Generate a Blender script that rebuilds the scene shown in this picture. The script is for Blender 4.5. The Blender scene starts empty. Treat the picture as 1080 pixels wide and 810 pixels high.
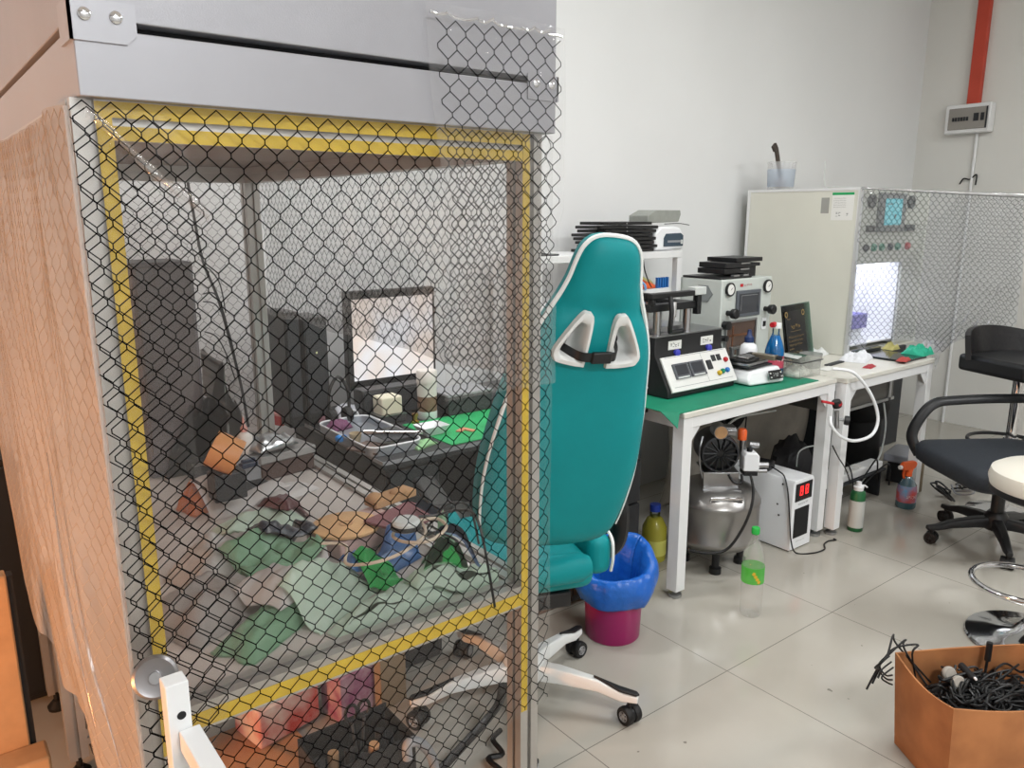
import bpy, bmesh, math, random
from mathutils import Vector, Matrix, noise
from mathutils.geometry import delaunay_2d_cdt
PI = math.pi
random.seed(11)
SC = bpy.context.scene
COL = SC.collection
# ---------------------------------------------------------------- camera model (used to read real positions off the photograph)
FPX, HOR, CX, CY, CAMH = 828.0, 225.0, 540.0, 405.0, 1.5
PIT = math.atan((CY - HOR) / FPX)
AZ = math.atan(1090 * math.cos(PIT) / FPX)
FW = (math.cos(AZ), math.sin(AZ)); RT = (math.sin(AZ), -math.cos(AZ))
def ray(px, py):
    a = px - CX; b = py - CY
    h = FPX * math.cos(PIT) - b * math.sin(PIT); z = -FPX * math.sin(PIT) - b * math.cos(PIT)
    return Vector((FW[0] * h + RT[0] * a, FW[1] * h + RT[1] * a, z))
def at(px, py, x=None, y=None, z=None):
    d = ray(px, py)
    t = x / d.x if x is not None else (y / d.y if y is not None else (z - CAMH) / d.z)
    return Vector((d.x * t, d.y * t, CAMH + d.z * t))
# ---------------------------------------------------------------- materials
def lin(c):
    return c / 12.92 if c <= 0.04045 else ((c + 0.055) / 1.055) ** 2.4
def rgb(h):
    return tuple(lin(int(h[i:i + 2], 16) / 255) for i in (0, 2, 4)) + (1,)
MATS = {}
def mat(name, col, rough=0.5, metal=0.0, var=0.0, vscale=30.0, bump=0.0, bscale=80.0, coat=0.0, trans=0.0, ior=1.45, emit=None, estr=0.0, spec=0.5, col2=None, sheen=0.0, sss=0.0):
    m = bpy.data.materials.new(name); m.use_nodes = True
    nt = m.node_tree; b = nt.nodes['Principled BSDF']
    c = rgb(col) if isinstance(col, str) else col
    b.inputs['Base Color'].default_value = c
    b.inputs['Roughness'].default_value = rough; b.inputs['Metallic'].default_value = metal
    b.inputs['Coat Weight'].default_value = coat; b.inputs['Transmission Weight'].default_value = trans
    b.inputs['IOR'].default_value = ior; b.inputs['Specular IOR Level'].default_value = spec
    if sheen: b.inputs['Sheen Weight'].default_value = sheen
    if emit:
        b.inputs['Emission Color'].default_value = rgb(emit); b.inputs['Emission Strength'].default_value = estr
    if var or col2 or bump:
        tc = nt.nodes.new('ShaderNodeTexCoord')
    if var or col2:
        n = nt.nodes.new('ShaderNodeTexNoise'); n.inputs['Scale'].default_value = vscale; n.inputs['Detail'].default_value = 5
        nt.links.new(tc.outputs['Object'], n.inputs['Vector'])
        r = nt.nodes.new('ShaderNodeValToRGB')
        d = rgb(col2) if col2 else tuple(x * (1 - var) for x in c[:3]) + (1,)
        r.color_ramp.elements[0].position = 0.35; r.color_ramp.elements[1].position = 0.65
        r.color_ramp.elements[0].color = d
        r.color_ramp.elements[1].color = c if col2 else tuple(min(1, x * (1 + var)) for x in c[:3]) + (1,)
        nt.links.new(n.outputs['Fac'], r.inputs['Fac']); nt.links.new(r.outputs['Color'], b.inputs['Base Color'])
    if bump:
        n2 = nt.nodes.new('ShaderNodeTexNoise'); n2.inputs['Scale'].default_value = bscale; n2.inputs['Detail'].default_value = 3
        nt.links.new(tc.outputs['Object'], n2.inputs['Vector'])
        bp = nt.nodes.new('ShaderNodeBump'); bp.inputs['Strength'].default_value = bump; bp.inputs['Distance'].default_value = 0.01
        nt.links.new(n2.outputs['Fac'], bp.inputs['Height']); nt.links.new(bp.outputs['Normal'], b.inputs['Normal'])
    MATS[name] = m
    return m
def film_mat(name, tint, gloss=0.07, haze=0.1, rough=0.12, bump=0.3, bscale=9.0, hazecol='e8e8e8', stretch=(1, 1, 1)):
    """thin clear plastic film: mostly see-through, a little haze, a sharp sheen on the wrinkles"""
    m = bpy.data.materials.new(name); m.use_nodes = True
    nt = m.node_tree; nt.nodes.clear(); N = nt.nodes.new; L = nt.links.new
    out = N('ShaderNodeOutputMaterial')
    tr = N('ShaderNodeBsdfTransparent'); tr.inputs['Color'].default_value = rgb(tint)
    df = N('ShaderNodeBsdfDiffuse'); df.inputs['Color'].default_value = rgb(hazecol)
    tl = N('ShaderNodeBsdfTranslucent'); tl.inputs['Color'].default_value = rgb(hazecol)
    gl = N('ShaderNodeBsdfGlossy'); gl.inputs['Roughness'].default_value = rough
    ad = N('ShaderNodeMixShader'); ad.inputs['Fac'].default_value = 0.5
    L(df.outputs[0], ad.inputs[1]); L(tl.outputs[0], ad.inputs[2])
    tc = N('ShaderNodeTexCoord'); mp = N('ShaderNodeMapping'); mp.inputs['Scale'].default_value = stretch
    no = N('ShaderNodeTexNoise'); no.inputs['Scale'].default_value = bscale; no.inputs['Detail'].default_value = 4
    L(tc.outputs['Object'], mp.inputs['Vector']); L(mp.outputs[0], no.inputs['Vector'])
    bp = N('ShaderNodeBump'); bp.inputs['Strength'].default_value = bump; bp.inputs['Distance'].default_value = 0.03
    L(no.outputs['Fac'], bp.inputs['Height']); L(bp.outputs[0], gl.inputs['Normal'])
    m1 = N('ShaderNodeMixShader'); m1.inputs['Fac'].default_value = haze
    L(tr.outputs[0], m1.inputs[1]); L(ad.outputs[0], m1.inputs[2])
    fr = N('ShaderNodeFresnel'); fr.inputs['IOR'].default_value = 1.45; L(bp.outputs[0], fr.inputs['Normal'])
    mm = N('ShaderNodeMath'); mm.operation = 'MULTIPLY'; mm.inputs[1].default_value = gloss / 0.05; mm.use_clamp = True
    L(fr.outputs[0], mm.inputs[0])
    mi = N('ShaderNodeMath'); mi.operation = 'MINIMUM'; mi.inputs[1].default_value = max(.22, gloss); L(mm.outputs[0], mi.inputs[0])
    m2 = N('ShaderNodeMixShader'); L(mi.outputs[0], m2.inputs['Fac']); L(m1.outputs[0], m2.inputs[1]); L(gl.outputs[0], m2.inputs[2])
    L(m2.outputs[0], out.inputs['Surface'])
    return m
def clear_mat(name, tint='f4fbf8', gloss=1.0, rough=0.03):
    """thin-walled clear plastic or glass"""
    m = bpy.data.materials.new(name); m.use_nodes = True
    nt = m.node_tree; nt.nodes.clear(); N = nt.nodes.new; L = nt.links.new
    out = N('ShaderNodeOutputMaterial'); tr = N('ShaderNodeBsdfTransparent'); tr.inputs['Color'].default_value = rgb(tint)
    gl = N('ShaderNodeBsdfGlossy'); gl.inputs['Roughness'].default_value = rough
    fr = N('ShaderNodeFresnel'); fr.inputs['IOR'].default_value = 1.5
    mm = N('ShaderNodeMath'); mm.operation = 'MULTIPLY'; mm.inputs[1].default_value = gloss; mm.use_clamp = True
    L(fr.outputs[0], mm.inputs[0]); mx = N('ShaderNodeMixShader')
    L(mm.outputs[0], mx.inputs['Fac']); L(tr.outputs[0], mx.inputs[1]); L(gl.outputs[0], mx.inputs[2]); L(mx.outputs[0], out.inputs['Surface'])
    return m
# ---------------------------------------------------------------- mesh builder
def frame(axis):
    a = Vector(axis).normalized()
    t = Vector((0, 0, 1)) if abs(a.z) < 0.9 else Vector((1, 0, 0))
    u = a.cross(t).normalized(); return a, u, a.cross(u).normalized()
def smoothpath(pts, k=6, closed=False):
    P = [Vector(p) for p in pts]; n = len(P); out = []
    rng = n if closed else n - 1
    for i in range(rng):
        if closed: p0, p1, p2, p3 = P[(i - 1) % n], P[i], P[(i + 1) % n], P[(i + 2) % n]
        else: p0, p1, p2, p3 = P[max(i - 1, 0)], P[i], P[i + 1], P[min(i + 2, n - 1)]
        for j in range(k):
            t = j / k
            out.append(0.5 * ((2 * p1) + (p2 - p0) * t + (2 * p0 - 5 * p1 + 4 * p2 - p3) * t * t + (3 * p1 - p0 - 3 * p2 + p3) * t ** 3))
    if not closed: out.append(P[-1])
    return out
class MB:
    def __init__(s): s.v = []; s.f = []; s.mi = []; s.m = 0
    def add(s, vs, fs):
        o = len(s.v); s.v += [Vector(x) for x in vs]
        for f in fs: s.f.append([i + o for i in f]); s.mi.append(s.m)
        return s
    def mark(s): return len(s.v)
    def xf(s, M, i0=0):
        for i in range(i0, len(s.v)): s.v[i] = M @ s.v[i]
        return s
    def box(s, x0, x1, y0, y1, z0, z1):
        v = [(x0, y0, z0), (x1, y0, z0), (x1, y1, z0), (x0, y1, z0), (x0, y0, z1), (x1, y0, z1), (x1, y1, z1), (x0, y1, z1)]
        return s.add(v, [(0, 3, 2, 1), (4, 5, 6, 7), (0, 1, 5, 4), (1, 2, 6, 5), (2, 3, 7, 6), (3, 0, 4, 7)])
    def cbox(s, c, d, rz=0, rx=0, ry=0):
        i = s.mark(); s.box(-d[0] / 2, d[0] / 2, -d[1] / 2, d[1] / 2, -d[2] / 2, d[2] / 2)
        M = Matrix.Translation(c) @ Matrix.Rotation(rz, 4, 'Z') @ Matrix.Rotation(ry, 4, 'Y') @ Matrix.Rotation(rx, 4, 'X')
        return s.xf(M, i)
    def cyl(s, p0, p1, r0, r1=None, n=16, caps=True):
        r1 = r0 if r1 is None else r1
        p0 = Vector(p0); p1 = Vector(p1); a, u, w = frame(p1 - p0)
        v = []
        for p, r in ((p0, r0), (p1, r1)):
            v += [p + (u * math.cos(2 * PI * k / n) + w * math.sin(2 * PI * k / n)) * r for k in range(n)]
        f = [(k, (k + 1) % n, n + (k + 1) % n, n + k) for k in range(n)]
        if caps: f += [tuple(range(n))[::-1], tuple(range(n, 2 * n))]
        return s.add(v, f)
    def tube(s, pts, r, n=6, closed=False, k=6, smooth=True, flat=None):
        P = smoothpath(pts, k, closed) if smooth else [Vector(p) for p in pts]
        m = len(P); v = []; f = []; up = None
        for i, p in enumerate(P):
            t = (P[(i + 1) % m] - P[i - 1]) if closed else (P[min(i + 1, m - 1)] - P[max(i - 1, 0)])
            if t.length < 1e-9: t = Vector((0, 0, 1))
            t.normalize()
            if up is None: _, up, _ = frame(t)
            up = (up - t * up.dot(t))
            up = up.normalized() if up.length > 1e-6 else frame(t)[1]
            w = t.cross(up); rr = r(i / (m - 1)) if callable(r) else r
            for q in range(n):
                c, sn = math.cos(2 * PI * q / n), math.sin(2 * PI * q / n)
                v.append(p + (up * c + w * sn * (flat or 1)) * rr)
        rng = m if closed else m - 1
        for i in range(rng):
            for q in range(n):
                a, b = i * n + q, i * n + (q + 1) % n; c, d = ((i + 1) % m) * n + (q + 1) % n, ((i + 1) % m) * n + q
                f.append((a, b, c, d))
        if not closed: f += [tuple(range(n))[::-1], tuple(range((m - 1) * n, m * n))]
        return s.add(v, f)
    def lathe(s, prof, c=(0, 0, 0), n=24, axis=(0, 0, 1), caps=True):
        c = Vector(c); a = Vector(axis).normalized()
        if abs(a.z) > 0.999: u, w = Vector((1, 0, 0)), Vector((0, a.z, 0))
        else: a, u, w = frame(a)
        v = []; f = []; m = len(prof)
        for r, h in prof:
            v += [c + a * h + (u * math.cos(2 * PI * k / n) + w * math.sin(2 * PI * k / n)) * max(r, 1e-5) for k in range(n)]
        for i in range(m - 1):
            f += [(i * n + k, i * n + (k + 1) % n, (i + 1) * n + (k + 1) % n, (i + 1) * n + k) for k in range(n)]
        if caps: f += [tuple(range(n))[::-1], tuple(range((m - 1) * n, m * n))]
        return s.add(v, f)
    def prism(s, poly, ext):
        """closed 3D polygon pushed along ext"""
        P = [Vector(p) for p in poly]; e = Vector(ext); n = len(P)
        return s.add(P + [p + e for p in P], [tuple(range(n))[::-1], tuple(range(n, 2 * n))] + [(k, (k + 1) % n, n + (k + 1) % n, n + k) for k in range(n)])
    def sheet(s, fn, nu, nv, thick=0.0, closed_u=False):
        """grid surface fn(u,v); thick gives it a back face"""
        v = [Vector(fn(i / nu, j / nv)) for j in range(nv + 1) for i in range(nu + 1)]
        W = nu + 1
        f = [(j * W + i, j * W + i + 1, (j + 1) * W + i + 1, (j + 1) * W + i) for j in range(nv) for i in range(nu)]
        if not thick: return s.add(v, f)
        nrm = [Vector((0, 0, 0)) for _ in v]
        for q in f:
            nn = (v[q[2]] - v[q[0]]).cross(v[q[3]] - v[q[1]])
            for i in q: nrm[i] = nrm[i] + nn
        b = [p - (n.normalized() if n.length > 0 else Vector((0, 0, 1))) * thick for p, n in zip(v, nrm)]
        o = len(v); g = [tuple(i + o for i in q)[::-1] for q in f]
        rim = list(range(W)) + [j * W + nu for j in range(1, nv + 1)] + [nv * W + i for i in range(nu - 1, -1, -1)] + [j * W for j in range(nv - 1, 0, -1)]
        side = [(rim[k], rim[k] + o, rim[(k + 1) % len(rim)] + o, rim[(k + 1) % len(rim)]) for k in range(len(rim))]
        return s.add(v + b, f + g + side)
    def ball(s, c, r, n=16, m=10, fn=None):
        c = Vector(c); r = Vector(r) if hasattr(r, '__len__') else Vector((r, r, r))
        v = []; f = []
        for j in range(m + 1):
            th = PI * j / m
            for i in range(n):
                ph = 2 * PI * i / n; d = Vector((math.sin(th) * math.cos(ph), math.sin(th) * math.sin(ph), -math.cos(th)))
                k = fn(d) if fn else 1
                v.append(c + Vector((d.x * r.x, d.y * r.y, d.z * r.z)) * k)
        for j in range(m):
            f += [(j * n + i, j * n + (i + 1) % n, (j + 1) * n + (i + 1) % n, (j + 1) * n + i) for i in range(n)]
        return s.add(v, f)
    def pouch(s, c, lx, ly, h, rz=0, seed=0, nu=22, nv=16, crease=1.0, tilt=(0, 0)):
        """a limp flat bag: puffed middle, pinched rim, wrinkled"""
        i0 = s.mark(); W = nu + 1
        def hh(u, v, sgn):
            e = (1 - abs(2 * u - 1) ** 3) * (1 - abs(2 * v - 1) ** 3); e = max(e, 0) ** 0.6
            q = noise.noise(Vector((u * 5 + seed * 7.3, v * 5, seed * 3.1))) * 0.36 + noise.noise(Vector((u * 11 + seed, v * 9, seed * 1.7))) * 0.10 + abs(noise.noise(Vector((u * 3 + v * 6, v * 2 - u * 4, seed * 9.0)))) * 0.35
            if sgn < 0: return 0.0 - 0.0005 * e
            return h * e * (0.75 + q * crease) + 0.002 * e
        top = []; bot = []
        for j in range(nv + 1):
            for i in range(nu + 1):
                u, v = i / nu, j / nv
                wob = 0.05 * noise.noise(Vector((u * 2.5, v * 2.5, seed * 5.0)))
                x = (u - 0.5 + wob) * lx; y = (v - 0.5 + 0.05 * noise.noise(Vector((v * 2.5 + 9, u * 2.5, seed * 5.0)))) * ly
                top.append((x, y, hh(u, v, 1))); bot.append((x, y, hh(u, v, -1)))
        f = [(j * W + i, j * W + i + 1, (j + 1) * W + i + 1, (j + 1) * W + i) for j in range(nv) for i in range(nu)]
        o = len(top)
        s.add(top + bot, f + [tuple(i + o for i in q)[::-1] for q in f])
        return s.xf(Matrix.Translation(c) @ Matrix.Rotation(rz, 4, 'Z') @ Matrix.Rotation(tilt[0], 4, 'X') @ Matrix.Rotation(tilt[1], 4, 'Y'), i0)
    def build(s, name, mats, loc=None, smooth=True, bevel=0.0, seg=2, ang=0.7, sub=0):
        me = bpy.data.meshes.new(name)
        L = Vector(loc) if loc is not None else Vector((0, 0, 0))
        me.from_pydata([v - L for v in s.v], [], s.f)
        for m in (mats if isinstance(mats, (list, tuple)) else [mats]): me.materials.append(m)
        me.polygons.foreach_set('material_index', s.mi)
        me.validate(); me.update()
        bm = bmesh.new(); bm.from_mesh(me); bmesh.ops.remove_doubles(bm, verts=bm.verts, dist=1e-6)
        bmesh.ops.recalc_face_normals(bm, faces=bm.faces); bm.to_mesh(me); bm.free()
        if smooth:
            me.polygons.foreach_set('use_smooth', [True] * len(me.polygons)); me.set_sharp_from_angle(angle=ang)
        o = bpy.data.objects.new(name, me); COL.objects.link(o)
        if bevel:
            b = o.modifiers.new('bevel', 'BEVEL'); b.width = bevel; b.segments = seg; b.limit_method = 'ANGLE'; b.angle_limit = 0.6; b.harden_normals = False
        if sub:
            b = o.modifiers.new('sub', 'SUBSURF'); b.levels = sub; b.render_levels = sub
        return o
# ---------------------------------------------------------------- things and parts
def tag(o, label, cat, group=None):
    o['label'] = label; o['category'] = cat
    if group: o['group'] = group
    return o
def thing(name, label, cat, loc, group=None, rz=0.0):
    o = bpy.data.objects.new(name, None); COL.objects.link(o); o.empty_display_size = 0.05
    o.location = loc; o.rotation_euler = (0, 0, rz)
    return tag(o, label, cat, group)
def part(name, mb, m, parent, local=False, label=None, **kw):
    """mb is in world coordinates unless local (root without rotation)"""
    root = parent
    while root.parent: root = root.parent
    o = mb.build(name, m, None if local else (Vector(root.location) - (Vector((0, 0, 0)))), **kw)
    if parent is not root:
        off = Vector((0, 0, 0)); p = parent
        while p is not root: off += Vector(p.location); p = p.parent
        o.location = -off
    o.parent = parent
    if label: o['label'] = label
    return o
def solo(name, label, cat, mb, m, group=None, **kw):
    xs = [v.x for v in mb.v]; ys = [v.y for v in mb.v]; zs = [v.z for v in mb.v]
    L = Vector(((min(xs) + max(xs)) / 2, (min(ys) + max(ys)) / 2, min(zs)))
    o = mb.build(name, m, L, **kw); o.location = L
    return tag(o, label, cat, group)
def struct(name, mb, m, **kw):
    o = mb.build(name, m, **kw); o['kind'] = 'structure'; return o
def dup(root, loc, rz, label, group=None):
    r = root.copy(); COL.objects.link(r); r.location = loc; r.rotation_euler = (0, 0, rz); r['label'] = label
    if group: r['group'] = group
    for ch in list(root.children):
        c = ch.copy(); COL.objects.link(c); c.parent = r
        for g in list(ch.children):
            d = g.copy(); COL.objects.link(d); d.parent = c
    return r
def text_mb(txt, size, M, depth=0.0004):
    """lettering as a mesh, laid with matrix M (local x right, y up)"""
    cu = bpy.data.curves.new('t', 'FONT'); cu.body = txt; cu.size = size; cu.extrude = depth; cu.align_x = 'CENTER'; cu.align_y = 'CENTER'
    o = bpy.data.objects.new('t', cu); COL.objects.link(o)
    dg = bpy.context.evaluated_depsgraph_get(); me = bpy.data.meshes.new_from_object(o.evaluated_get(dg))
    mb = MB(); mb.add([M @ v.co for v in me.vertices], [tuple(p.vertices) for p in me.polygons])
    bpy.data.objects.remove(o); bpy.data.curves.remove(cu); bpy.data.meshes.remove(me)
    return mb
def basis(o, x, y):
    """matrix from origin and two in-plane axes"""
    x = Vector(x).normalized(); y = Vector(y).normalized(); z = x.cross(y)
    return Matrix(((x.x, y.x, z.x, o[0]), (x.y, y.y, z.y, o[1]), (x.z, y.z, z.z, o[2]), (0, 0, 0, 1)))
def glyphs(mb, M, w, h, n, seed, t=0.0006):
    """a row of small illegible characters, as strokes"""
    rnd = random.Random(seed); cw = w / n
    for k in range(n):
        x0 = -w / 2 + k * cw + cw * 0.1; ww = cw * 0.75
        for _ in range(5):
            i = mb.mark()
            if rnd.random() < 0.6: mb.box(x0, x0 + ww * rnd.uniform(.6, 1), 0, 0, 0, 0); yy = rnd.uniform(-h / 2, h / 2); mb.v[i:] = [Vector((v.x, yy + (h * .07 if q in (2, 3, 6, 7) else 0), t if q > 3 else 0)) for q, v in enumerate(mb.v[i:])]
            else:
                xx = x0 + rnd.uniform(0, ww); y0 = rnd.uniform(-h / 2, 0); y1 = y0 + h * rnd.uniform(.3, .5)
                mb.box(xx, xx + cw * .08, y0, y1, 0, t)
            mb.xf(M, i)
    return mb
# ---------------------------------------------------------------- hexagonal printed grid for the clear film
HEXW, HROW, HS = 0.0325, 0.0200, 0.0062
def hexgrid(fn, U, V, wid=0.0016, thick=0.0005, inside=None, off=0.0012, pu=HEXW, pv=HROW, hs=HS, jit=0.0):
    """printed hexagon lines laid on surface fn(u,v) (metres along the sheet); inside(u,v) trims the sheet"""
    mb = MB(); nc = int(U / pu) + 2; nr = int(V / pv) + 2
    def P(u, v):
        return Vector(fn(u, v))
    def seg(a, b):
        ma = ((a[0] + b[0]) / 2, (a[1] + b[1]) / 2)
        for p in (a, b, ma):
            if not (0 <= p[0] <= U and 0 <= p[1] <= V): return
            if inside and not inside(*p): return
        A, B = P(*a), P(*b); d = B - A
        if d.length < 1e-7: return
        d.normalize(); e = 0.004
        c = P(ma[0] + e, ma[1]); dd = P(ma[0], ma[1] + e); o = P(*ma)
        n = (c - o).cross(dd - o)
        n = n.normalized() if n.length > 1e-12 else Vector((0, -1, 0))
        w = n.cross(d) * (wid / 2); t = n * (thick / 2); A = A - d * wid * .3 + n * off; B = B + d * wid * .3 + n * off
        mb.add([A + w + t, A - w + t, A - w - t, A + w - t, B + w + t, B - w + t, B - w - t, B + w - t], [(0, 1, 5, 4), (1, 2, 6, 5), (2, 3, 7, 6), (3, 0, 4, 7)])
    def jj(p):
        if not jit: return p
        return (p[0] + jit * noise.noise(Vector((p[0] * 40, p[1] * 40, 3.3))), p[1] + jit * noise.noise(Vector((p[0] * 40, p[1] * 40, 8.8))))
    rise = pv - hs
    for r in range(nr):
        for c in range(-1, nc):
            cx = c * pu + (pu / 2 if r % 2 else 0); cy = r * pv
            top = jj((cx, cy + hs / 2 + rise)); l = jj((cx - pu / 2, cy + hs / 2)); rr = jj((cx + pu / 2, cy + hs / 2)); lb = jj((cx - pu / 2, cy - hs / 2))
            seg(l, top); seg(top, rr); seg(lb, l)
    return mb
# ================================================================ materials
T = 0.765                                   # table height
M_wall = mat('painted_wall', 'dcdddd', 0.75, var=0.02, vscale=1.5, bump=0.02, bscale=120)
M_wallr = mat('painted_wall_warm', 'd5d4cf', 0.75, var=0.02, vscale=1.5)
M_ceil = mat('ceiling_paint', 'e6e6e4', 0.8)
M_alu = mat('aluminium', 'b9b6b2', 0.38, 0.75, var=0.05, vscale=6)
M_alud = mat('aluminium_slot', '6f6a66', 0.6, 0.3)
M_hood = mat('grey_powder_coat', '9c9ca1', 0.42, 0.3, var=0.03, vscale=9, bump=0.06, bscale=420)
M_hoodlow = mat('grey_sheet_steel', 'a0a0a5', 0.36, 0.3, var=0.03, vscale=3)
M_black = mat('black_plastic', '17181a', 0.42)
M_blackm = mat('black_matte', '101113', 0.7)
M_dark = mat('dark_grey', '2b2d31', 0.55, var=0.1, vscale=8)
M_darkmetal = mat('dark_metal', '3a3b3e', 0.4, 0.6)
M_white = mat('white_paint', 'dcdddd', 0.35)
M_whitep = mat('white_plastic', 'e4e6e8', 0.3)
M_cream = mat('cream_plastic', 'd6cfb8', 0.45)
M_grey = mat('grey_plastic', '8b8d90', 0.5)
M_lgrey = mat('light_grey_paint', 'c0c4c2', 0.45)
M_chrome = mat('chrome', 'd8d8da', 0.09, 1.0)
M_steel = mat('brushed_steel', 'a9aaac', 0.3, 0.95, var=0.06, vscale=14)
M_yellow = mat('yellow_tape', 'c9a92c', 0.5, var=0.06, vscale=20)
M_green = mat('green_mat', '0f7a5c', 0.6, var=0.08, vscale=12)
M_greenb = mat('bright_green_mat', '18a05c', 0.6, var=0.1, vscale=12)
M_red = mat('red_plastic', 'b3202a', 0.4)
M_orange = mat('orange_plastic', 'e5622a', 0.4)
M_blue = mat('blue_plastic', '2b6fb8', 0.4)
M_tan = mat('tan_card', 'b28a62', 0.8, var=0.08, vscale=20)
M_rubber = mat('black_rubber', '0d0d0e', 0.6)
M_cable = mat('black_cable', '131314', 0.45)
M_label = mat('white_label', 'e2e2de', 0.55)
M_ink = mat('dark_ink', '26282b', 0.6)
M_clear = clear_mat('clear_plastic')
M_glass = clear_mat('clear_glass', 'dff0ea')
M_acr = clear_mat('clear_acrylic', 'eef4f0')
# ================================================================ the room
def tile_floor():
    m = bpy.data.materials.new('polished_floor_tile'); m.use_nodes = True
    nt = m.node_tree; b = nt.nodes['Principled BSDF']; N = nt.nodes.new; L = nt.links.new
    tc = N('ShaderNodeTexCoord'); sp = N('ShaderNodeSeparateXYZ'); L(tc.outputs['Object'], sp.inputs[0])
    masks = []
    for ax, o in (('X', 2.347), ('Y', 1.104)):
        a = N('ShaderNodeMath'); a.operation = 'SUBTRACT'; a.inputs[1].default_value = o - 6.47 + .3235; L(sp.outputs[ax], a.inputs[0])
        d = N('ShaderNodeMath'); d.operation = 'DIVIDE'; d.inputs[1].default_value = 0.647; L(a.outputs[0], d.inputs[0])
        f = N('ShaderNodeMath'); f.operation = 'FRACT'; L(d.outputs[0], f.inputs[0])
        c = N('ShaderNodeMath'); c.operation = 'SUBTRACT'; c.inputs[1].default_value = 0.5; L(f.outputs[0], c.inputs[0])
        ab = N('ShaderNodeMath'); ab.operation = 'ABSOLUTE'; L(c.outputs[0], ab.inputs[0])
        g = N('ShaderNodeMath'); g.operation = 'GREATER_THAN'; g.inputs[1].default_value = 0.4978; L(ab.outputs[0], g.inputs[0]); masks.append(g)
    mx = N('ShaderNodeMath'); mx.operation = 'MAXIMUM'; L(masks[0].outputs[0], mx.inputs[0]); L(masks[1].outputs[0], mx.inputs[1])
    n = N('ShaderNodeTexNoise'); n.inputs['Scale'].default_value = 1.3; n.inputs['Detail'].default_value = 4; L(tc.outputs['Object'], n.inputs[0])
    r = N('ShaderNodeValToRGB'); r.color_ramp.elements[0].position = .35; r.color_ramp.elements[1].position = .65
    r.color_ramp.elements[0].color = rgb('a5a197'); r.color_ramp.elements[1].color = rgb('afaba2'); L(n.outputs['Fac'], r.inputs[0])
    # specks and scuffs of dirt
    n2 = N('ShaderNodeTexNoise'); n2.inputs['Scale'].default_value = 23; n2.inputs['Detail'].default_value = 2; L(tc.outputs['Object'], n2.inputs[0])
    g2 = N('ShaderNodeMath'); g2.operation = 'GREATER_THAN'; g2.inputs[1].default_value = 0.765; L(n2.outputs['Fac'], g2.inputs[0])
    mu = N('ShaderNodeMath'); mu.operation = 'MULTIPLY'; mu.inputs[1].default_value = .7; L(g2.outputs[0], mu.inputs[0])
    m0 = N('ShaderNodeMix'); m0.data_type = 'RGBA'; L(mu.outputs[0], m0.inputs['Factor']); L(r.outputs[0], m0.inputs['A']); m0.inputs['B'].default_value = rgb('5c5850')
    m1 = N('ShaderNodeMix'); m1.data_type = 'RGBA'; L(mx.outputs[0], m1.inputs['Factor']); L(m0.outputs['Result'], m1.inputs['A']); m1.inputs['B'].default_value = rgb('6f6c66')
    L(m1.outputs['Result'], b.inputs['Base Color'])
    n3 = N('ShaderNodeTexNoise'); n3.inputs['Scale'].default_value = 3.5; n3.inputs['Detail'].default_value = 5; L(tc.outputs['Object'], n3.inputs[0])
    mr = N('ShaderNodeMapRange'); mr.inputs['To Min'].default_value = .05; mr.inputs['To Max'].default_value = .2; L(n3.outputs['Fac'], mr.inputs['Value'])
    L(mr.outputs[0], b.inputs['Roughness']); b.inputs['Specular IOR Level'].default_value = .5
    return m
RX0, RX1, RY0, RY1, RZ = -2.6, 5.95, -2.6, 2.88, 3.3
struct('floor', MB().box(RX0 - .2, RX1 + .2, RY0 - .2, RY1 + .2, -.12, 0), tile_floor(), smooth=False)
struct('ceiling', MB().box(RX0 - .2, RX1 + .2, RY0 - .2, RY1 + .2, RZ, RZ + .12), M_ceil, smooth=False)
struct('wall_back', MB().box(RX0 - .2, RX1 + .2, RY1, RY1 + .15, 0, RZ), M_wall, smooth=False)
struct('wall_right', MB().box(RX1, RX1 + .15, RY0, RY1, 0, RZ), M_wallr, smooth=False)
struct('wall_left', MB().box(RX0 - .15, RX0, RY0, RY1, 0, RZ), M_wall, smooth=False)
struct('wall_front', MB().box(RX0, RX1, RY0 - .15, RY0, 0, RZ), M_wall, smooth=False)
# breaker box, red trunking and thin conduit on the right wall
WX = RX1
t = thing('breaker_box', 'white breaker box with grey cover on the right wall under the red conduit', 'breaker box', (WX, 2.52, 2.03))
y0, y1 = 2.375, 2.665
part('enclosure', MB().box(WX - .075, WX, y0, y1, 2.035, 2.225), M_white, t, bevel=.008)
part('cover', MB().box(WX - .082, WX - .074, y0 + .025, y1 - .025, 2.06, 2.20), mat('smoke_grey_cover', '8d8983', .25), t, bevel=.003)
for k in range(6): part('breaker_switch', MB().box(WX - .088, WX - .082, 2.60 - k * .018, 2.612 - k * .018, 2.115, 2.14), M_ink, t)
for a, b in ((2.445, 2.475), (2.41, 2.43)): part('breaker_switch', MB().box(WX - .088, WX - .082, a, b, 2.11, 2.16), M_ink, t)
mb = MB().box(WX - .084, WX - .0815, 2.39, 2.40, 2.06, 2.20); part('cover_hinge', mb, M_ink, t)
solo('red_conduit', 'red square conduit running up the right wall from the breaker box', 'conduit', MB().box(WX - .045, WX - .001, 2.47, 2.55, 2.226, RZ), mat('red_paint', 'b9432f', .5, var=.06, vscale=8), bevel=.004)
solo('thin_conduit', 'thin white pipe running down the right wall under the breaker box', 'conduit', MB().cyl((WX - .012, 2.47, 0), (WX - .012, 2.47, 2.034), .010, n=10), M_white)
mb = MB().tube([(WX - .012, 2.545, 1.70), (WX - .02, 2.52, 1.735), (WX - .016, 2.48, 1.73), (WX - .016, 2.44, 1.76), (WX - .016, 2.44, 1.69)], .005)
solo('loose_wire', 'short dark wire sticking out beside the thin white wall pipe', 'wire', mb, M_cable)
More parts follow.
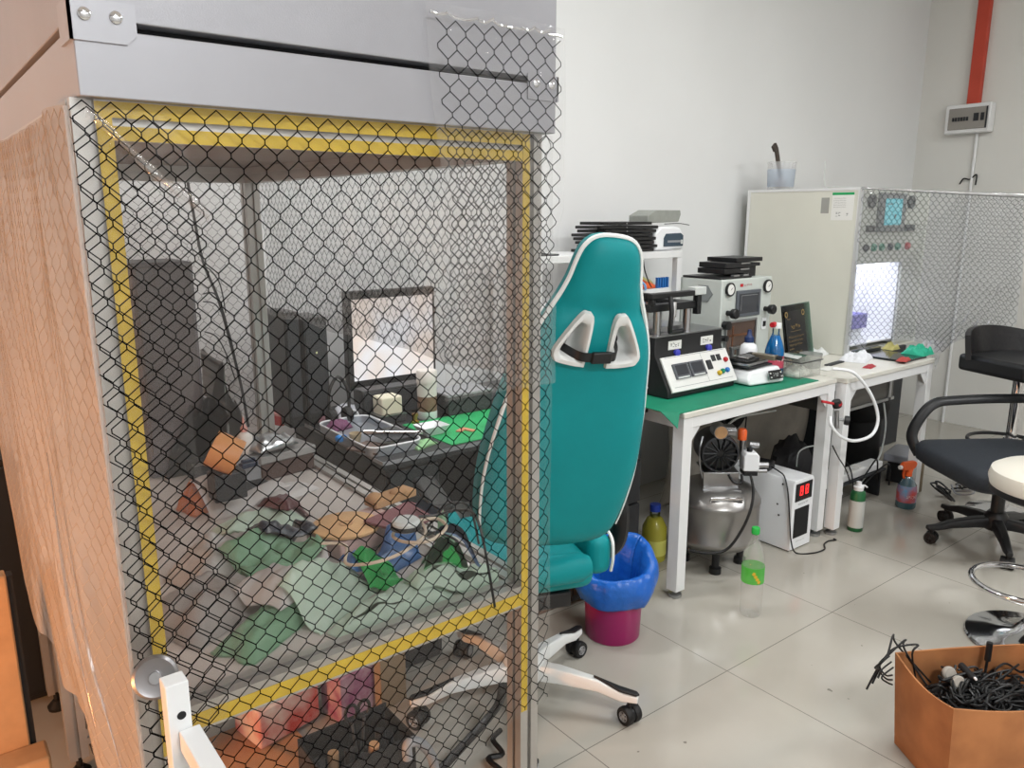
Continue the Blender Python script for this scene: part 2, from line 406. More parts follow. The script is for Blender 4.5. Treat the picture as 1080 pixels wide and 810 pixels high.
# ceiling lamps (above the frame): two rows of white panels
def lamp(x, y, lx, ly, w, lab, col=(.96, .985, 1)):
    t = thing('ceiling_panel', lab, 'ceiling light', (x, y, RZ - .05))
    part('lamp_housing', MB().box(x - lx / 2 - .03, x + lx / 2 + .03, y - ly / 2 - .03, y + ly / 2 + .03, RZ - .04, RZ), M_white, t, bevel=.004)
    part('lamp_diffuser', MB().box(x - lx / 2, x + lx / 2, y - ly / 2, y + ly / 2, RZ - .048, RZ - .041), M_lampd, t)
    l = bpy.data.lights.new('panel_light', 'AREA'); l.shape = 'RECTANGLE'; l.size = lx; l.size_y = ly; l.energy = w; l.color = col
    o = bpy.data.objects.new('panel_light', l); COL.objects.link(o); o.location = (x, y, RZ - .06)
M_lampd = mat('lamp_diffuser', 'ffffff', .5, emit='fffaf0', estr=6.0)
lamp(2.4, 1.1, 1.2, .3, 21, 'white ceiling light panel above the compressor table')
lamp(4.0, -.6, 1.2, .3, 50, 'white ceiling light panel over the middle of the floor')
lamp(.6, -1.7, 1.2, .3, 92, 'white ceiling light panel behind the photographer')
lamp(.7, 2.5, .9, .2, 26, 'white ceiling light panel close to the back wall')
# warm lamp low on the left, lighting the side of the curtained bench
l = bpy.data.lights.new('warm_lamp', 'AREA'); l.shape = 'DISK'; l.size = .35; l.energy = 34; l.color = (1, .40, .13)
o = bpy.data.objects.new('warm_lamp', l); COL.objects.link(o); o.location = (-1.3, 1.3, .6)
o.rotation_euler = Vector((1.5, .45, -.0)).to_track_quat('-Z', 'Y').to_euler()
# ================================================================ dust-free work bench with clear grid curtains
BX0, BX1, BY0, BY1, BZ = .195, .955, 1.14, 2.60, 1.640
BT = .755
PS = .046
def profile(p0, p1, s=PS, slot=.009, dep=.010):
    """slotted aluminium extrusion between two points (axis aligned), square of side s"""
    p0 = Vector(p0); p1 = Vector(p1); h = s / 2; a = slot / 2
    q = [(-h, -h), (-a, -h), (-a, -h + dep), (a, -h + dep), (a, -h), (h, -h), (h, -a), (h - dep, -a), (h - dep, a), (h, a), (h, h), (a, h), (a, h - dep), (-a, h - dep), (-a, h), (-h, h), (-h, a), (-h + dep, a), (-h + dep, -a), (-h, -a)]
    d = p1 - p0; ax = max(range(3), key=lambda i: abs(d[i])); i, j = [(1, 2), (0, 2), (0, 1)][ax]
    P = []
    for x, y in q:
        v = [0, 0, 0]; v[ax] = p0[ax]; v[i] = p0[i] + x; v[j] = p0[j] + y; P.append(v)
    return MB().prism(P, d)
bench = thing('curtained_workbench', 'tall aluminium frame workbench with grey hood and clear hexagon grid curtains', 'workbench', ((BX0 + BX1) / 2, (BY0 + BY1) / 2, 0))
h = PS / 2
posts = {}
for nm, x, y in (('fl', BX0 + h, BY0 + h), ('fr', BX1 - h, BY0 + h), ('bl', BX0 + h, BY1 - h), ('br', BX1 - h, BY1 - h)):
    posts[nm] = part('post', profile((x, y, .06), (x, y, BZ)), M_alu, bench, smooth=False)
    mb = MB().lathe([(.008, .03), (.008, .06)], (x, y, 0), 12).lathe([(.026, 0), (.028, .012), (.012, .03)], (x, y, 0), 16)
    part('levelling_foot', mb, M_rubber, bench)
for z in (BZ - h, BT - .012):
    for y in (BY0 + h, BY1 - h):
        part('rail', profile((BX0 + PS, y, z), (BX1 - PS, y, z)), M_alu, bench, smooth=False)
    for x in (BX0 + h, BX1 - h):
        part('rail', profile((x, BY0 + PS, z), (x, BY1 - PS, z)), M_alu, bench, smooth=False)
part('post', profile((BX0 + h, 2.2, .06), (BX0 + h, 2.2, BT - .012 - h)), M_alu, bench, smooth=False)
part('levelling_foot', MB().lathe([(.008, .03), (.008, .06)], (BX0 + h, 2.2, 0), 12).lathe([(.026, 0), (.028, .012), (.012, .03)], (BX0 + h, 2.2, 0), 16), M_rubber, bench)
part('rail', profile((BX0 + PS, 2.2, .12), (BX1 - PS, 2.2, .12)), M_alu, bench, smooth=False)
part('table_top', MB().box(BX0 + .012, BX1 - .012, BY0 + PS, BY1 - .01, BT - .02, BT), mat('grey_laminate', 'b5aea9', .5, var=.06, vscale=7), bench, bevel=.002)
# yellow tape strips stuck on the profiles either side of the slot
def tape(x0, x1, y0, y1, z0, z1): part('yellow_strip', MB().box(x0, x1, y0, y1, z0, z1), M_yellow, bench, smooth=False)
yf = BY0 - .0012
tape(BX0 + .027, BX0 + PS, yf, BY0, .70, BZ - .002)
tape(BX1 - PS + .001, BX1 - .029, yf, BY0, .48, BZ - .002)
tape(BX0 + PS, BX1 - PS, yf, BY0, BZ - .021, BZ - .001); tape(BX0 + PS, BX1 - PS, yf, BY0, BZ - .049, BZ - .031)
tape(BX0 + PS, BX1 - PS, yf, BY0, BT - .030, BT - .004)
tape(BX0 + PS - .0001, BX0 + PS + .0012, BY0 + .004, BY0 + .02, .78, BZ - .05)
# hood: lower plenum band, gap, upper fan box
HX0, HX1, HY0, HY1 = .203, .968, 1.118, 2.16
part('plenum', MB().box(HX0, HX1, HY0, HY1, BZ, 1.720), M_hoodlow, bench, bevel=.0015)
part('gasket', MB().box(HX0 + .03, HX1 - .03, HY0 + .03, HY1 - .03, 1.720, 1.731), M_blackm, bench)
part('fan_box', MB().box(HX0, HX1, HY0, HY1, 1.731, 2.24), M_hood, bench, bevel=.0015)
part('filter_face', MB().box(HX0 + .06, HX1 - .06, HY0 + .06, HY1 - .06, BZ - .006, BZ), mat('filter_grey', '8f8580', .8), bench)
for k, (x0, x1, z0, z1) in enumerate(((HX0 - .004, HX0 + .072, 1.704, 1.752), (HX1 - .066, HX1 + .004, 1.694, 1.736))):
    br = part('corner_bracket', MB().prism([(x0, HY0 - .003, z1), (x0, HY0 - .003, z0), (x1 - .012, HY0 - .003, z0), (x1, HY0 - .003, z0 + .012), (x1, HY0 - .003, z1)], (0, .003, 0)).box(x0 if k == 0 else x1 - .004, (x0 + .004) if k == 0 else x1, HY0 - .003, HY0 + .06, z0, z1), M_hoodlow, bench)
    for q in (.018, .053): part('screw', MB().lathe([(.0075, 0), (.0075, .002), (.004, .004), (0, .0042)], (x0 + q, HY0 - .003, (z0 + z1) / 2 + .006), 14, (0, -1, 0)).box(x0 + q - .004, x0 + q + .004, HY0 - .0075, HY0 - .0071, (z0 + z1) / 2 + .0054, (z0 + z1) / 2 + .0066), M_chrome, br)
part('roof_panel', MB().box(BX0 + .004, BX1 - .004, HY1 + .002, BY1 - .01, BZ + .001, BZ + .008), mat('roof_brown_grey', '84776f', .7), bench)
# ---------------------------------------------------------------- curtains
M_film = film_mat('clear_film', 'ffffff', gloss=.03, haze=.045, rough=.1, bump=.35, bscale=7, hazecol='d8d4d0')
M_film2 = film_mat('clear_film_thin', 'ffffff', gloss=.03, haze=.03, rough=.1, bump=.4, bscale=9, hazecol='d8d4d0')
M_filmside = film_mat('clouded_film', 'e8e0d8', gloss=.16, haze=.82, rough=.13, bump=.7, bscale=3, hazecol='c9c0b8', stretch=(1, 1.5, .35))
M_grid = mat('printed_black_line', '050506', .8, spec=.1)
M_gridb = mat('printed_faint_line', 'b9a795', .6)
def N3(a, b, s): return noise.noise(Vector((a, b, s)))
CX0, CX1 = .190, .982
CW, CZ1, CH = CX1 - CX0, 1.639, 1.30
def fcur(u, v):          # v measured down from the top edge
    sag = .010 * N3(u * 3, v * 1.2, 1.0) * min(1, v * 4)
    edge = max(0, (u - .765)) * .5
    wob = .006 * N3(u * 3.3, v * 2.6, 4.0) * min(1, v * 5)
    return (CX0 + u + wob * .9 + .012 * v * max(0, u - .4), BY0 - .013 + sag * .6 + edge - .002 * N3(u * 9, v * 5, 7), CZ1 - v + .008 * N3(u * 2.2, v * 2.2, 9.0) * min(1, v * 6))
def bottom(u):           # ragged diagonal lower edge of the front sheet
    return 1.30 if u < .34 else (1.30 - (u - .34) * .42 if u < .70 else 1.15)
cf = thing('front_curtain', 'clear film curtain with black hexagon grid over the bench front', 'curtain', ((CX0 + CX1) / 2, BY0, CZ1 - 1.3))
part('film', MB().sheet(lambda u, v: fcur(u * CW, v * bottom(u * CW)), 60, 60), M_film, cf)
part('hexagon_grid', hexgrid(fcur, CW, CH, inside=lambda u, v: v < bottom(u), off=-.0012), M_grid, cf)
# crumpled second sheet folded over the right end of the hood
RU0, RU1 = .0, .255
def rcur(u, v):
    x = .722 + u - .030 * (1 - min(1, v / .33)) * max(0, 1 - u / .25)
    yy = (HY0 - .011) if v < .30 else (HY0 - .011) + (BY0 - .019 - HY0 + .011) * min(1, (v - .30) / .03)
    return (x + .006 * N3(u * 8, v * 5, 2.2), yy - .004 * abs(N3(u * 14, v * 8, 5.0)), 1.800 - v + .01 * N3(u * 5, v * 5, 6.0))
def rin(u, v): return v < .62 + .05 * N3(u * 20, 0, 3) and u > .012 * math.sin(v * 9) + .02 * v
cr = thing('folded_curtain_strip', 'crinkled strip of hexagon grid film folded up over the right end of the hood', 'curtain', (.85, HY0, 1.15))
part('film', MB().sheet(lambda u, v: rcur(u * .255, v * .62 - (.018 if v == 0 else 0)), 24, 40), film_mat('strip_film', 'ffffff', gloss=.05, haze=.10, rough=.12, bump=.5, bscale=16, hazecol='e4e4e4'), cr)
part('hexagon_grid', hexgrid(rcur, .255, .66, inside=rin, wid=.0013, off=-.0012), M_grid, cr)
mb = MB()
for k in range(9):
    a = (.70 + .27 * k / 9, HY0 - .012, 1.804 + .004 * math.sin(k * 2.1)); b = (.70 + .27 * (k + 1) / 9, HY0 - .012 - .003 * (k % 2), 1.805 - .005 * math.sin(k * 1.7))
    mb.tube([a, ((a[0] + b[0]) / 2, HY0 - .011, 1.802), b], .0022, 5)
part('tape_edge', mb, film_mat('tape', 'f4f4f4', gloss=.35, haze=.25), cr)
# second overlapping layer along the left post
def lcur(u, v):
    sag = .006 * N3(u * 3, v * 1.6, 21.0)
    return (.193 + u + .012 * N3(v * 2.4, u * 2, 14.0) + v * .01, BY0 - .021 + sag, 1.632 - v - u * .10 + .012 * N3(u * 2.0, v * 3.0, 19.0))
def lw(v): return .105 + .03 * math.sin(v * 3 + .3) + .03 * math.sin(v * 11)
cl = thing('overlapping_curtain_strip', 'second narrow layer of hexagon grid film along the left post', 'curtain', (.27, BY0 - .02, .4))
part('film', MB().sheet(lambda u, v: lcur(u * lw(v * 1.22), v * 1.22), 16, 50), M_film2, cl)
part('hexagon_grid', hexgrid(lcur, .36, 1.22, inside=lambda u, v: u < lw(v), off=-.0012), M_grid, cl)
mb = MB().sheet(lambda u, v: (.205 + u * .135 + .004 * math.sin(u * 9), BY0 - .030 - .006 * math.sin(v * PI) - .003 * N3(u * 16, v * 3, 3), 1.622 - u * .125 + (v - .5) * (.016 + .008 * N3(u * 10, 0, 1))), 30, 6)
part('crinkled_fold', mb, film_mat('fold_film', 'ffffff', gloss=.16, haze=.10, rough=.1, bump=.8, bscale=18), cl)
# left side sheet, clouded, lit by the warm lamp
hem = [(53, 630), (58, 649), (80, 702), (105, 752), (125, 802), (150, 880)]
hp = sorted((at(a, b, x=.2).y, at(a, b, x=.2).z) for a, b in hem)
hp = [(1.0, .25)] + hp + [(2.4, .62), (2.62, .86), (2.8, 1.2)]
def hemz(y):
    for (a, za), (b, zb) in zip(hp, hp[1:]):
        if a <= y <= b: return za + (zb - za) * (y - a) / (b - a + 1e-9)
    return hp[-1][1]
SL = 1.54
def scur(u, v):          # u runs back from the front corner, v down
    y = BY0 - .008 + u; top = 1.630 + .010 * N3(u * 5, 0, 3)
    q = u * 1.0 + (v - .3) * .55
    fold = .050 * abs(N3(q * 3.6, v * .6, 31.0)) + .022 * abs(N3(q * 8, v * .5 + u, 37.0)) + .006 * N3(u * 3, v * 3, 3)
    return (.188 - fold * min(1, u * 8) * min(1, .3 + v * 3), y, top - v)
cs = thing('side_curtain', 'cloudy wrinkled plastic sheet glowing orange on the left side of the bench', 'curtain', (.2, 1.9, .8))
part('film', MB().sheet(lambda u, v: scur(u * SL, v * (1.63 - hemz(BY0 + u * SL) + .012 * N3(u * 22, 0, 5))), 90, 70), M_filmside, cs)
part('hexagon_grid', hexgrid(scur, SL, 1.35, inside=lambda u, v: 1.63 - v > hemz(BY0 + u) + .02, off=.0004, wid=.0005), M_gridb, cs)
mb = MB()
for a in range(3):
    u0 = .06 + .07 * a
    pts = [scur(u0 + (.16 + .05 * a) * q / 8, .98 - .06 * a - q * .05) for q in range(9)]
    mb.tube([(p[0] - .001, p[1], p[2]) for p in pts], lambda k: .0006 + .003 * math.sin(PI * k) ** 2, 5)
part('shiny_crease', mb, film_mat('crease', 'f4ece4', gloss=.4, haze=.45, rough=.1), cs)
mb = MB().tube([(CX0 - .002, BY0 - .014, 1.628), (CX0 - .001, BY0 - .014, 1.2), (CX0, BY0 - .013, .8), (CX0 + .004, BY0 - .014, .42)], .0032, 6)
part('folded_corner_edge', mb, film_mat('corner_fold', 'f4ece4', gloss=.35, haze=.4), cs)
# back and right-side sheets
def bcur(u, v): return (BX0 + u, BY1 + .006 + .01 * abs(N3(u * 4, v * 3, 41)), 1.60 - v)
cb = thing('back_curtain', 'clear hexagon grid sheet across the back of the bench', 'curtain', (.58, BY1, .8))
part('film', MB().sheet(lambda u, v: bcur(u * .74, v * .82), 24, 24), film_mat('hazy_back_film', 'f8f8f8', gloss=.03, haze=.07, rough=.15, bump=.3, hazecol='b9b6b4'), cb)
part('hexagon_grid', hexgrid(bcur, .74, .82, wid=.0011), M_grid, cb)
def ecur(u, v): return (BX1 + .010 + .014 * abs(N3(u * 4, v * 3, 43)), BY0 + .05 + u, 1.60 - v)
def ehem(u): return .430 + .012 * N3(u * 5, 0, 4)
ce = thing('raised_side_curtain', 'clear hexagon grid sheet hanging half way down the right side of the bench', 'curtain', (BX1, 1.8, 1.05))
part('film', MB().sheet(lambda u, v: ecur(u * 1.40, v * ehem(u * 1.4)), 40, 20), film_mat('hazy_film', 'f4f4f4', gloss=.03, haze=.12, rough=.15, bump=.3, hazecol='b9b6b4'), ce)
part('hexagon_grid', hexgrid(ecur, 1.40, .62, wid=.0011, inside=lambda u, v: v < ehem(u)), M_grid, ce)
# white steel frame ends and round metal clamp in the left foreground
wp = at(183, 716, y=.90)
t = thing('white_steel_frame', 'white square steel tubes of a frame in the left foreground', 'frame', (wp.x, .9, 0))
x = wp.x; s = .026
part('upright', MB().box(x - s / 2, x + s / 2, .9 - s / 2, .9 + s / 2, 0, wp.z), M_white, t, bevel=.0012)
part('bolt_hole', MB().lathe([(.0052, 0), (.0052, .0006), (0, .0007)], (x + .002, .9 - s / 2, wp.z - .042), 16, (0, -1, 0)), M_blackm, t)
bp_ = at(199, 768, y=.885)
part('crossbar', MB().box(bp_.x - s * .42, bp_.x + s * .5, .3, .886, bp_.z - s, bp_.z), M_white, t, bevel=.0012)
part('upright', MB().box(bp_.x - s * .42, bp_.x + s * .5, .3, .3 + s, 0, bp_.z - s), M_white, t, bevel=.0012)
kp = at(164, 714, y=1.075)
t = thing('round_clamp_disc', 'round grey metal disc behind the white tube at the bench corner', 'clamp', (kp.x, kp.y, kp.z - .03))
d = Vector((-.25, -.9, .35))
part('disc', MB().lathe([(.0, -.008), (.027, -.008), (.030, -.004), (.030, .004), (.026, .008), (.018, .006), (0, .006)], kp, 30, d), mat('dull_disc_steel', '8b898a', .35, .9), t)
part('spindle', MB().cyl(kp, kp - d * .075, .006, n=12).cyl(kp, kp + d.normalized() * .012, .008, n=12), M_steel, t)
# things in the dark gap left of the bench
t = thing('black_cabinet', 'black low cabinet in the dark gap behind the left of the bench', 'cabinet', (.2, 2.74, 0))
part('carcass', MB().box(-.1, .36, 2.63, 2.86, .02, .80), M_blackm, t, bevel=.006)
part('door', MB().box(-.09, .35, 2.622, 2.63, .04, .78), M_black, t, bevel=.003)
t = thing('black_computer_tower', 'black computer tower standing under the left back of the bench', 'computer', (.4, 2.4, 0))
part('case', MB().box(.25, .46, 2.26, 2.56, .10, .62), M_blackm, t, bevel=.008)
part('front_panel', MB().box(.255, .455, 2.245, 2.26, .105, .615), M_black, t, bevel=.004)
part('support_block', MB().box(.26, .45, 2.27, 2.55, .0, .10), M_blackm, t)
q = at(11, 640, y=1.95)
t = thing('tan_board', 'tall tan board lit orange at the far left of the picture', 'board', (q.x - .2, 2.0, 0))
part('panel', MB().box(q.x - .07, q.x, 1.95, 1.99, .0, .72), M_tan, t, bevel=.004)
part('side_edge', MB().box(q.x, q.x + .012, 1.955, 1.985, .0, .715), M_blackm, t)
part('base_step', MB().box(q.x - .10, q.x + .03, 1.87, 1.948, 0, .30), M_tan, t, bevel=.006)
# ================================================================ what lies on the bench top, inside the curtains
def bagm(name, col, haze=.55, gloss=.03):
    return film_mat(name, 'f2f2f0', gloss=gloss * .8, haze=min(.98, haze + .14), rough=.3, bump=.2, bscale=9, hazecol=col)
B_white = bagm('bag_white', 'dddad8', .85); B_grey = bagm('bag_grey', 'c4bfbb', .8); B_pale = bagm('bag_pale_green', 'cfe0d1', .88)
B_green = bagm('bag_green', '8fb897', .9); B_bright = bagm('bag_bright_green', '2fb35a', .85); B_smoke = bagm('bag_smoke', 'b4aeaa', .8); B_dark = bagm('bag_dark', 'a09a96', .85)
B_blue = bagm('bag_blue', '3f78b8', .95, .1); B_navy = bagm('bag_navy', '1c2338', .97, .1); B_maroon = bagm('bag_maroon', '6a2c35', .95, .12); B_tan = bagm('bag_tan', 'a98a62', .85); B_orange = bagm('bag_orange', 'd2783a', .9); B_sky = bagm('bag_sky', '6fa8d8', .9)
HF = {}
def hf(x, y, r=1):
    i, j = int(x * 100), int(y * 100)
    return max(HF.get((i + a, j + b), BT) for a in range(-r, r + 1) for b in range(-r, r + 1))
def hput(x, y, z):
    k = (int(x * 100), int(y * 100)); HF[k] = max(HF.get(k, BT), z)
def hbox(x0, x1, y0, y1, z):
    for i in range(int(x0 * 100), int(x1 * 100) + 1):
        for j in range(int(y0 * 100), int(y1 * 100) + 1): HF[(i, j)] = max(HF.get((i, j), BT), z)
def hmax(c, rx, ry): return max(hf(c.x + rx * a / 4, c.y + ry * b / 4) for a in range(-4, 5) for b in range(-4, 5))
def bag(px, py, lx, ly, h, rz, m, name, label, cat, z=BT + .001, seed=1, group=None, tilt=(0, 0), crease=1.0):
    p = at(px, py, z=z)
    k_ = 1.0 if max(lx, ly) < .12 or h > .1 or 'bag' not in name else 1.22; h *= 1.0 if h > .1 or 'bag' not in name else 1.25
    mb = MB().pouch(p, lx * k_, ly * k_, h, rz, seed, crease=crease, tilt=tilt)
    base = {}
    for v in mb.v:
        v.x = min(.895, max(.248, v.x)); v.y = min(2.29 if v.x < .72 else 2.53, max(1.196, v.y))
    n = len(mb.v) // 2
    lo = [hf(v.x, v.y) for v in mb.v[:n]]; W_ = 23; R_w = n // W_
    for _ in range(5):
        nw = list(lo)
        for j in range(R_w):
            for i in range(W_):
                q = [lo[jj * W_ + ii] for jj in (j - 1, j, j + 1) for ii in (i - 1, i, i + 1) if 0 <= ii < W_ and 0 <= jj < R_w]
                nw[j * W_ + i] = max(lo[j * W_ + i] - .0015, sum(q) / len(q))
        lo = nw
    pk = max(lo) - BT
    for i in range(n):
        t, b = mb.v[i], mb.v[i + n]
        th = max(.002, (t.z - z)) * (1 if pk < .02 else .75)
        b.z = lo[i] + .0015; t.z = lo[i] + .0025 + th
    for i in range(n): hput(mb.v[i].x, mb.v[i].y, mb.v[i].z)
    return solo(name, label, cat, mb, m, group, ang=3.2)
# round tan board and maroon sheet on a pale carton
p = at(372, 560, z=BT + .03); p.z = BT + .031
t = thing('pale_carton', 'low pale open carton holding the round board and maroon sheet', 'box', (p.x, p.y, BT)); 
rot = Matrix.Translation(p) @ Matrix.Rotation(.25, 4, 'Z')
part('carton_body', MB().box(-.085, .115, -.06, .06, -.029, .012).xf(rot), mat('pale_pink_card', 'b59a94', .8), t, bevel=.003)
zc0 = p.z + .012; hbox(p.x - .085, p.x + .115, p.y - .06, p.y + .06, zc0)
p = at(365, 556, z=BT + .045); p.z = zc0 + .002
t = thing('round_tan_board', 'round tan board with a ring mark in the middle', 'board', p)
mb = MB().lathe([(0, 0), (.075, 0), (.078, .002), (.078, .007), (.075, .009), (0, .009)], p, 40)
part('disc', mb, mat('tan_board', 'c79f72', .75, var=.06, vscale=30), t)
part('ring_mark', MB().lathe([(.016, 0), (.016, .001), (.012, .001), (.012, 0)], p + Vector((0, 0, .009)), 24, caps=False).lathe([(0, 0), (.004, .002), (0, .003)], p + Vector((0, 0, .009)), 12), M_tan, t)
hbox(p.x - .08, p.x + .08, p.y - .08, p.y + .08, p.z + .010)
p = at(428, 552, z=BT + .045); p.z = hmax(p, .07, .06) + .006
solo('maroon_sheet', 'stiff maroon sheet lying beside the round tan board', 'sheet', MB().cbox(p, (.15, .12, .006), .3), mat('maroon_sheet', '76444a', .6, var=.08, vscale=18), bevel=.001)
hbox(p.x - .08, p.x + .08, p.y - .07, p.y + .07, p.z + .004)
p = at(412, 524, z=BT + .055); p.z = hmax(p, .065, .03) + .012
solo('tan_wood_strip', 'short tan wooden strip with rounded lumps behind the maroon sheet', 'strip', MB().cbox(p, (.13, .05, .02), .2).ball(p + Vector((-.05, -.01, .01)), (.02, .02, .015)).ball(p + Vector((.02, -.005, .01)), (.025, .018, .012)), M_tan, bevel=.004)
G = 'plastic bags heaped on the bench top'
bag(222, 648, .17, .13, .055, .5, B_smoke, 'plastic_bag', 'smoky clear bag of brown parts by the left front of the bench top', 'bag', seed=2, group=G)
mb = MB()
rnd = random.Random(5)
for k in range(9):
    p = at(200 + rnd.uniform(0, 50), 632 + rnd.uniform(0, 28), z=BT + .01); solo('brown_part', 'small brown coiled part inside the smoky bag at the bench front left', 'part', MB().cyl(p, p + Vector((rnd.uniform(-.01, .01), .02, .012)), .009, n=10), M_tan, 'brown parts in the smoky bag')
bag(290, 662, .19, .075, .035, .55, B_green, 'plastic_bag', 'rolled green bag nearest the front rail on the bench top', 'bag', seed=3, group=G)
bag(318, 630, .20, .10, .05, .45, B_white, 'plastic_bag', 'puffy white bag in the middle of the bench front', 'bag', seed=4, group=G)
bag(240, 600, .18, .11, .075, .35, B_grey, 'plastic_bag', 'greyish clear bag against the left post on the bench', 'bag', seed=5, group=G)
bag(272, 564, .20, .11, .05, .3, B_pale, 'plastic_bag', 'pale green bag lying behind the grey bag on the bench', 'bag', seed=6, group=G)
bag(292, 604, .15, .10, .055, .2, B_green, 'plastic_bag', 'mid green bag folded beside the navy cloth', 'bag', seed=7, group=G)
bag(352, 640, .16, .07, .045, .5, B_pale, 'plastic_bag', 'long pale green bag under the beige cable loops', 'bag', seed=8, group=G)
bag(300, 586, .13, .08, .03, .2, B_navy, 'navy_cloth', 'dark navy folded cloth under the edge of the round board', 'cloth', seed=9)
bag(300, 548, .09, .10, .04, .5, B_maroon, 'maroon_pouch', 'maroon pouch left of the round tan board', 'pouch', seed=10)
bag(402, 603, .20, .06, .045, .35, B_blue, 'blue_cloth', 'crumpled blue cloth in front of the maroon sheet', 'cloth', seed=11)
bag(500, 560, .12, .07, .03, -.9, B_sky, 'plastic_bag', 'light blue bag at the right edge of the bench top', 'bag', seed=12, group=G)
bag(415, 648, .20, .08, .035, .3, B_pale, 'plastic_bag', 'pale clear bag spread below the beige cable loops', 'bag', seed=13, group=G)
bag(402, 620, .09, .06, .03, .1, B_bright, 'plastic_bag', 'bright green bag inside the left cable loop', 'bag', seed=14, group=G)
bag(470, 590, .09, .07, .04, .4, B_green, 'plastic_bag', 'green bag behind the grey puck', 'bag', seed=15, group=G)
bag(492, 628, .17, .13, .05, .2, B_pale, 'plastic_bag', 'wide pale bag right of the grey puck', 'bag', seed=16, group=G)
bag(480, 640, .09, .06, .06, .5, B_bright, 'plastic_bag', 'small bright green bag at the front right of the bench', 'bag', seed=17, group=G)
bag(500, 640, .10, .05, .025, .4, B_blue, 'plastic_bag', 'blue bag edge by the right end of the front rail', 'bag', seed=18, group=G)
bag(215, 535, .11, .09, .06, .3, B_orange, 'plastic_bag', 'orange brown bag by the left post', 'bag', seed=19, group=G)
bag(180, 462, .22, .18, .20, .2, B_dark, 'plastic_bag', 'big dark heap of clear bags under the dark computer', 'bag', seed=20, group=G)
bag(222, 462, .16, .16, .22, .2, B_smoke, 'plastic_bag', 'smoky bag heaped left of the back post', 'bag', seed=21, group=G)
bag(240, 425, .10, .10, .27, .2, B_tan, 'plastic_bag', 'yellowish tan bag on top of the heap left of the back post', 'bag', seed=22, group=G)
bag(300, 522, .14, .08, .018, .35, B_white, 'plastic_bag', 'flat white bag behind the maroon pouch', 'bag', seed=23, group=G)
bag(255, 530, .18, .10, .02, .3, B_white, 'plastic_bag', 'flat whitish bag in front of the dark tray', 'bag', seed=24, group=G)
# beige and black cables, grey puck
zz = BT + .045
ring = lambda c, rx, ry, n=10, tw=0: [at(c[0] + rx * math.cos(2 * PI * k / n), c[1] + ry * math.sin(2 * PI * k / n), z=zz + .008 * math.sin(k * 1.7 + tw)) for k in range(n)]
def onheap(a, b, up=.006):
    p = at(a, b, z=BT + .05); p.z = hf(p.x, p.y, 5) + up; return p
def smoothz(P):
    zs = [p.z for p in P]
    for _ in range(3): zs = [max(zs[max(i - 1, 0)], zs[i], zs[min(i + 1, len(zs) - 1)]) * .5 + .5 * (zs[max(i - 1, 0)] + zs[i] + zs[min(i + 1, len(zs) - 1)]) / 3 for i in range(len(zs))]
    for p, z in zip(P, zs): p.z = z
    return P
M_beige = mat('beige_cable', 'c2b3a0', .5)
solo('beige_cable', 'beige cable coiled in an open figure of eight on the green bags', 'cable', MB().tube(smoothz([onheap(a, b) for a, b in [(340, 601), (366, 603), (366, 622), (385, 632), (410, 632), (432, 626), (450, 608), (442, 592), (424, 595), (416, 612), (430, 627), (455, 630), (472, 616), (462, 606), (445, 608)]]), .0032, 7), M_beige)
p = at(430, 610, z=BT + .055); p.z = hmax(p, .03, .03) + .004
t = thing('grey_puck', 'round grey knob with black rim inside the right cable loop', 'knob', p)
part('body', MB().lathe([(0, 0), (.024, 0), (.027, .004), (.027, .016), (.023, .02), (0, .022)], p, 28), M_lgrey, t); part('rim', MB().lathe([(.0275, .002), (.030, .003), (.030, .010), (.0275, .011)], p, 28), M_black, t)
solo('black_cable', 'thin black cable running from the grey puck towards the right front post', 'cable', MB().tube([onheap(a, b, .010 if z < BT + .09 else z - BT) for a, b, z in [(443, 606, BT + .06), (462, 604, BT + .06), (485, 598, BT + .065), (505, 612, BT + .065), (522, 620, BT + .06)]], .0026, 6), M_cable)
solo('black_cable', 'thin black cable looped over the pale bag near the right post', 'cable', MB().tube([onheap(a, b, .016) for a, b in [(430, 577), (455, 575), (478, 578), (482, 588), (462, 596), (448, 600), (470, 597), (495, 590), (505, 580)]], .0026, 6), M_cable)
solo('paper_strip', 'pale flat strip lying along the right edge of the bench top', 'strip', MB().prism([(.874, 1.62, BT + .001), (.895, 1.62, BT + .001), (.895, 1.22, BT + .001), (.874, 1.22, BT + .001)], (0, 0, .004)), M_label)
# back half: dark trays, boxes, tan roll, computer, bottle
p = at(228, 500, z=BT)
t = thing('dark_tray', 'dark shallow metal tray with a shiny front edge by the tan roll', 'tray', p)
R_ = Matrix.Translation(p) @ Matrix.Rotation(.1, 4, 'Z')
part('tray_body', MB().box(-.07, .12, -.02, .09, .001, .05).xf(R_), M_dark, t, bevel=.004)
part('rim', MB().box(-.075, .125, -.028, -.02, .044, .052).box(-.075, .125, .09, .096, .044, .052).xf(R_), M_steel, t)
p = at(262, 522, z=BT); R_ = Matrix.Translation(p) @ Matrix.Rotation(.1, 4, 'Z')
solo('circuit_board', 'dark circuit board with a pale edge in front of the dark tray', 'circuit board', MB().box(-.05, .06, -.03, .04, .018, .024).box(-.05, .06, -.032, -.03, .016, .026).xf(R_), M_dark)
p = at(300, 500, z=BT); R_ = Matrix.Translation(p) @ Matrix.Rotation(.15, 4, 'Z')
t = thing('grey_metal_box', 'grey flat metal box with a brown side beside the back post', 'box', p)
part('box_body', MB().box(-.08, .09, -.02, .12, .001, .05).xf(R_), mat('brown_side', '4a3833', .6), t, bevel=.003)
part('lid', MB().box(-.085, .095, -.025, .125, .051, .075).xf(R_), mat('dull_grey', '8c8a88', .5, var=.1, vscale=15), t, bevel=.004)
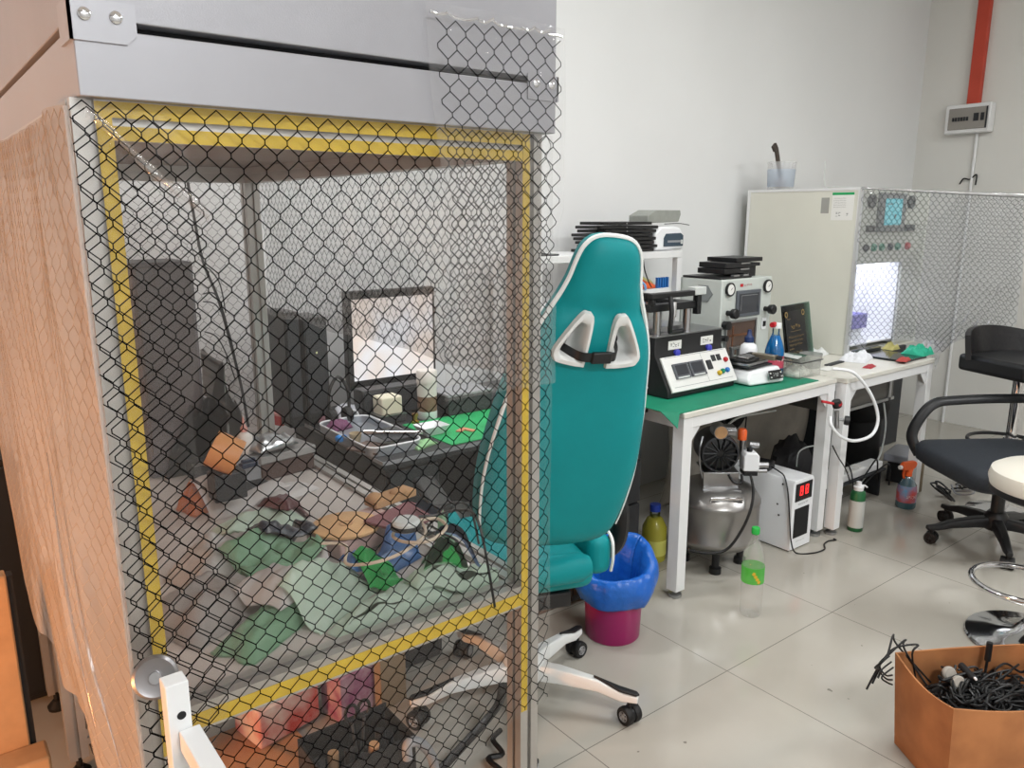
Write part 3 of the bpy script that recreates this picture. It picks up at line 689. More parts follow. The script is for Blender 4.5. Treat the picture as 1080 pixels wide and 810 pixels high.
part('handle', MB().tube([(-.02, .02, .075), (-.02, .02, .09), (.04, .02, .09), (.04, .02, .075)], .004, 6, smooth=False).xf(R_), M_darkmetal, t)
p = at(285, 470, z=BT + .09)
solo('grey_film_lump', 'crumpled grey foil on the flat metal box by the back post', 'foil', MB().pouch(p, .14, .10, .035, .3, 31), M_steel, ang=3.2)
p = at(262, 490, z=BT + .076)
solo('small_blue_clip', 'small dark blue clip on the tray right of the tan roll', 'clip', MB().cbox(p, (.05, .022, .014), .2).cbox(p + Vector((0, .0, .012)), (.04, .012, .01), .2), mat('navy_plastic', '1f2a40', .35), bevel=.003)
p = at(237, 478, y=1.9); ax = Vector((.75, -.35, -.45)).normalized()
t = thing('tan_tape_roll', 'fat tan and orange roll tilted on the dark tray', 'tape roll', p)
part('tape', MB().lathe([(.022, -.035), (.045, -.035), (.046, -.03), (.046, .03), (.045, .035), (.022, .035), (.022, -.035)], p, 28, ax, caps=False), mat('tan_tape', 'c98a52', .45), t)
part('core', MB().lathe([(.022, -.036), (.022, .036), (.019, .036), (.019, -.036), (.022, -.036)], p, 20, ax, caps=False), M_tan, t)
solo('roll_support', 'small dark block under the tilted tan roll', 'block', MB().box(p.x - .04, p.x + .04, p.y - .03, p.y + .03, BT + .052, p.z - .045), M_dark, bevel=.004)
p = at(256, 437, y=2.15); b0 = Vector((p.x, p.y, BT + .08))
t = thing('dropper_bottle', 'small pale bottle with a pointed nozzle near the back post', 'bottle', (p.x, p.y, BT + .08))
part('bottle_body', MB().lathe([(0, 0), (.02, 0), (.022, .004), (.022, .05), (.014, .062), (.008, .064)], b0, 18), mat('milky_plastic', 'cfcac4', .35), t)
part('nozzle', MB().lathe([(.010, .064), (.010, .075), (.004, .082), (.002, .105)], b0, 14), mat('pinkish_cap', 'c98f86', .4), t)
solo('bottle_stand_box', 'small grey box under the pointed dropper bottle', 'box', MB().box(p.x - .05, p.x + .05, p.y - .04, p.y + .05, BT + .001, BT + .08), M_grey, bevel=.003)
a = at(137, 278, y=2.32); b = at(203, 276, y=2.32)
t = thing('dark_computer_case', 'dark grey computer case standing at the left inside the bench', 'computer', ((a.x + b.x) / 2, 2.42, BT))
part('case', MB().box(a.x, b.x, 2.32, 2.52, BT + .001, a.z), mat('dark_case_grey', '625e62', .55, var=.2, vscale=9), t, bevel=.006)
part('front_panel', MB().box(a.x + .008, b.x - .008, 2.314, 2.32, BT + .02, a.z - .01), mat('dark_case_front', '5c585b', .45, var=.1, vscale=14), t, bevel=.003)
part('side_vent', MB().box(b.x, b.x + .003, 2.35, 2.49, BT + .15, a.z - .05), M_blackm, t)
solo('hanging_cable', 'long thin dark cable hanging down inside the bench left of the back post', 'cable', MB().tube([at(x, y, y=2.535) for x, y in [(198, 192), (204, 225), (214, 275), (230, 315), (244, 365), (255, 410), (262, 450)]], .0045, 7), M_dark)
mb = []
for k, pts in enumerate([[(213, 280), (222, 285), (232, 300), (238, 330)], [(214, 310), (226, 310), (236, 330), (245, 370)], [(214, 318), (228, 322), (240, 345), (252, 395)], [(216, 350), (228, 355), (238, 372), (248, 400)]]):
    solo('case_wire', 'thin dark wire drooping from the side of the dark computer case', 'wire', MB().tube([at(x, y, y=2.53) for x, y in pts], .0022, 5), M_dark, 'wires at the side of the dark computer case')
# under the bench, seen through the front opening below the rail
# ================================================================ charcoal desk behind the chair, right of the bench
DX0, DX1, DY0, DY1 = 1.085, 2.255, 2.03, 2.78
desk = thing('charcoal_desk', 'charcoal desk with green mat between the bench and the white table', 'desk', ((DX0 + DX1) / 2, 2.4, 0))
M_desk = mat('charcoal_laminate', '26272a', .5, var=.06, vscale=6)
part('desktop', MB().box(DX0, DX1, DY0, DY1, T - .028, T), M_desk, desk, bevel=.002)
part('edge_band', MB().box(DX0 - .002, DX1 + .002, DY0 - .0025, DY0 - .0001, T - .012, T), M_grey, desk)
part('edge_band', MB().box(DX0 - .0025, DX0 - .0001, DY0, DY1, T - .012, T), M_grey, desk)
for x0, x1 in ((DX0 + .02, DX0 + .21), (DX1 - .36, DX1 - .01)):
    pd = part('pedestal', MB().box(x0, x1, DY0 + .03, DY1 - .03, .03, T - .029), M_desk, desk, bevel=.003)
    for z0, z1 in ((.06, .36), (.37, .54), (.55, .72)):
        dr = part('drawer_front', MB().box(x0 + .006, x1 - .006, DY0 + .012, DY0 + .03, z0, z1), M_desk, pd, bevel=.003)
part('back_panel', MB().box(DX0 + .21, DX1 - .36, DY1 - .06, DY1 - .04, .25, T - .029), M_desk, desk)
def D(px, py, z=T): return at(px, py, z=z)
a = D(476, 470); b = D(560, 470)
solo('green_mat', 'bright green rubber mat on the charcoal desk behind the chair', 'mat', MB().prism([(a.x, 2.045, T + .0005), (2.0, 2.045, T + .0005), (2.0, 2.36, T + .0005), (a.x + .0, 2.36, T + .0005)], (0, 0, .003)), M_greenb)
q = D(487, 455); solo('salmon_chip', 'small salmon scrap on the bright green mat', 'scrap', MB().cbox(q + Vector((0, 0, .006)), (.05, .02, .004), .5).cbox(q + Vector((.02, -.02, .006)), (.02, .035, .004), .3), mat('salmon', 'd08a6a', .6))
# monitor behind it with a pale warm picture
a = at(364, 308, y=2.62); b = at(375, 404, y=2.62); c = at(458, 299, y=2.62)
t = thing('wide_monitor', 'black framed monitor with bright white screen on the charcoal desk', 'monitor', ((a.x + c.x) / 2, 2.65, T))
zt, zb = a.z, at(375, 412, y=2.62).z
part('bezel', MB().box(a.x, c.x, 2.62, 2.655, zb, zt), M_black, t, bevel=.004)
def screenmat():
    m = bpy.data.materials.new('monitor_picture'); m.use_nodes = True; nt = m.node_tree; b_ = nt.nodes['Principled BSDF']; N = nt.nodes.new; L = nt.links.new
    tc = N('ShaderNodeTexCoord'); n = N('ShaderNodeTexNoise'); n.inputs['Scale'].default_value = 5; L(tc.outputs['Object'], n.inputs[0])
    r = N('ShaderNodeValToRGB'); r.color_ramp.elements[0].position = .42; r.color_ramp.elements[1].position = .6; r.color_ramp.elements[0].color = rgb('f4f4f8'); r.color_ramp.elements[1].color = rgb('f2e2d6')
    L(n.outputs['Fac'], r.inputs[0]); L(r.outputs[0], b_.inputs['Emission Color']); b_.inputs['Emission Strength'].default_value = .8; b_.inputs['Base Color'].default_value = (.05, .05, .05, 1); b_.inputs['Roughness'].default_value = .2
    return m
part('screen', MB().box(a.x + .022, c.x - .012, 2.6185, 2.62, zb + .035, zt - .03), screenmat(), t)
mx = (a.x + c.x) / 2
part('stand', MB().box(mx - .04, mx + .04, 2.656, 2.67, T + .01, zb + .1).box(mx - .12, mx + .12, 2.585, 2.74, T + .0005, T + .012), M_black, t, bevel=.003)
# black tower speakers and small black box
for k, (x0, x1, y, lab) in enumerate(((299, 315, 2.56, 'left narrow black slab speaker left of the white screen monitor'), (319, 344, 2.56, 'right wide black slab speaker nearest the white screen monitor'))):
    p0 = at(x0, 330 + k * 6, y=y); p1 = at(x1, 330, y=y)
    t = thing('slab_speaker', lab, 'speaker', ((p0.x + p1.x) / 2, y, T + .001))
    part('cabinet', MB().box(p0.x, p1.x, y, y + .16, T + .001, p0.z), M_black, t, bevel=.004)
    part('grille', MB().box(p0.x + .006, p1.x - .006, y - .004, y, T + .04, p0.z - .012), M_dark, t, bevel=.002)
    if k: part('power_light', MB().lathe([(.004, 0), (.003, .002), (0, .002)], at(334, 372, y=y - .004), 10, (0, -1, 0)), mat('pale_led', 'cfd8a0', .3), t)
p0 = at(382, 412, y=2.50); p1 = at(448, 404, y=2.50)
t = thing('black_amplifier_box', 'low black box with matt front standing before the white screen monitor', 'amplifier', ((p0.x + p1.x) / 2, 2.52, T))
part('case', MB().box(p0.x, p1.x, 2.50, 2.575, T + .006, p0.z - .004), M_black, t, bevel=.005)
part('front_panel', MB().box(p0.x + .006, p1.x - .006, 2.496, 2.50, T + .012, p0.z - .012), M_dark, t, bevel=.001)
part('foot', MB().box(p0.x + .02, p0.x + .05, 2.51, 2.55, T, T + .006), M_rubber, t); part('foot', MB().box(p1.x - .05, p1.x - .02, 2.51, 2.55, T, T + .006), M_rubber, t)
q = at(353, 385, y=2.52)
t = thing('black_headset', 'small round black headset standing between speaker and monitor', 'headset', (q.x, 2.50, T))
part('headband', MB().tube([(q.x - .035, 2.50, T + .01), (q.x - .036, 2.50, T + .12), (q.x, 2.50, T + .175), (q.x + .036, 2.50, T + .12), (q.x + .035, 2.50, T + .01)], .006, 8), M_black, t)
for s_ in (-1, 1): part('ear_cushion', MB().lathe([(0, -.012), (.028, -.012), (.032, 0), (.028, .012), (0, .012)], (q.x + s_ * .03, 2.50, T + .034), 20, (1, 0, 0)), M_blackm, t)
# small things on the near left of the desk
q = D(385, 468)
R_ = Matrix.Translation((q.x, q.y, T)) @ Matrix.Rotation(.0, 4, 'Z')
p00 = D(394, 484); 
t = thing('metal_parts_tray', 'rounded metal tray of small parts on the near left corner of the desk', 'tray', (p00.x + .10, p00.y + .18, T))
def rr(x0, x1, y0, y1, r, n=5):
    P = []
    for cx, cy, a0 in ((x1 - r, y0 + r, -90), (x1 - r, y1 - r, 0), (x0 + r, y1 - r, 90), (x0 + r, y0 + r, 180)):
        for k in range(n + 1): a = math.radians(a0 + 90 * k / n); P.append((cx + r * math.cos(a), cy + r * math.sin(a)))
    return P
x0, y0 = p00.x - .004, p00.y + .005
o_ = rr(x0, x0 + .19, y0, y0 + .40, .04); i_ = rr(x0 + .006, x0 + .184, y0 + .006, y0 + .394, .036); n = len(o_)
mb = MB().add([(x, y, T + .001) for x, y in o_] + [(x, y, T + .028) for x, y in o_] + [(x, y, T + .028) for x, y in i_] + [(x, y, T + .005) for x, y in i_],
    [(k + n * j, (k + 1) % n + n * j, (k + 1) % n + n * (j + 1), k + n * (j + 1)) for j in range(3) for k in range(n)] + [tuple(range(3 * n, 4 * n)), tuple(range(n))[::-1]])
part('tray_body', mb, mat('tray_metal', 'a8adb4', .32, .6), t)
part('rolled_rim', MB().tube([(x, y, T + .029) for x, y in o_], .003, 6, closed=True, k=1, smooth=False), M_whitep, t)
tz = T + .006
q = D(360, 466, tz); solo('blue_eraser', 'rounded bright blue block in the metal tray', 'block', MB().cbox(q + Vector((0, 0, .012)), (.035, .03, .022), .3), mat('bright_blue', '2a86d6', .45), bevel=.008)
q = D(375, 466, tz); solo('tan_pot', 'small tan pot in the metal tray beside the blue block', 'pot', MB().lathe([(0, 0), (.016, 0), (.021, .03), (.019, .03), (.015, .004), (0, .004)], q, 18), mat('tan_ceramic', 'b8a78a', .5))
q = D(357, 452, tz); solo('purple_cloth', 'crumpled purple rag at the far side of the metal tray', 'rag', MB().pouch(q, .08, .06, .035, .3, 51), mat('purple_cloth', '6d3a5c', .7), ang=3.2)
q = D(345, 443, tz); solo('reddish_rag', 'dull reddish rag at the back of the metal tray', 'rag', MB().pouch(q, .09, .05, .03, .1, 52), mat('dull_red_cloth', '7a5058', .7), ang=3.2)
q = D(395, 475, tz); solo('brown_board', 'brown board lying in the near corner of the metal tray', 'board', MB().cbox(q + Vector((0, .02, .004)), (.10, .12, .006), .4), mat('brown_board', '6e5c55', .5), bevel=.001)
q = D(368, 432); solo('white_tissue_bundle', 'white bundle of tissue behind the metal tray', 'tissue', MB().pouch(D(368, 440), .12, .08, .05, .1, 53), mat('tissue_white', 'd2d3da', .7), ang=3.2)
q = D(372, 446); solo('white_tape_ring', 'small white tape ring behind the metal tray', 'tape', MB().lathe([(.018, -.01), (.024, -.01), (.024, .01), (.018, .01), (.018, -.01)], q + Vector((0, 0, .025)), 22, (.3, -.9, .2), caps=False), M_whitep)
q = D(410, 444); t = thing('cream_cup', 'square cream cup on a small dark stand on the desk', 'cup', (q.x, q.y, T))
part('cup_body', MB().box(q.x - .042, q.x + .042, q.y - .03, q.y + .04, T + .03, T + .095), M_cream, t, bevel=.006)
part('stand', MB().box(q.x - .05, q.x + .055, q.y - .036, q.y + .05, T + .001, T + .028), M_dark, t, bevel=.003); part('plate', MB().box(q.x - .052, q.x + .057, q.y - .038, q.y + .052, T + .0285, T + .0305), M_steel, t)
a, b = D(384, 456, T + .041), D(446, 456, T + .041)
t = thing('steel_rod_tool', 'long shiny steel tool across the desk front of the cream cup', 'tool', (a.x, a.y, T))
part('rod', MB().cyl(a, b, .006, n=12).cyl(a - Vector((.0, 0, .0)), a + (b - a) * .18, .009, n=12), M_chrome, t); part('holder', MB().box(min(a.x, b.x) + .02, max(a.x, b.x) - .02, min(a.y, b.y) + .0, max(a.y, b.y) + .03, T + .0325, T + .0345), M_dark, t)
q = D(460, 460); t = thing('white_square_dish', 'white square dish on the desk beside the green mat', 'dish', (q.x, q.y, T))
part('dish_body', MB().add([(q.x + sx * r, q.y + .03 + sy * r * .8, T + zz_) for r, zz_ in ((.030, .001), (.050, .034), (.047, .034), (.028, .005)) for sx, sy in ((-1, -1), (1, -1), (1, 1), (-1, 1))], [(k + 4 * j, (k + 1) % 4 + 4 * j, (k + 1) % 4 + 4 * (j + 1), k + 4 * (j + 1)) for j in range(3) for k in range(4)] + [(12, 13, 14, 15), (3, 2, 1, 0)]), M_whitep, t, smooth=False)
q = D(465, 446); t = thing('brown_jar', 'tall white and brown jar standing behind the white dish', 'jar', (q.x, q.y + .06, T))
c_ = (q.x, q.y + .09, T)
part('jar_base', MB().lathe([(0, .001), (.034, .001), (.036, .004), (.036, .03), (0, .03)], c_, 26), M_whitep, t)
part('jar_middle', MB().lathe([(.0355, .03), (.0355, .085), (.0, .085)], c_, 26), mat('brown_liquid', '7d5f4c', .3), t)
part('jar_top', MB().lathe([(.036, .085), (.036, .135), (.038, .136), (.038, .175), (.034, .18), (0, .18)], c_, 26), mat('off_white_plastic', 'd3cdc6', .35), t)
q = D(438, 447); solo('brass_fitting', 'little brass fitting left of the white dish', 'fitting', MB().lathe([(0, 0), (.016, 0), (.016, .012), (.009, .014), (.009, .03), (.013, .03), (.013, .038), (0, .038)], q, 6), mat('brass', 'b98a3e', .3, .9), smooth=False)
q = D(420, 470); solo('green_scrap', 'pale green film scrap on the desk edge left of the dish', 'scrap', MB().pouch(D(446, 470), .10, .05, .018, .3, 54), mat('pale_green_scrap', '8fbf8a', .5), ang=3.2)
q = D(500, 437); t = thing('dark_flat_box', 'dark flat box with a grey top edge at the back of the green mat', 'box', (q.x, q.y + .08, T))
part('box_body', MB().box(q.x - .10, q.x + .10, q.y + .02, q.y + .16, T + .004, T + .075), M_dark, t, bevel=.004); part('lid_edge', MB().box(q.x - .102, q.x + .102, q.y + .016, q.y + .162, T + .075, T + .083), M_grey, t, bevel=.002)
q = at(300, 440, z=BT + .02)
t = thing('red_box', 'small red box on the bench just right of the back post', 'box', (q.x, q.y, BT))
part('box_body', MB().cbox((q.x, q.y, BT + .02), (.10, .08, .036), .3), M_red, t, bevel=.003); part('lid', MB().cbox((q.x, q.y, BT + .041), (.102, .082, .006), .3), mat('pale_red', 'c0807c', .5), t)
q = at(305, 418, z=BT + .02)
for k in range(4):
    pts = [(q.x - .07 + .04 * k * .5 + .05 * math.sin(a * 1.9 + k), q.y - .02 + .03 * math.cos(a * 1.3 + k), BT + .05 + .03 * math.sin(a * 2.3 + k * 2) + .0 * k) for a in range(7)]
    solo('loose_wire', 'tangled pale and dark wires at the foot of the black slab speakers', 'wire', MB().tube(pts, .003, 5), M_dark if k % 2 else M_lgrey, 'wires by the slab speakers')
# ---------------------------------------------------------------- white rack over desk and table
RKX0, RKX1, RKY0, RKY1, RKZ = 2.07, 2.975, 2.50, 2.80, 1.325
rack = thing('white_rack', 'white square tube rack with shelf standing behind the teal chair', 'rack', ((RKX0 + RKX1) / 2, 2.65, T))
part('shelf', MB().box(RKX0, RKX1, RKY0, RKY1, RKZ - .03, RKZ), M_white, rack, bevel=.002)
part('shelf', MB().box(RKX0 + .03, RKX1 - .03, RKY0 + .01, RKY1 - .01, 1.095, 1.115), M_white, rack, bevel=.002)
for x in (RKX0 + .016, RKX1 - .016):
    for y in (RKY0 + .016, RKY1 - .016): part('post', MB().box(x - .016, x + .016, y - .016, y + .016, T + .001, RKZ - .031), M_white, rack, bevel=.002)
M_tray = mat('black_tray', '141416', .38)
# stack of black mould trays
for k in range(8):
    w = .355 - .012 * (k % 3); x0 = 2.475 + .012 * ((k * 7) % 4); z0 = RKZ + .001 + k * .0175
    if k >= 7: x0 += .04; w -= .06
    nm = ['bottom', 'second lowest', 'third lowest', 'fourth', 'fifth', 'sixth', 'second from the top', 'topmost'][k]
    t = thing('black_mould_tray', 'black mould tray on the white rack, %s of its stack' % nm, 'tray', (x0 + w / 2, 2.64, z0), 'black trays stacked on the white rack')
    part('tray_body', MB().box(x0, x0 + w, 2.55, 2.74, z0, z0 + .0135), M_tray, t, bevel=.002)
    part('side_tab', MB().box(x0 - .014, x0, 2.58 + .01 * (k % 3), 2.66, z0 + .003, z0 + .010), M_tray, t); part('locating_pin', MB().cyl((x0 + w * .4, 2.549, z0 + .007), (x0 + w * .4, 2.546, z0 + .007), .0035, n=8), M_steel, t)
solo('flat_black_tray', 'flat black tray at the left end of the white rack shelf', 'tray', MB().box(2.09, 2.21, 2.52, 2.70, RKZ + .001, RKZ + .008).prism([(2.10, 2.53, RKZ + .008), (2.15, 2.53, RKZ + .008), (2.11, 2.53, RKZ + .022), (2.10, 2.53, RKZ + .022)], (0, .1, 0)), M_black)
t = thing('grey_box', 'grey sloped box lying on top of the black tray stack', 'box', (2.9, 2.63, 1.447))
part('box_body', MB().prism([(2.80, 2.57, 1.455), (3.02, 2.57, 1.46), (3.035, 2.57, 1.495), (3.03, 2.57, 1.515), (2.86, 2.57, 1.515), (2.80, 2.57, 1.49)], (0, .12, 0)), mat('warm_grey_box', '8d908a', .5, var=.06), t, bevel=.003)
part('wire_ends', MB().tube([(2.93, 2.58, 1.45), (3.02, 2.57, 1.452), (3.10, 2.57, 1.444)], .002, 5), M_dark, t)
t = thing('white_steriliser', 'small rounded white appliance with dark window at the right end of the rack', 'appliance', (2.93, 2.65, RKZ))
px0, px1 = 2.845, 3.055
prof = [(px0, RKZ + .002), (px1 - .005, RKZ + .002), (px1, RKZ + .02), (px1, RKZ + .07), (px1 - .03, RKZ + .108), (px1 - .07, RKZ + .115), (px0 + .04, RKZ + .115), (px0, RKZ + .08)]
part('housing', MB().prism([(x, 2.56, z) for x, z in prof], (0, .2, 0)), M_whitep, t, bevel=.012, seg=3)
part('window', MB().prism([(px0 + .06, 2.556, RKZ + .02), (px1 - .012, 2.556, RKZ + .02), (px1 - .012, 2.556, RKZ + .07), (px1 - .03, 2.556, RKZ + .082), (px0 + .075, 2.556, RKZ + .08), (px0 + .06, 2.556, RKZ + .06)], (0, .003, 0)), mat('dark_window', '2e4150', .12), t)
part('window_bar', MB().box(px0 + .085, px1 - .03, 2.5545, 2.556, RKZ + .038, RKZ + .048), M_grey, t); part('badge', MB().box(px1 - .03, px1 - .016, 2.5545, 2.556, RKZ + .03, RKZ + .05), M_lgrey, t)
# box of coloured wires on the lower rack shelf
t = thing('wire_box', 'open white box of blue yellow and red wires behind the black press', 'box', (2.75, 2.62, 1.115))
part('box_body', MB().box(2.55, 2.93, 2.535, 2.72, 1.116, 1.150), M_white, t, bevel=.003)
part('red_wires', MB().pouch((2.80, 2.60, 1.151), .16, .10, .035, .1, 61), M_orange, t, ang=3.2)
part('yellow_wires', MB().pouch((2.83, 2.66, 1.158), .20, .09, .045, .1, 62), mat('pale_yellow', 'd6cf86', .5), t, ang=3.2)
part('blue_hose', MB().tube([(2.56, 2.53, 1.145), (2.58, 2.525, 1.18), (2.66, 2.525, 1.205), (2.74, 2.525, 1.18), (2.76, 2.53, 1.15)], .006, 8), mat('light_blue_hose', '7fb0e2', .4), t)
for x in (2.86, 2.875, 2.895, 2.91, 2.93): part('blue_clip', MB().box(x, x + .008, 2.545, 2.56, 1.151, 1.20), M_blue, t)
solo('rack_cable', 'thin black cable hanging from the white rack shelf edge', 'cable', MB().tube([(2.71, 2.505, 1.29), (2.74, 2.52, 1.24), (2.77, 2.52, 1.185), (2.80, 2.53, 1.16)], .003, 5), M_cable)
# ================================================================ teal gaming chair seen from behind
M_teal = mat('teal_leather', '088589', .5, spec=.25, var=.05, vscale=7, bump=.05, bscale=260)
M_pipe = mat('white_piping', 'e2e6e4', .45)
M_wframe = mat('white_gloss_plastic', 'd6d8d6', .3)
B_ = at(575, 578, y=1.48); T_ = at(624, 248, y=1.30)
r0 = Vector((math.cos(math.radians(-20)), math.sin(math.radians(-20)), 0))
upv = (T_ - B_).normalized() * .84 + r0 * .06; upv.normalize()
rv = (r0 - upv * r0.dot(upv)).normalized(); fv = upv.cross(rv)          # fv points to the chair's front
cc = Vector((1.372, 1.709, 0)); fh = Vector((fv.x, fv.y, 0)).normalized(); rh = Vector((fh.y, -fh.x, 0))
gc = thing('gaming_chair', 'teal gaming chair with white piping seen from behind in front of the charcoal desk', 'chair', (cc.x, cc.y, 0))
half = [(.0, .842), (.03, .84), (.055, .83), (.073, .808), (.083, .775), (.09, .74), (.104, .70), (.124, .658), (.148, .60), (.163, .55), (.178, .47), (.19, .40), (.202, .30), (.207, .22), (.203, .14), (.192, .07), (.172, .032), (.13, .012), (.06, .002), (0, 0)]
sm = [Vector((u, v, 0)) for u, v in half]
hs_ = smoothpath(sm, 3)
outline = [(p.x, p.y) for p in hs_] + [(-p.x, p.y) for p in hs_[-2:0:-1]]
def hole(s, gr):
    pts = [(.030, .648), (.046, .664), (.064, .655), (.106, .582), (.104, .556), (.090, .548), (.040, .541), (.030, .552)]
    c = (sum(p[0] for p in pts) / 8, sum(p[1] for p in pts) / 8)
    q = [Vector((s * (c[0] + (u - c[0]) * gr), c[1] + (v - c[1]) * gr, 0)) for u, v in pts]
    return [(p.x, p.y) for p in smoothpath(q, 4, closed=True)]
def dseg(p, loop):
    best = 9
    for i in range(len(loop)):
        a, b = loop[i], loop[(i + 1) % len(loop)]
        dx, dy = b[0] - a[0], b[1] - a[1]; L2 = dx * dx + dy * dy + 1e-12
        t = max(0, min(1, ((p[0] - a[0]) * dx + (p[1] - a[1]) * dy) / L2))
        best = min(best, math.hypot(p[0] - a[0] - t * dx, p[1] - a[1] - t * dy))
    return best
def inpoly(p, loop):
    c = False; j = len(loop) - 1
    for i in range(len(loop)):
        a, b = loop[i], loop[j]
        if (a[1] > p[1]) != (b[1] > p[1]) and p[0] < (b[0] - a[0]) * (p[1] - a[1]) / (b[1] - a[1]) + a[0]: c = not c
        j = i
    return c
def C3(u, v, w): return B_ + rv * u + upv * v + fv * w
h1, h2 = hole(1, .93), hole(-1, .93)
pts = list(outline); edges = [(i, (i + 1) % len(outline)) for i in range(len(outline))]
for hl in (h1, h2):
    o = len(pts); pts += hl; edges += [(o + i, o + (i + 1) % len(hl)) for i in range(len(hl))]
step = .016
for j in range(int(.84 / step)):
    for i in range(-14, 15):
        p = (i * step + (step / 2 if j % 2 else 0), .01 + j * step)
        if inpoly(p, outline) and dseg(p, outline) > .007 and not any(inpoly(p, hl) or dseg(p, hl) < .006 for hl in (h1, h2)): pts.append(p)
rr_ = delaunay_2d_cdt([Vector(p) for p in pts], edges, [], 1, 1e-5)
vc, fc = rr_[0], rr_[2]
tri = []
for f in fc:
    c = (sum(vc[i].x for i in f) / 3, sum(vc[i].y for i in f) / 3)
    if inpoly(c, outline) and not inpoly(c, h1) and not inpoly(c, h2): tri.append(tuple(f))
def wback(u, v):
    d = dseg((u, v), outline)
    dh = min(dseg((u, v), h1), dseg((u, v), h2))
    sh = .012 * math.exp(-((v - .665) / .03) ** 2) * (1 if v > .665 else .6)
    cur = .10 * max(0, .42 - v) ** 2 * .6 + .06 * max(0, v - .66) ** 2
    lum = .004 * math.exp(-((v - .30) / .1) ** 2)
    return -.03 * (1 - math.exp(-d / .022)) - lum + sh + cur - .004 * math.exp(-dh / .03)
def wfront(u, v):
    d = dseg((u, v), outline); bol = .045 * max(0, min(1, (abs(u) - .11) / .07)) * (1 if v < .60 else 0)
    return .03 + .03 * (1 - math.exp(-d / .02)) + bol
bk = [C3(p.x, p.y, wback(p.x, p.y)) for p in vc]; fr = [C3(p.x, p.y, wfront(p.x, p.y)) for p in vc]
mb = MB().add(bk + fr, tri + [tuple(i + len(bk) for i in f)[::-1] for f in tri])
cnt = {}
for f in tri:
    for a, b in ((f[0], f[1]), (f[1], f[2]), (f[2], f[0])): cnt[tuple(sorted((a, b)))] = cnt.get(tuple(sorted((a, b))), 0) + 1
o = len(bk)
mb.add([], [])
for (a, b), c in cnt.items():
    if c == 1: mb.f.append([a, b, b + o, a + o]); mb.mi.append(0)
back = part('backrest', mb, M_teal, gc, ang=1.2)
pl = [p for p in outline if p[1] > .06]; ks = max(range(len(pl)), key=lambda i: math.dist(pl[i], pl[i - 1])); pl = pl[ks:] + pl[:ks]
part('piping', MB().tube([C3(u * 1.003, v, .002) for u, v in pl], lambda k: .0022 + .0036 * min(1, max(0, (1 - abs(k - .42) * 2.2)) * 3), 6, k=1, smooth=False), M_pipe, back)
for s in (1, -1):
    lo, li = hole(s, 1.10), hole(s, .72); n = len(lo); lm = hole(s, .86)
    rows = [[C3(u, v, -.030) for u, v in lo], [C3(u, v, -.044) for u, v in hole(s, 1.06)], [C3(u, v, -.046) for u, v in lm], [C3(u, v, -.040) for u, v in li], [C3(u, v, .05) for u, v in hole(s, .66)], [C3(u, v, .07) for u, v in hole(s, .9)]]
    mb = MB().add([p for r in rows for p in r], [(k + n * j, (k + 1) % n + n * j, (k + 1) % n + n * (j + 1), k + n * (j + 1)) for j in range(5) for k in range(n)])
    part('vent_frame', mb, M_wframe, gc, label='white hole surround', ang=.9)
sb = MB()
def ribbon(pts, wd, th):
    m = MB(); P = smoothpath(pts, 5)
    v = []; f = []
    for i, p in enumerate(P):
        for a, b in ((-1, -1), (1, -1), (1, 1), (-1, 1)): v.append(p + upv * (a * wd / 2) + fv * (b * th / 2))
    for i in range(len(P) - 1):
        for k in range(4): f.append((i * 4 + k, i * 4 + (k + 1) % 4, i * 4 + 4 + (k + 1) % 4, i * 4 + 4 + k))
    f += [(3, 2, 1, 0), tuple(range(len(v) - 4, len(v)))]
    return m.add(v, f)
st = part('lumbar_strap', ribbon([C3(-.10, .575, .07), C3(-.075, .570, .0), C3(-.05, .566, -.045), C3(-.02, .566, -.054), C3(.025, .570, -.054), C3(.05, .574, -.04), C3(.062, .60, .02)], .022, .003), M_black, gc, label='black strap')
part('buckle', MB().add([C3(u, v, w) for w in (-.050, -.062) for u, v in ((-.02, .552), (.03, .556), (.03, .584), (-.02, .580))], [(3, 2, 1, 0), (4, 5, 6, 7)] + [(k, (k + 1) % 4, 4 + (k + 1) % 4, 4 + k) for k in range(4)]), M_black, st, bevel=.003)
# seat, side wings, arm rests
def S(f, r, z): return cc + fh * f + rh * r + Vector((0, 0, z))
def seatfn(u, v):
    a = 2 * PI * u; rx = .25; ry = .25
    return (0, 0, 0)
RS = Matrix(((rh.x, fh.x, 0, cc.x), (rh.y, fh.y, 0, cc.y), (0, 0, 1, 0), (0, 0, 0, 1)))
mb = MB().box(-.155, .155, -.19, .26, .455, .545).xf(RS)
part('seat_cushion', mb, M_teal, gc, bevel=.035, seg=4)
for s in (-1, 1):
    wng = part('side_wing', MB().box(min(s * .15, s * .225), max(s * .15, s * .225), -.15, .24, .47, .590).xf(RS), M_teal, gc, bevel=.03, seg=4)
    part('piping', MB().tube([S(f, s * .222, z) for f, z in ((-.14, .48), (-.152, .53), (-.13, .588), (0, .594), (.2, .588))], .005, 6), M_pipe, wng)
part('seat_rear_roll', MB().lathe([(0, -.15), (.028, -.148), (.042, -.12), (.044, 0), (.042, .12), (.028, .148), (0, .15)], S(-.195, -.02, .535), 20, rh), M_teal, gc)
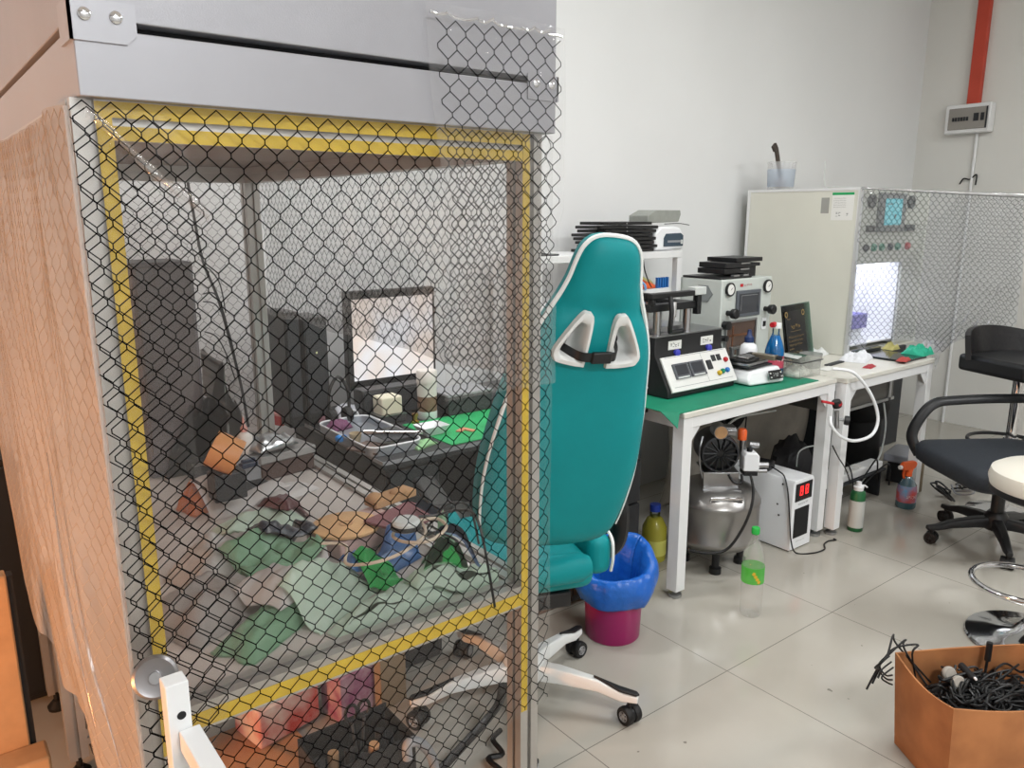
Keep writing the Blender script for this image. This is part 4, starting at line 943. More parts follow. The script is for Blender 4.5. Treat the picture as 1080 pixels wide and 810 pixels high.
for s in (-1, 1):
    ar = part('armrest', MB().box(min(s * .232, s * .30), max(s * .232, s * .30), -.10, .16, .695, .725).xf(RS), M_black, gc, bevel=.012, seg=3)
    part('armrest_post', MB().tube([(s * .262, -.06, .695), (s * .275, -.085, .64), (s * .272, -.07, .54), (s * .245, -.0, .47), (s * .16, .06, .44)], .022, 10, flat=1.3).xf(RS), M_black, ar)
    # recliner hinge cover
    0 and part('hinge_cover', MB().lathe([(0, 0), (.04, 0), (.046, .008), (.046, .022), (.036, .03), (0, .032)], S(-.12, s * .228, .56), 24, rh * s), M_black, gc)
part('tilt_mechanism', MB().box(-.10, .10, -.14, .14, .385, .434).box(-.06, .06, -.06, .06, .34, .386).xf(RS), M_black, gc, bevel=.006)
part('gas_cylinder', MB().cyl(S(0, 0, .10), S(0, 0, .26), .03, n=20).cyl(S(0, 0, .26), S(0, 0, .345), .02, n=20), M_black, gc)
part('base_hub', MB().lathe([(0, .085), (.05, .085), (.062, .10), (.062, .155), (.045, .175), (0, .176)], cc, 26), M_wframe, gc)
a0 = math.atan2(1.44 - cc.y, 1.565 - cc.x)
M_rim = mat('silver_plastic', 'a6a6a8', .3, .7)
def caster(parent, c, ang, r=.029, hubm=M_rim, name='caster'):
    ax = Vector((math.cos(ang), math.sin(ang), 0))
    cs_ = part(name, MB().cyl(c + Vector((0, 0, .0)), c + Vector((0, 0, .042)), .009, n=10).cyl(c - ax * .006, c + ax * .006, r * .8, n=18), M_black, parent)
    for s in (-1, 1):
        p = c + ax * (s * .016)
        part('wheel', MB().lathe([(r * .55, -.011), (r * .92, -.011), (r, -.006), (r, .006), (r * .92, .011), (r * .55, .011), (r * .55, -.011)], p, 24, ax, caps=False), M_rubber, cs_)
        mb = MB().lathe([(0, .010), (r * .16, .0125), (r * .2, .010)], p, 12, ax * s)
        for k in range(5):
            i = mb.mark(); mb.box(0, r * .56, -r * .11, r * .11, .008, .0115)
            u, w = frame(ax)[1:]
            mb.xf(Matrix.Translation(p) @ Matrix(((u.x, w.x, ax.x * s, 0), (u.y, w.y, ax.y * s, 0), (u.z, w.z, ax.z * s, 0), (0, 0, 0, 1))) @ Matrix.Rotation(2 * PI * k / 5, 4, 'Z'), i)
        mb.lathe([(r * .46, .008), (r * .54, .0122), (r * .62, .009)], p, 20, ax * s, caps=False)
        part('wheel_hub', mb, hubm, cs_)
    return cs_
def star(parent, c, a0, R, m, zh, zt, capm=None, w0=.05, w1=.028, n=5, wheel=.029, hubm=M_rim):
    for k in range(n):
        a = a0 + 2 * PI * k / n; d = Vector((math.cos(a), math.sin(a), 0)); s = Vector((-d.y, d.x, 0)); P = []
        secs = [(.03, zh, .05, w0), (R * .35, zh - .004, .045, w0 * .92), (R * .7, zh - .022, .034, w1 * 1.15), (R * .92, zt + .006, .026, w1), (R + .022, zt, .02, w1 * .72)]
        v = []; f = []
        for q, z, hh, w in secs:
            for y, zz in ((-w / 2, z - hh), (w / 2, z - hh), (w / 2, z - hh * .3), (w * .36, z), (-w * .36, z), (-w / 2, z - hh * .3)): v.append(c + d * q + s * y + Vector((0, 0, zz)))
        for i in range(len(secs) - 1):
            for j in range(6): f.append((i * 6 + j, i * 6 + (j + 1) % 6, i * 6 + 6 + (j + 1) % 6, i * 6 + 6 + j))
        f += [(5, 4, 3, 2, 1, 0), tuple(range(len(v) - 6, len(v)))]
        am = part('base_arm', MB().add(v, f), m, parent, bevel=.003)
        if capm:
            w = w1 * .7
            P = [(R * .66, -w * .12, zh - .018), (R * .66, w * .12, zh - .018), (R * .90, w * .55, zt + .010), (R + .016, w * .55, zt + .004), (R + .026, 0, zt + .002), (R + .016, -w * .55, zt + .004), (R * .90, -w * .55, zt + .010)]
            part('foot_pad', MB().prism([c + d * q + s * y + Vector((0, 0, z)) for q, y, z in P], (0, 0, .007)), capm, am, bevel=.002)
        caster(parent, c + d * (R - .002) + Vector((0, 0, wheel)), a + .9 + .5 * math.sin(k * 2.0), wheel, hubm)
star(gc, cc, a0, .335, M_wframe, .150, .092, M_black)
# ================================================================ white work tables
TX0, TX1, TY0, TY1 = 2.262, 3.322, 1.855, 2.62
UX0, UX1 = 3.338, 4.19; UY0 = 1.815
def table(name, lab, x0, x1, y0, y1, gus=True):
    t = thing(name, lab, 'table', ((x0 + x1) / 2, (y0 + y1) / 2, 0))
    part('tabletop', MB().box(x0, x1, y0, y1, T - .022, T), mat(name + '_top', 'cfcdc4', .45, var=.03, vscale=8), t, bevel=.003)
    for a, b, c, d in ((x0 + .055, x1 - .055, y0 + .006, y0 + .036), (x0 + .055, x1 - .055, y1 - .036, y1 - .006), (x0 + .006, x0 + .036, y0 + .055, y1 - .055), (x1 - .036, x1 - .006, y0 + .055, y1 - .055)):
        part('apron', MB().box(a, b, c, d, T - .065, T - .023), M_white, t, bevel=.002)
    for x in (x0 + .004, x1 - .056):
        for y in (y0 + .004, y1 - .056):
            lg = part('leg', MB().box(x, x + .052, y, y + .052, .032, T - .023), M_white, t, bevel=.002)
            part('levelling_foot', MB().lathe([(0, 0), (.024, 0), (.026, .006), (.026, .014), (.010, .018), (.010, .032), (0, .032)], (x + .026, y + .026, 0), 18), M_steel, lg)
            sx = 1 if x < (x0 + x1) / 2 else -1; xe = x + .052 if sx > 0 else x
            part('gusset', MB().prism([(xe, y + .01, T - .066), (xe + sx * .06, y + .01, T - .066), (xe, y + .01, T - .13)], (0, .005, 0)), M_white, lg)
    return t
table('white_table', 'white steel work table carrying the black separator and grey press machine', TX0, TX1, TY0, TY1)
table('white_table', 'white steel work table carrying the tall beige machine, right of the compressor', UX0, UX1, UY0, 2.70)
solo('green_mat', 'dark green rubber mat with a corner hanging over the white table edge', 'mat', MB().prism([(TX0 - .05, 1.93, T + .001), (TX0 - .02, 1.862, T + .001), (3.20, 1.875, T + .001), (3.20, 2.20, T + .001), (TX0 - .05, 2.2, T + .001)], (0, 0, .003)).prism([(TX0 - .05, 1.93, T + .001), (TX0 - .06, 1.835, T - .045), (TX0 - .02, 1.862, T + .001)], (0, 0, .003)), M_green, smooth=False)
# ---------------------------------------------------------------- black heated separator with control panel
x0, x1, y0, y1, zt = 2.372, 2.80, 2.115, 2.46, 1.008
sp = thing('heated_separator', 'black bench machine with white sloped control panel on the green mat', 'machine', ((x0 + x1) / 2, 2.2, T))
part('body', MB().prism([(x0, y1, T + .006), (x0, y0 - .08, T + .006), (x0, y0 - .08, T + .035), (x0, y0 - .002, .94), (x0, y0 - .002, zt), (x0, y1, zt)], (x1 - x0, 0, 0)), M_black, sp, bevel=.003)
part('top_plate', MB().box(x0 - .002, x1 + .002, y0 - .004, y1, zt + .0005, zt + .007), M_steel, sp, bevel=.001)
pa, pb = Vector((x0 + .02, y0 - .081, T + .028)), Vector((x0 + .02, y0 - .008, .925))
yv = (pb - pa); ph = yv.length; M_ = basis(pa - Vector((0, .004, 0)), (1, 0, 0), yv)
pw = x1 - x0 - .01
cp = part('control_panel', MB().box(0, pw, 0, ph, -.006, .006).xf(M_), mat('panel_white', 'd9d9d6', .35), sp, bevel=.002)
def pp(name, mb, m): part(name, mb.xf(M_), m, cp)
for k in range(2): pp('temperature_display', MB().box(.045 + k * .10, .135 + k * .10, .05, .115, .006, .014), mat('display_grey%d' % k, '55585e', .25)); pp('display_glass', MB().box(.055 + k * .10, .125 + k * .10, .065, .108, .014, .0148), mat('display_dark%d' % k, '2f3238', .15))
mb = MB()
for k in range(2): mb.box(.052 + k * .10, .122 + k * .10, .052, .058, .0142, .0146)
pp('display_buttons', mb, M_lgrey)
pp('rocker_switch', MB().box(.258, .285, .068, .108, .006, .013), M_ink)
for k in range(2): pp('slot_label', MB().box(.30 + k * .035, .328 + k * .035, .10, .128, .006, .0072), M_ink)
for k, (u, v, c) in enumerate(((.315, .045, M_yellow), (.34, .05, M_green), (.372, .052, M_blue), (.385, .098, M_red))): pp('push_button', MB().lathe([(0, 0), (.011, 0), (.011, .008), (.008, .012), (0, .012)], (u, v, .006), 14), c)
mb = MB().box(.02, pw - .02, .145, .147, .006, .0064).box(.02, pw - .02, .018, .020, .006, .0064).box(.24, .2415, .02, .145, .006, .0064); pp('panel_line', mb, M_grey)
for x in (x0 + .12, x0 + .325):
    part('warning_label', MB().box(x - .04, x + .04, y0 - .0042, y0 - .002, .952, .988), M_label, sp)
    part('label_print', glyphs(MB(), basis((x, y0 - .0044, .970), (1, 0, 0), (0, 0, 1)), .06, .018, 4, int(x * 99)), M_ink, sp)
    part('blue_knob', MB().lathe([(0, 0), (.016, 0), (.016, .012), (.011, .016), (0, .016)], (x + .01, y0 - .002, .935), 14, (0, -1, 0)), mat('blue_knob', '3a3fb0', .4), sp)
mb = MB()
for z in (.80, .9, .985): mb.lathe([(0, 0), (.005, 0), (.004, .002), (0, .0025)], (x0 - .0, y0 - .0 + .03, z), 10, (-1, 0, 0))
part('screw', mb, M_steel, sp)
# clamp press standing on the separator
xp = x1 - .15
pr = thing('black_clamp_press', 'black frame press on steel columns standing on the black separator', 'press', ((x0 + xp) / 2, 2.28, zt + .0075)); zb = zt + .0075
part('bed_plate', MB().box(x0 + .02, xp - .03, y0 + .06, y1 - .03, zb, zb + .022), M_steel, pr, bevel=.002)
for x in (x0 + .035, xp - .06):
    for y in (y0 + .03, y1 - .05): part('column', MB().lathe([(0, zb), (.017, zb), (.017, zb + .095), (0, zb + .095)], (x + .01, y, 0), 14), M_steel, pr)
part('side_plate', MB().box(x0 + .0, x0 + .012, y0 + .05, y1 - .02, zb, zb + .10).box(x0 + .012, xp - .03, y1 - .03, y1 - .02, zb, zb + .094), mat('warm_steel', 'b3aca2', .35, .8), pr, bevel=.002)
part('upper_frame', MB().box(x0 - .02, xp - .01, y0 + .01, y0 + .05, zb + .096, zb + .125).box(x0 - .02, xp - .01, y1 - .06, y1 - .02, zb + .096, zb + .125).box(x0 - .02, x0 + .03, y0 + .05, y1 - .06, zb + .096, zb + .125).box(xp - .06, xp - .01, y0 + .05, y1 - .06, zb + .096, zb + .125), M_black, pr, bevel=.003)
part('glass_bed', MB().box(x0 + .03, xp - .06, y0 + .05, y1 - .06, zb + .102, zb + .112), mat('dark_glass', '121316', .12), pr)
part('top_bar', MB().box(x0 - .03, xp + .01, y0 - .005, y0 + .03, zb + .150, zb + .172).box(x0 - .03, x0 + .0, y0 + .03, y1 - .05, zb + .150, zb + .172).box(x0 - .02, x0 + .0, y0 + .0, y0 + .028, zb + .125, zb + .150).box(xp - .02, xp + .005, y0, y0 + .028, zb + .07, zb + .150), M_black, pr, bevel=.003)
part('bar_clip', MB().box(x0 + .23, x0 + .30, y0 - .009, y0 + .034, zb + .152, zb + .185), M_lgrey, pr, bevel=.003)
part('lever_handle', MB().tube([(x0 + .07, y0 - .012, zb + .155), (x0 + .06, y0 - .03, zb + .10), (x0 + .055, y0 - .03, zb + .03), (x0 + .08, y0 - .015, zb + .012), (x0 + .15, y0 - .012, zb + .012)], .010, 10), M_black, pr)
part('lever_grip', MB().lathe([(0, 0), (.012, 0), (.014, .01), (.014, .06), (0, .065)], (x0 + .075, y0 - .025, zb + .075), 14, (.1, .1, 1)), M_chrome, pr)
# ---------------------------------------------------------------- white hot plate with digital display
hx0, hx1, hy0, hy1 = 2.848, 3.035, 1.945, 2.14
hp_ = thing('white_hot_plate', 'small white hot plate with black rounded display in front of the grey press machine', 'hot plate', ((hx0 + hx1) / 2, 2.04, T))
part('housing', MB().prism([(hx0 - .015, hy0 + .03, T + .008), (hx1 + .0, hy0, T + .008), (hx1 + .006, hy0, T + .03), (hx1 - .012, hy0 + .02, T + .078), (hx0 + .0, hy0 + .045, T + .066), (hx0 - .02, hy0 + .04, T + .03)], (0, hy1 - hy0, 0)), M_whitep, hp_, bevel=.009, seg=3)
part('display', MB().box(-.042, .042, -.020, .020, 0, .004).xf(basis((hx0 + .125, hy0 + .0035, T + .046), (1, -.10, 0), (-.04, .35, 1))), M_black, hp_, bevel=.003, seg=3, label='black rounded display')
mb = MB(); Md = basis((hx0 + .125, hy0 - .0008, T + .046), (1, -.10, 0), (-.04, .35, 1))
mb = glyphs(mb, Md, .04, .016, 3, 4)
for u in (-.033, .033):
    for v in (-.009, .009): i = mb.mark(); mb.box(u - .004, u + .004, v - .003, v + .003, 0, .0006); mb.xf(Md, i)
part('display_digits', mb, M_lgrey, hp_)
part('hot_surface', MB().box(hx0 - .005, hx1 - .02, hy0 + .05, hy1 + .02, T + .079, T + .086), M_darkmetal, hp_, bevel=.002)
for a, b in ((.02, .06), (.14, .06), (.02, .19), (.14, .19)): part('rubber_foot', MB().lathe([(0, 0), (.010, 0), (.010, .010), (0, .010)], (hx0 + a, hy0 + b, T), 12), M_rubber, hp_)
fx = thing('phone_fixture', 'steel phone holding jig lying on the white hot plate', 'jig', (hx0 + .08, 2.06, T + .087))
z = T + .087
part('jig_base', MB().cbox((hx0 + .075, 2.06, z + .007), (.17, .11, .012), .12), M_steel, fx, bevel=.002)
part('jig_jaw', MB().cbox((hx0 + .15, 2.03, z + .026), (.035, .12, .022), .12), mat('warm_steel_jig', 'a09684', .35, .8), fx, bevel=.002)
part('held_phone', MB().cbox((hx0 + .045, 2.06, z + .021), (.12, .09, .014), .12), M_black, fx, bevel=.004)
part('foil', MB().pouch((hx0 + .05, 2.055, z + .03), .08, .06, .012, .2, 71), M_steel, fx, ang=3.2)
part('jig_knob', MB().lathe([(0, 0), (.011, 0), (.011, .016), (0, .016)], (hx0 + .165, 1.968, z + .026), 14, (0, -1, 0)), M_darkmetal, fx)
# ---------------------------------------------------------------- bottles behind the hot plate
q = at(789, 376, y=2.14)
t = thing('wash_bottle', 'small white bottle with dark blue cap behind the hot plate', 'bottle', (q.x, 2.14, T))
zb0 = T + .001
part('bottle_body', MB().lathe([(0, zb0), (.036, zb0), (.039, zb0 + .005), (.039, zb0 + .125), (.034, zb0 + .145), (.018, zb0 + .158), (0, zb0 + .158)], (q.x, 2.14, 0), 26), M_whitep, t)
part('cap', MB().lathe([(0, zb0 + .158), (.021, zb0 + .158), (.021, zb0 + .180), (.012, zb0 + .188), (.008, zb0 + .215), (0, zb0 + .216)], (q.x, 2.14, 0), 20), mat('dark_blue_cap', '25365f', .4), t)
q2 = at(790, 378, y=2.085)
solo('black_arch_clip', 'black arched clip lying over the back of the white hot plate', 'clip', MB().tube([(q2.x + .045 * math.cos(a), 2.085, T + .098 + .02 * math.sin(a)) for a in [PI * k / 8 for k in range(9)]], .010, 8), M_black)
q = at(815, 398, y=2.06); z0 = T + .0005
t = thing('blue_cleaner_bottle', 'clear bottle of bright blue cleaning liquid with red and white cap', 'bottle', (q.x, 2.06, T))
bp = [(0, 0), (.040, 0), (.043, .006), (.043, .12), (.036, .15), (.020, .19), (.016, .20), (.016, .225)]
part('bottle_shell', MB().lathe([(r, z0 + z) for r, z in bp], (q.x, 2.06, 0), 28, caps=False), M_clear, t)
part('blue_liquid', MB().lathe([(r * .95, z0 + .002 + z) for r, z in bp[:6]] + [(0, z0 + .19)], (q.x, 2.06, 0), 28), mat('blue_liquid', '1a86d0', .12), t)
part('red_label', MB().lathe([(.0436, z0 + .045), (.0436, z0 + .10)], (q.x, 2.06, 0), 28, caps=False), mat('red_label', 'b9475a', .5), t, label='red label with white letters')
lb = MB()
for k in range(5): a = -2.2 + k * .22; i = lb.mark(); glyphs(lb, basis((q.x + .0442 * math.cos(a), 2.06 + .0442 * math.sin(a), z0 + .085), (-math.sin(a), math.cos(a), 0), (0, 0, 1)), .009, .018, 1, k)
part('label_print', lb, M_label, t)
part('bottle_collar', MB().lathe([(.017, z0 + .225), (.022, z0 + .225), (.022, z0 + .248), (0, z0 + .248)], (q.x, 2.06, 0), 20), M_whitep, t); part('red_nozzle', MB().lathe([(0, -.018), (.012, -.018), (.013, .006), (0, .006)], (q.x - .02, 2.06, z0 + .242), 16, (1, .1, 0)), M_red, t)
# ---------------------------------------------------------------- grey vacuum press machine
lx0, lx1, ly0, ly1, lz = 2.985, 3.375, 2.266, 2.52, 1.20
lm = thing('grey_vacuum_press', 'grey vacuum press machine with two dials and dark screen', 'machine', ((lx0 + lx1) / 2, 2.4, T))
M_lam = mat('machine_grey_green', 'bfc5c0', .4)
part('housing', MB().box(lx0, lx1, ly0, ly1, T + .012, lz), M_lam, lm, bevel=.006)
for x in (lx0 + .04, lx1 - .04):
    for y in (ly0 + .04, ly1 - .04): part('rubber_foot', MB().lathe([(0, T), (.016, T), (.016, T + .012), (0, T + .012)], (x, y, 0), 12), M_rubber, lm)
hexa = [(lx0 - .001, ly0 + .105 + .055 * math.cos(PI / 3 * k), 1.132 + .044 * math.sin(PI / 3 * k)) for k in range(6)]
part('side_vent', MB().prism(hexa, (-.004, 0, 0)), mat('vent_grey', '7f8484', .5), lm, smooth=False)
fy = ly0 - .001
for x in (lx0 + .052, lx1 - .045):
    g = part('pressure_gauge', MB().lathe([(.0, -.0), (.030, 0), (.032, .004), (.032, .012), (.027, .014), (.025, .010), (0, .010)], (x, fy, 1.155), 28, (0, -1, 0)), M_black, lm)
    part('gauge_face', MB().lathe([(0, .0105), (.0245, .0105), (.0245, .0112), (0, .0112)], (x, fy, 1.155), 28, (0, -1, 0)), M_label, g)
    part('gauge_needle', MB().prism([(x - .002, fy - .0125, 1.150), (x + .016, fy - .0125, 1.166), (x + .002, fy - .0125, 1.157)], (0, .0008, 0)), M_ink, g)
    part('regulator_knob', MB().lathe([(0, 0), (.012, 0), (.012, .025), (.022, .028), (.024, .05), (.020, .055), (0, .055)], (x - .004, fy, 1.045), 18, (0, -1, 0)), M_black, lm)
sc = part('touch_screen', MB().box(lx0 + .105, lx1 - .10, fy - .010, fy, 1.02, 1.145), mat('screen_bezel', '565b62', .35), lm, bevel=.003)
part('screen_glass', MB().box(lx0 + .122, lx1 - .117, fy - .0112, fy - .010, 1.037, 1.13), mat('screen_dark', '33363c', .15), sc); part('screen_line', MB().box(lx0 + .135, lx1 - .13, fy - .0116, fy - .0112, 1.12, 1.122).box(lx0 + .135, lx0 + .137, fy - .0116, fy - .0112, 1.05, 1.12), M_grey, sc)
i = MB().box(lx0 + .135, lx0 + .157, fy - .001, fy, 1.162, 1.176)
part('red_logo', i, M_red, lm)
part('logo_letters', glyphs(MB(), basis((lx0 + .195, fy - .0006, 1.169), (1, 0, 0), (0, 0, 1)), .06, .013, 3, 8), mat('pale_red_ink', 'b5757a', .5), lm)
ch = part('press_chamber', MB().box(lx0 + .04, lx1 - .125, fy - .003, fy, .84, 1.0), mat('smoky_brown_window', '5a4a42', .15), lm, bevel=.002)
part('window_frame', MB().box(lx0 + .034, lx1 - .118, fy - .010, fy - .003, .998, 1.008).box(lx1 - .128, lx1 - .118, fy - .010, fy - .003, .84, .998).box(lx0 + .034, lx0 + .044, fy - .010, fy - .003, .84, .998), M_steel, ch)
part('chamber_detail', MB().box(lx0 + .09, lx0 + .10, fy - .0045, fy - .003, .85, .98).box(lx0 + .07, lx1 - .16, fy - .0045, fy - .003, .93, .94), mat('copper_tone', '8a6048', .3, .7), ch)
part('hinge_knob', MB().lathe([(0, 0), (.020, 0), (.020, .03), (0, .03)], (lx0 + .028, fy, .99), 16, (0, -1, 0)), M_black, lm); part('latch_knob', MB().lathe([(0, 0), (.014, 0), (.014, .03), (0, .03)], (lx0 + .016, fy, .93), 16, (0, -1, 0)), M_black, lm)
part('power_switch', MB().box(lx1 - .07, lx1 - .035, fy - .004, fy, .945, 1.0), M_whitep, lm); part('switch_rocker', MB().box(lx1 - .062, lx1 - .043, fy - .008, fy - .004, .96, .985), M_black, lm)
mb = MB().box(lx0 + .02, lx0 + .10, fy - .06, fy - .01, T + .03, T + .055).box(lx0 + .03, lx0 + .045, fy - .055, fy - .04, T + .055, T + .115).box(lx0 + .08, lx0 + .095, fy - .055, fy - .04, T + .055, T + .115).box(lx0 + .025, lx0 + .10, fy - .058, fy - .037, T + .115, T + .128)
part('clamp_latch', mb, M_steel, lm, bevel=.002)
# black trays on top of the press machine
t = thing('thin_black_tray', 'wide thin black tray lying flat on the grey press machine', 'tray', (3.14, 2.4, lz)); part('tray_body', MB().box(2.985, 3.22, 2.275, 2.50, lz + .001, lz + .010), M_tray, t, bevel=.002); part('steel_clip', MB().box(3.09, 3.13, 2.28, 2.30, lz + .010, lz + .018).box(3.16, 3.20, 2.28, 2.30, lz + .010, lz + .018), M_steel, t)
for k, (xa, xb, z0, lab) in enumerate(((3.055, 3.245, .0195, 'lower black box of the pair on the thin tray'), (3.065, 3.25, .047, 'upper black box of the pair on the thin tray'))):
    t = thing('black_mould_box', lab, 'box', ((xa + xb) / 2, 2.4, lz + z0)); part('box_body', MB().box(xa, xb, 2.31, 2.47, lz + z0, lz + z0 + .025), M_tray, t, bevel=.002); part('steel_edge', MB().box(xb - .07, xb - .002, 2.3085, 2.31, lz + z0 + .017, lz + z0 + .023), M_steel, t)
t = thing('black_mould_stand', 'stepped black mould with overhanging lid right of the box pair', 'mould', (3.30, 2.4, lz)); part('stand', MB().box(3.262, 3.325, 2.33, 2.48, lz + .001, lz + .05).box(3.255, 3.345, 2.32, 2.48, lz + .05, lz + .066), M_tray, t, bevel=.002); part('lid', MB().box(3.15, 3.355, 2.315, 2.49, lz + .0725, lz + .092), M_tray, t, bevel=.002); part('lid_post', MB().cyl((3.3, 2.4, lz + .066), (3.3, 2.4, lz + .073), .02), M_tray, t)
# ---------------------------------------------------------------- plaque in a glass stand, acrylic box, papers
def tiltq(px, py, y=2.25): return at(px, py, y=y)
gz0, gz1 = T + .001, 1.06; gx0, gx1 = 3.40, 3.70; gy = 2.16
Mp = basis((3.39, gy, T + .002), (1, .12, 0), (.14, .28, 1))
t = thing('award_plaque', 'black award plaque with gold writing on a leaning glass plate', 'plaque', (3.5, gy, T))
part('glass_plate', MB().box(0, .30, 0, .30, -.006, 0).xf(Mp), M_glass, t); ed = film_mat('glass_edge', 'd6e8e0', gloss=.2, haze=.5, hazecol='b8cfc4')
part('glass_edge', MB().box(.2965, .30, 0, .30, -.0065, .0005).box(0, .30, .2965, .30, -.0065, .0005).xf(Mp), ed, t)
pq = part('black_plate', MB().box(.015, .225, .0, .265, .0006, .004).xf(Mp), mat('black_gloss_plate', '0e0d0d', .15), t)
mb = MB(); M_gold = mat('gold_ink', 'a98d55', .35, .6)
glyphs(mb, Mp @ Matrix.Translation((.05, .228, .0042)), .035, .010, 3, 1); glyphs(mb, Mp @ Matrix.Translation((.115, .185, .0042)), .105, .022, 4, 2)
i = mb.mark(); mb.box(.06, .17, .162, .1635, .0042, .0046); mb.xf(Mp, i)
for k, w in enumerate((.16, .15, .14, .05, .13, .11)): glyphs(mb, Mp @ Matrix.Translation((.035 + w / 2, .135 - k * .02, .0042)), w, .010, int(w * 80), 10 + k)
part('gold_writing', mb, M_gold, pq)
for cx, cy, sx in ((.03, .25, 1), (.21, .25, -1), (.03, .015, 1), (.21, .015, -1)): part('gold_corner', MB().lathe([(.010, 0), (.016, 0), (.016, .0006), (.010, .0006)], (cx, cy, .0042), 10, caps=False).xf(Mp), M_gold, pq)
part('support_leg', MB().prism([(3.50, gy + .02, T + .001), (3.515, gy + .02, T + .001), (3.54, gy + .095, T + .20), (3.525, gy + .095, T + .20)], (0, .006, 0)), M_acr, t)
ax0, ax1, ay0, ay1, azh = 3.142, 3.31, 1.935, 2.10, .075
t = thing('clear_acrylic_box', 'clear acrylic box with a lid of green boards beside the blue bottle', 'box', ((ax0 + ax1) / 2, 2.02, T))
zz0 = T + .0045
part('box_wall', MB().box(ax0, ax1, ay0, ay0 + .003, zz0, T + azh).box(ax0, ax1, ay1 - .003, ay1, zz0, T + azh).box(ax0, ax0 + .003, ay0, ay1, zz0, T + azh).box(ax1 - .003, ax1, ay0, ay1, zz0, T + azh), film_mat('acrylic_wall', 'ffffff', gloss=.04, haze=.10, rough=.1, hazecol='d9dcd4'), t)
part('lid', MB().box(ax0 - .005, ax1 + .005, ay0 - .005, ay1 + .005, T + azh + .001, T + azh + .012), film_mat('acrylic_lid', 'ffffff', gloss=.04, haze=.12, hazecol='d9dcd4'), t)
part('lid_gasket', MB().box(ax0 - .006, ax1 + .006, ay0 - .0065, ay0 - .005, T + azh + .001, T + azh + .006).box(ax0 - .0065, ax0 - .005, ay0 - .005, ay1, T + azh + .001, T + azh + .006), M_ink, t)
part('inner_parts', MB().pouch(((ax0 + ax1) / 2, (ay0 + ay1) / 2, zz0 + .002), .15, .13, .04, 0, 81), mat('pale_parts', 'c9cbc2', .4, var=.25, vscale=60), t, ang=3.2)
solo('green_circuit_board', 'small dark green circuit board on the acrylic box lid', 'circuit board', MB().cbox((3.215, 2.03, T + azh + .0155), (.12, .09, .005), .15).cbox((3.20, 2.02, T + azh + .021), (.04, .03, .006), .15), mat('pcb_green', '1d4a3c', .4, var=.3, vscale=90))
solo('grey_glass_slip', 'pale glass slip leaning on the acrylic box lid', 'glass', MB().cbox((3.17, 2.02, T + azh + .0245), (.07, .11, .003), .3, .1), M_lgrey)
q = at(857, 372, z=T + .06); solo('clear_tub', 'small clear tub behind the acrylic box', 'tub', MB().lathe([(0, T + .001), (.045, T + .001), (.055, T + .07), (.053, T + .07), (.044, T + .004), (0, T + .004)], (3.46, 2.08, 0), 24), film_mat('tub_film', 'd8dcd8', gloss=.2, haze=.3), )
# ================================================================ tall beige machine with film-curtained front
mx0, mx1, my0, my1, mz0, mz1 = 3.883, 4.62, 2.13, 2.80, T + .002, 1.625
M_beigem = mat('beige_machine', 'd2d2c7', .45, var=.02, vscale=4)
tm = thing('tall_beige_machine', 'tall beige cabinet machine with lit white window on the right white table', 'machine', ((mx0 + mx1) / 2, 2.45, T))
wx0, wx1, wz0, wz1 = mx0 + .03, mx0 + .50, T + .05, 1.24
w_ = .012
part('shell', MB().box(mx0, mx0 + w_, my0, my1, mz0, mz1).box(mx1 - w_, mx1, my0, my1, mz0, mz1).box(mx0 + w_, mx1 - w_, my1 - w_, my1, mz0, mz1).box(mx0 + w_, mx1 - w_, my0, my1 - w_, mz1 - w_, mz1).box(mx0 + w_, mx1 - w_, my0, my1 - w_, mz0, mz0 + w_), M_beigem, tm, smooth=False)
part('corner_trim', MB().box(mx0 - .004, mx0 + .014, my0 - .004, my0 + .014, mz0, mz1 + .003).box(mx0 - .004, mx0 + .010, my1 - .014, my1 + .003, mz0, mz1 + .003).box(mx0 - .004, mx0 + .010, my0 + .014, my1 - .014, mz1 - .010, mz1 + .003), M_white, tm)
part('front_panel', MB().box(mx0 + w_, mx1 - w_, my0 + .002, my0 + .014, wz1, mz1 - w_).box(wx1, mx1 - w_, my0 + .002, my0 + .014, mz0 + w_, wz1), mat('grey_front', 'b4b5ab', .5), tm, smooth=False)
part('lit_chamber', MB().box(wx0, wx1, my1 - .30, my1 - .29, wz0, wz1).box(wx0 - .008, wx0, my0 + .02, my1 - .30, wz0, wz1).box(wx1, wx1 + .008, my0 + .02, my1 - .30, wz0, wz1).box(wx0, wx1, my0 + .02, my1 - .30, wz1, wz1 + .008).box(wx0, wx1, my0 + .02, my1 - .30, wz0 - .008, wz0), mat('chamber_white', 'f2f2f4', .5), tm, smooth=False)
part('chamber_lamp', MB().box(wx0 + .04, wx1 - .04, my0 + .05, my0 + .30, wz1 - .012, wz1 - .002), mat('chamber_lamp', 'ffffff', .5, emit='f2f6ff', estr=4.5), tm)
part('purple_tray', MB().box(wx0 + .02, wx0 + .34, my0 + .10, my0 + .30, wz0 + .06, wz0 + .14), mat('purple_blue', '6a63b8', .5), tm, bevel=.004); part('tray_support', MB().box(wx0 + .04, wx0 + .32, my0 + .12, my0 + .28, wz0 + .001, wz0 + .06), M_whitep, tm)
part('red_mark', MB().box(wx0 + .18, wx0 + .215, my1 - .302, my1 - .3005, 1.04, 1.06), M_red, tm)
fy = my0 + .001
s_ = part('touch_panel', MB().box(4.055, 4.33, fy - .018, fy, 1.405, 1.605), mat('panel_dark', '55595a', .4), tm, bevel=.004)
part('teal_screen', MB().box(4.105, 4.28, fy - .020, fy - .018, 1.44, 1.575), mat('teal_screen', '20484c', .2, emit='52b8c4', estr=.75), s_)
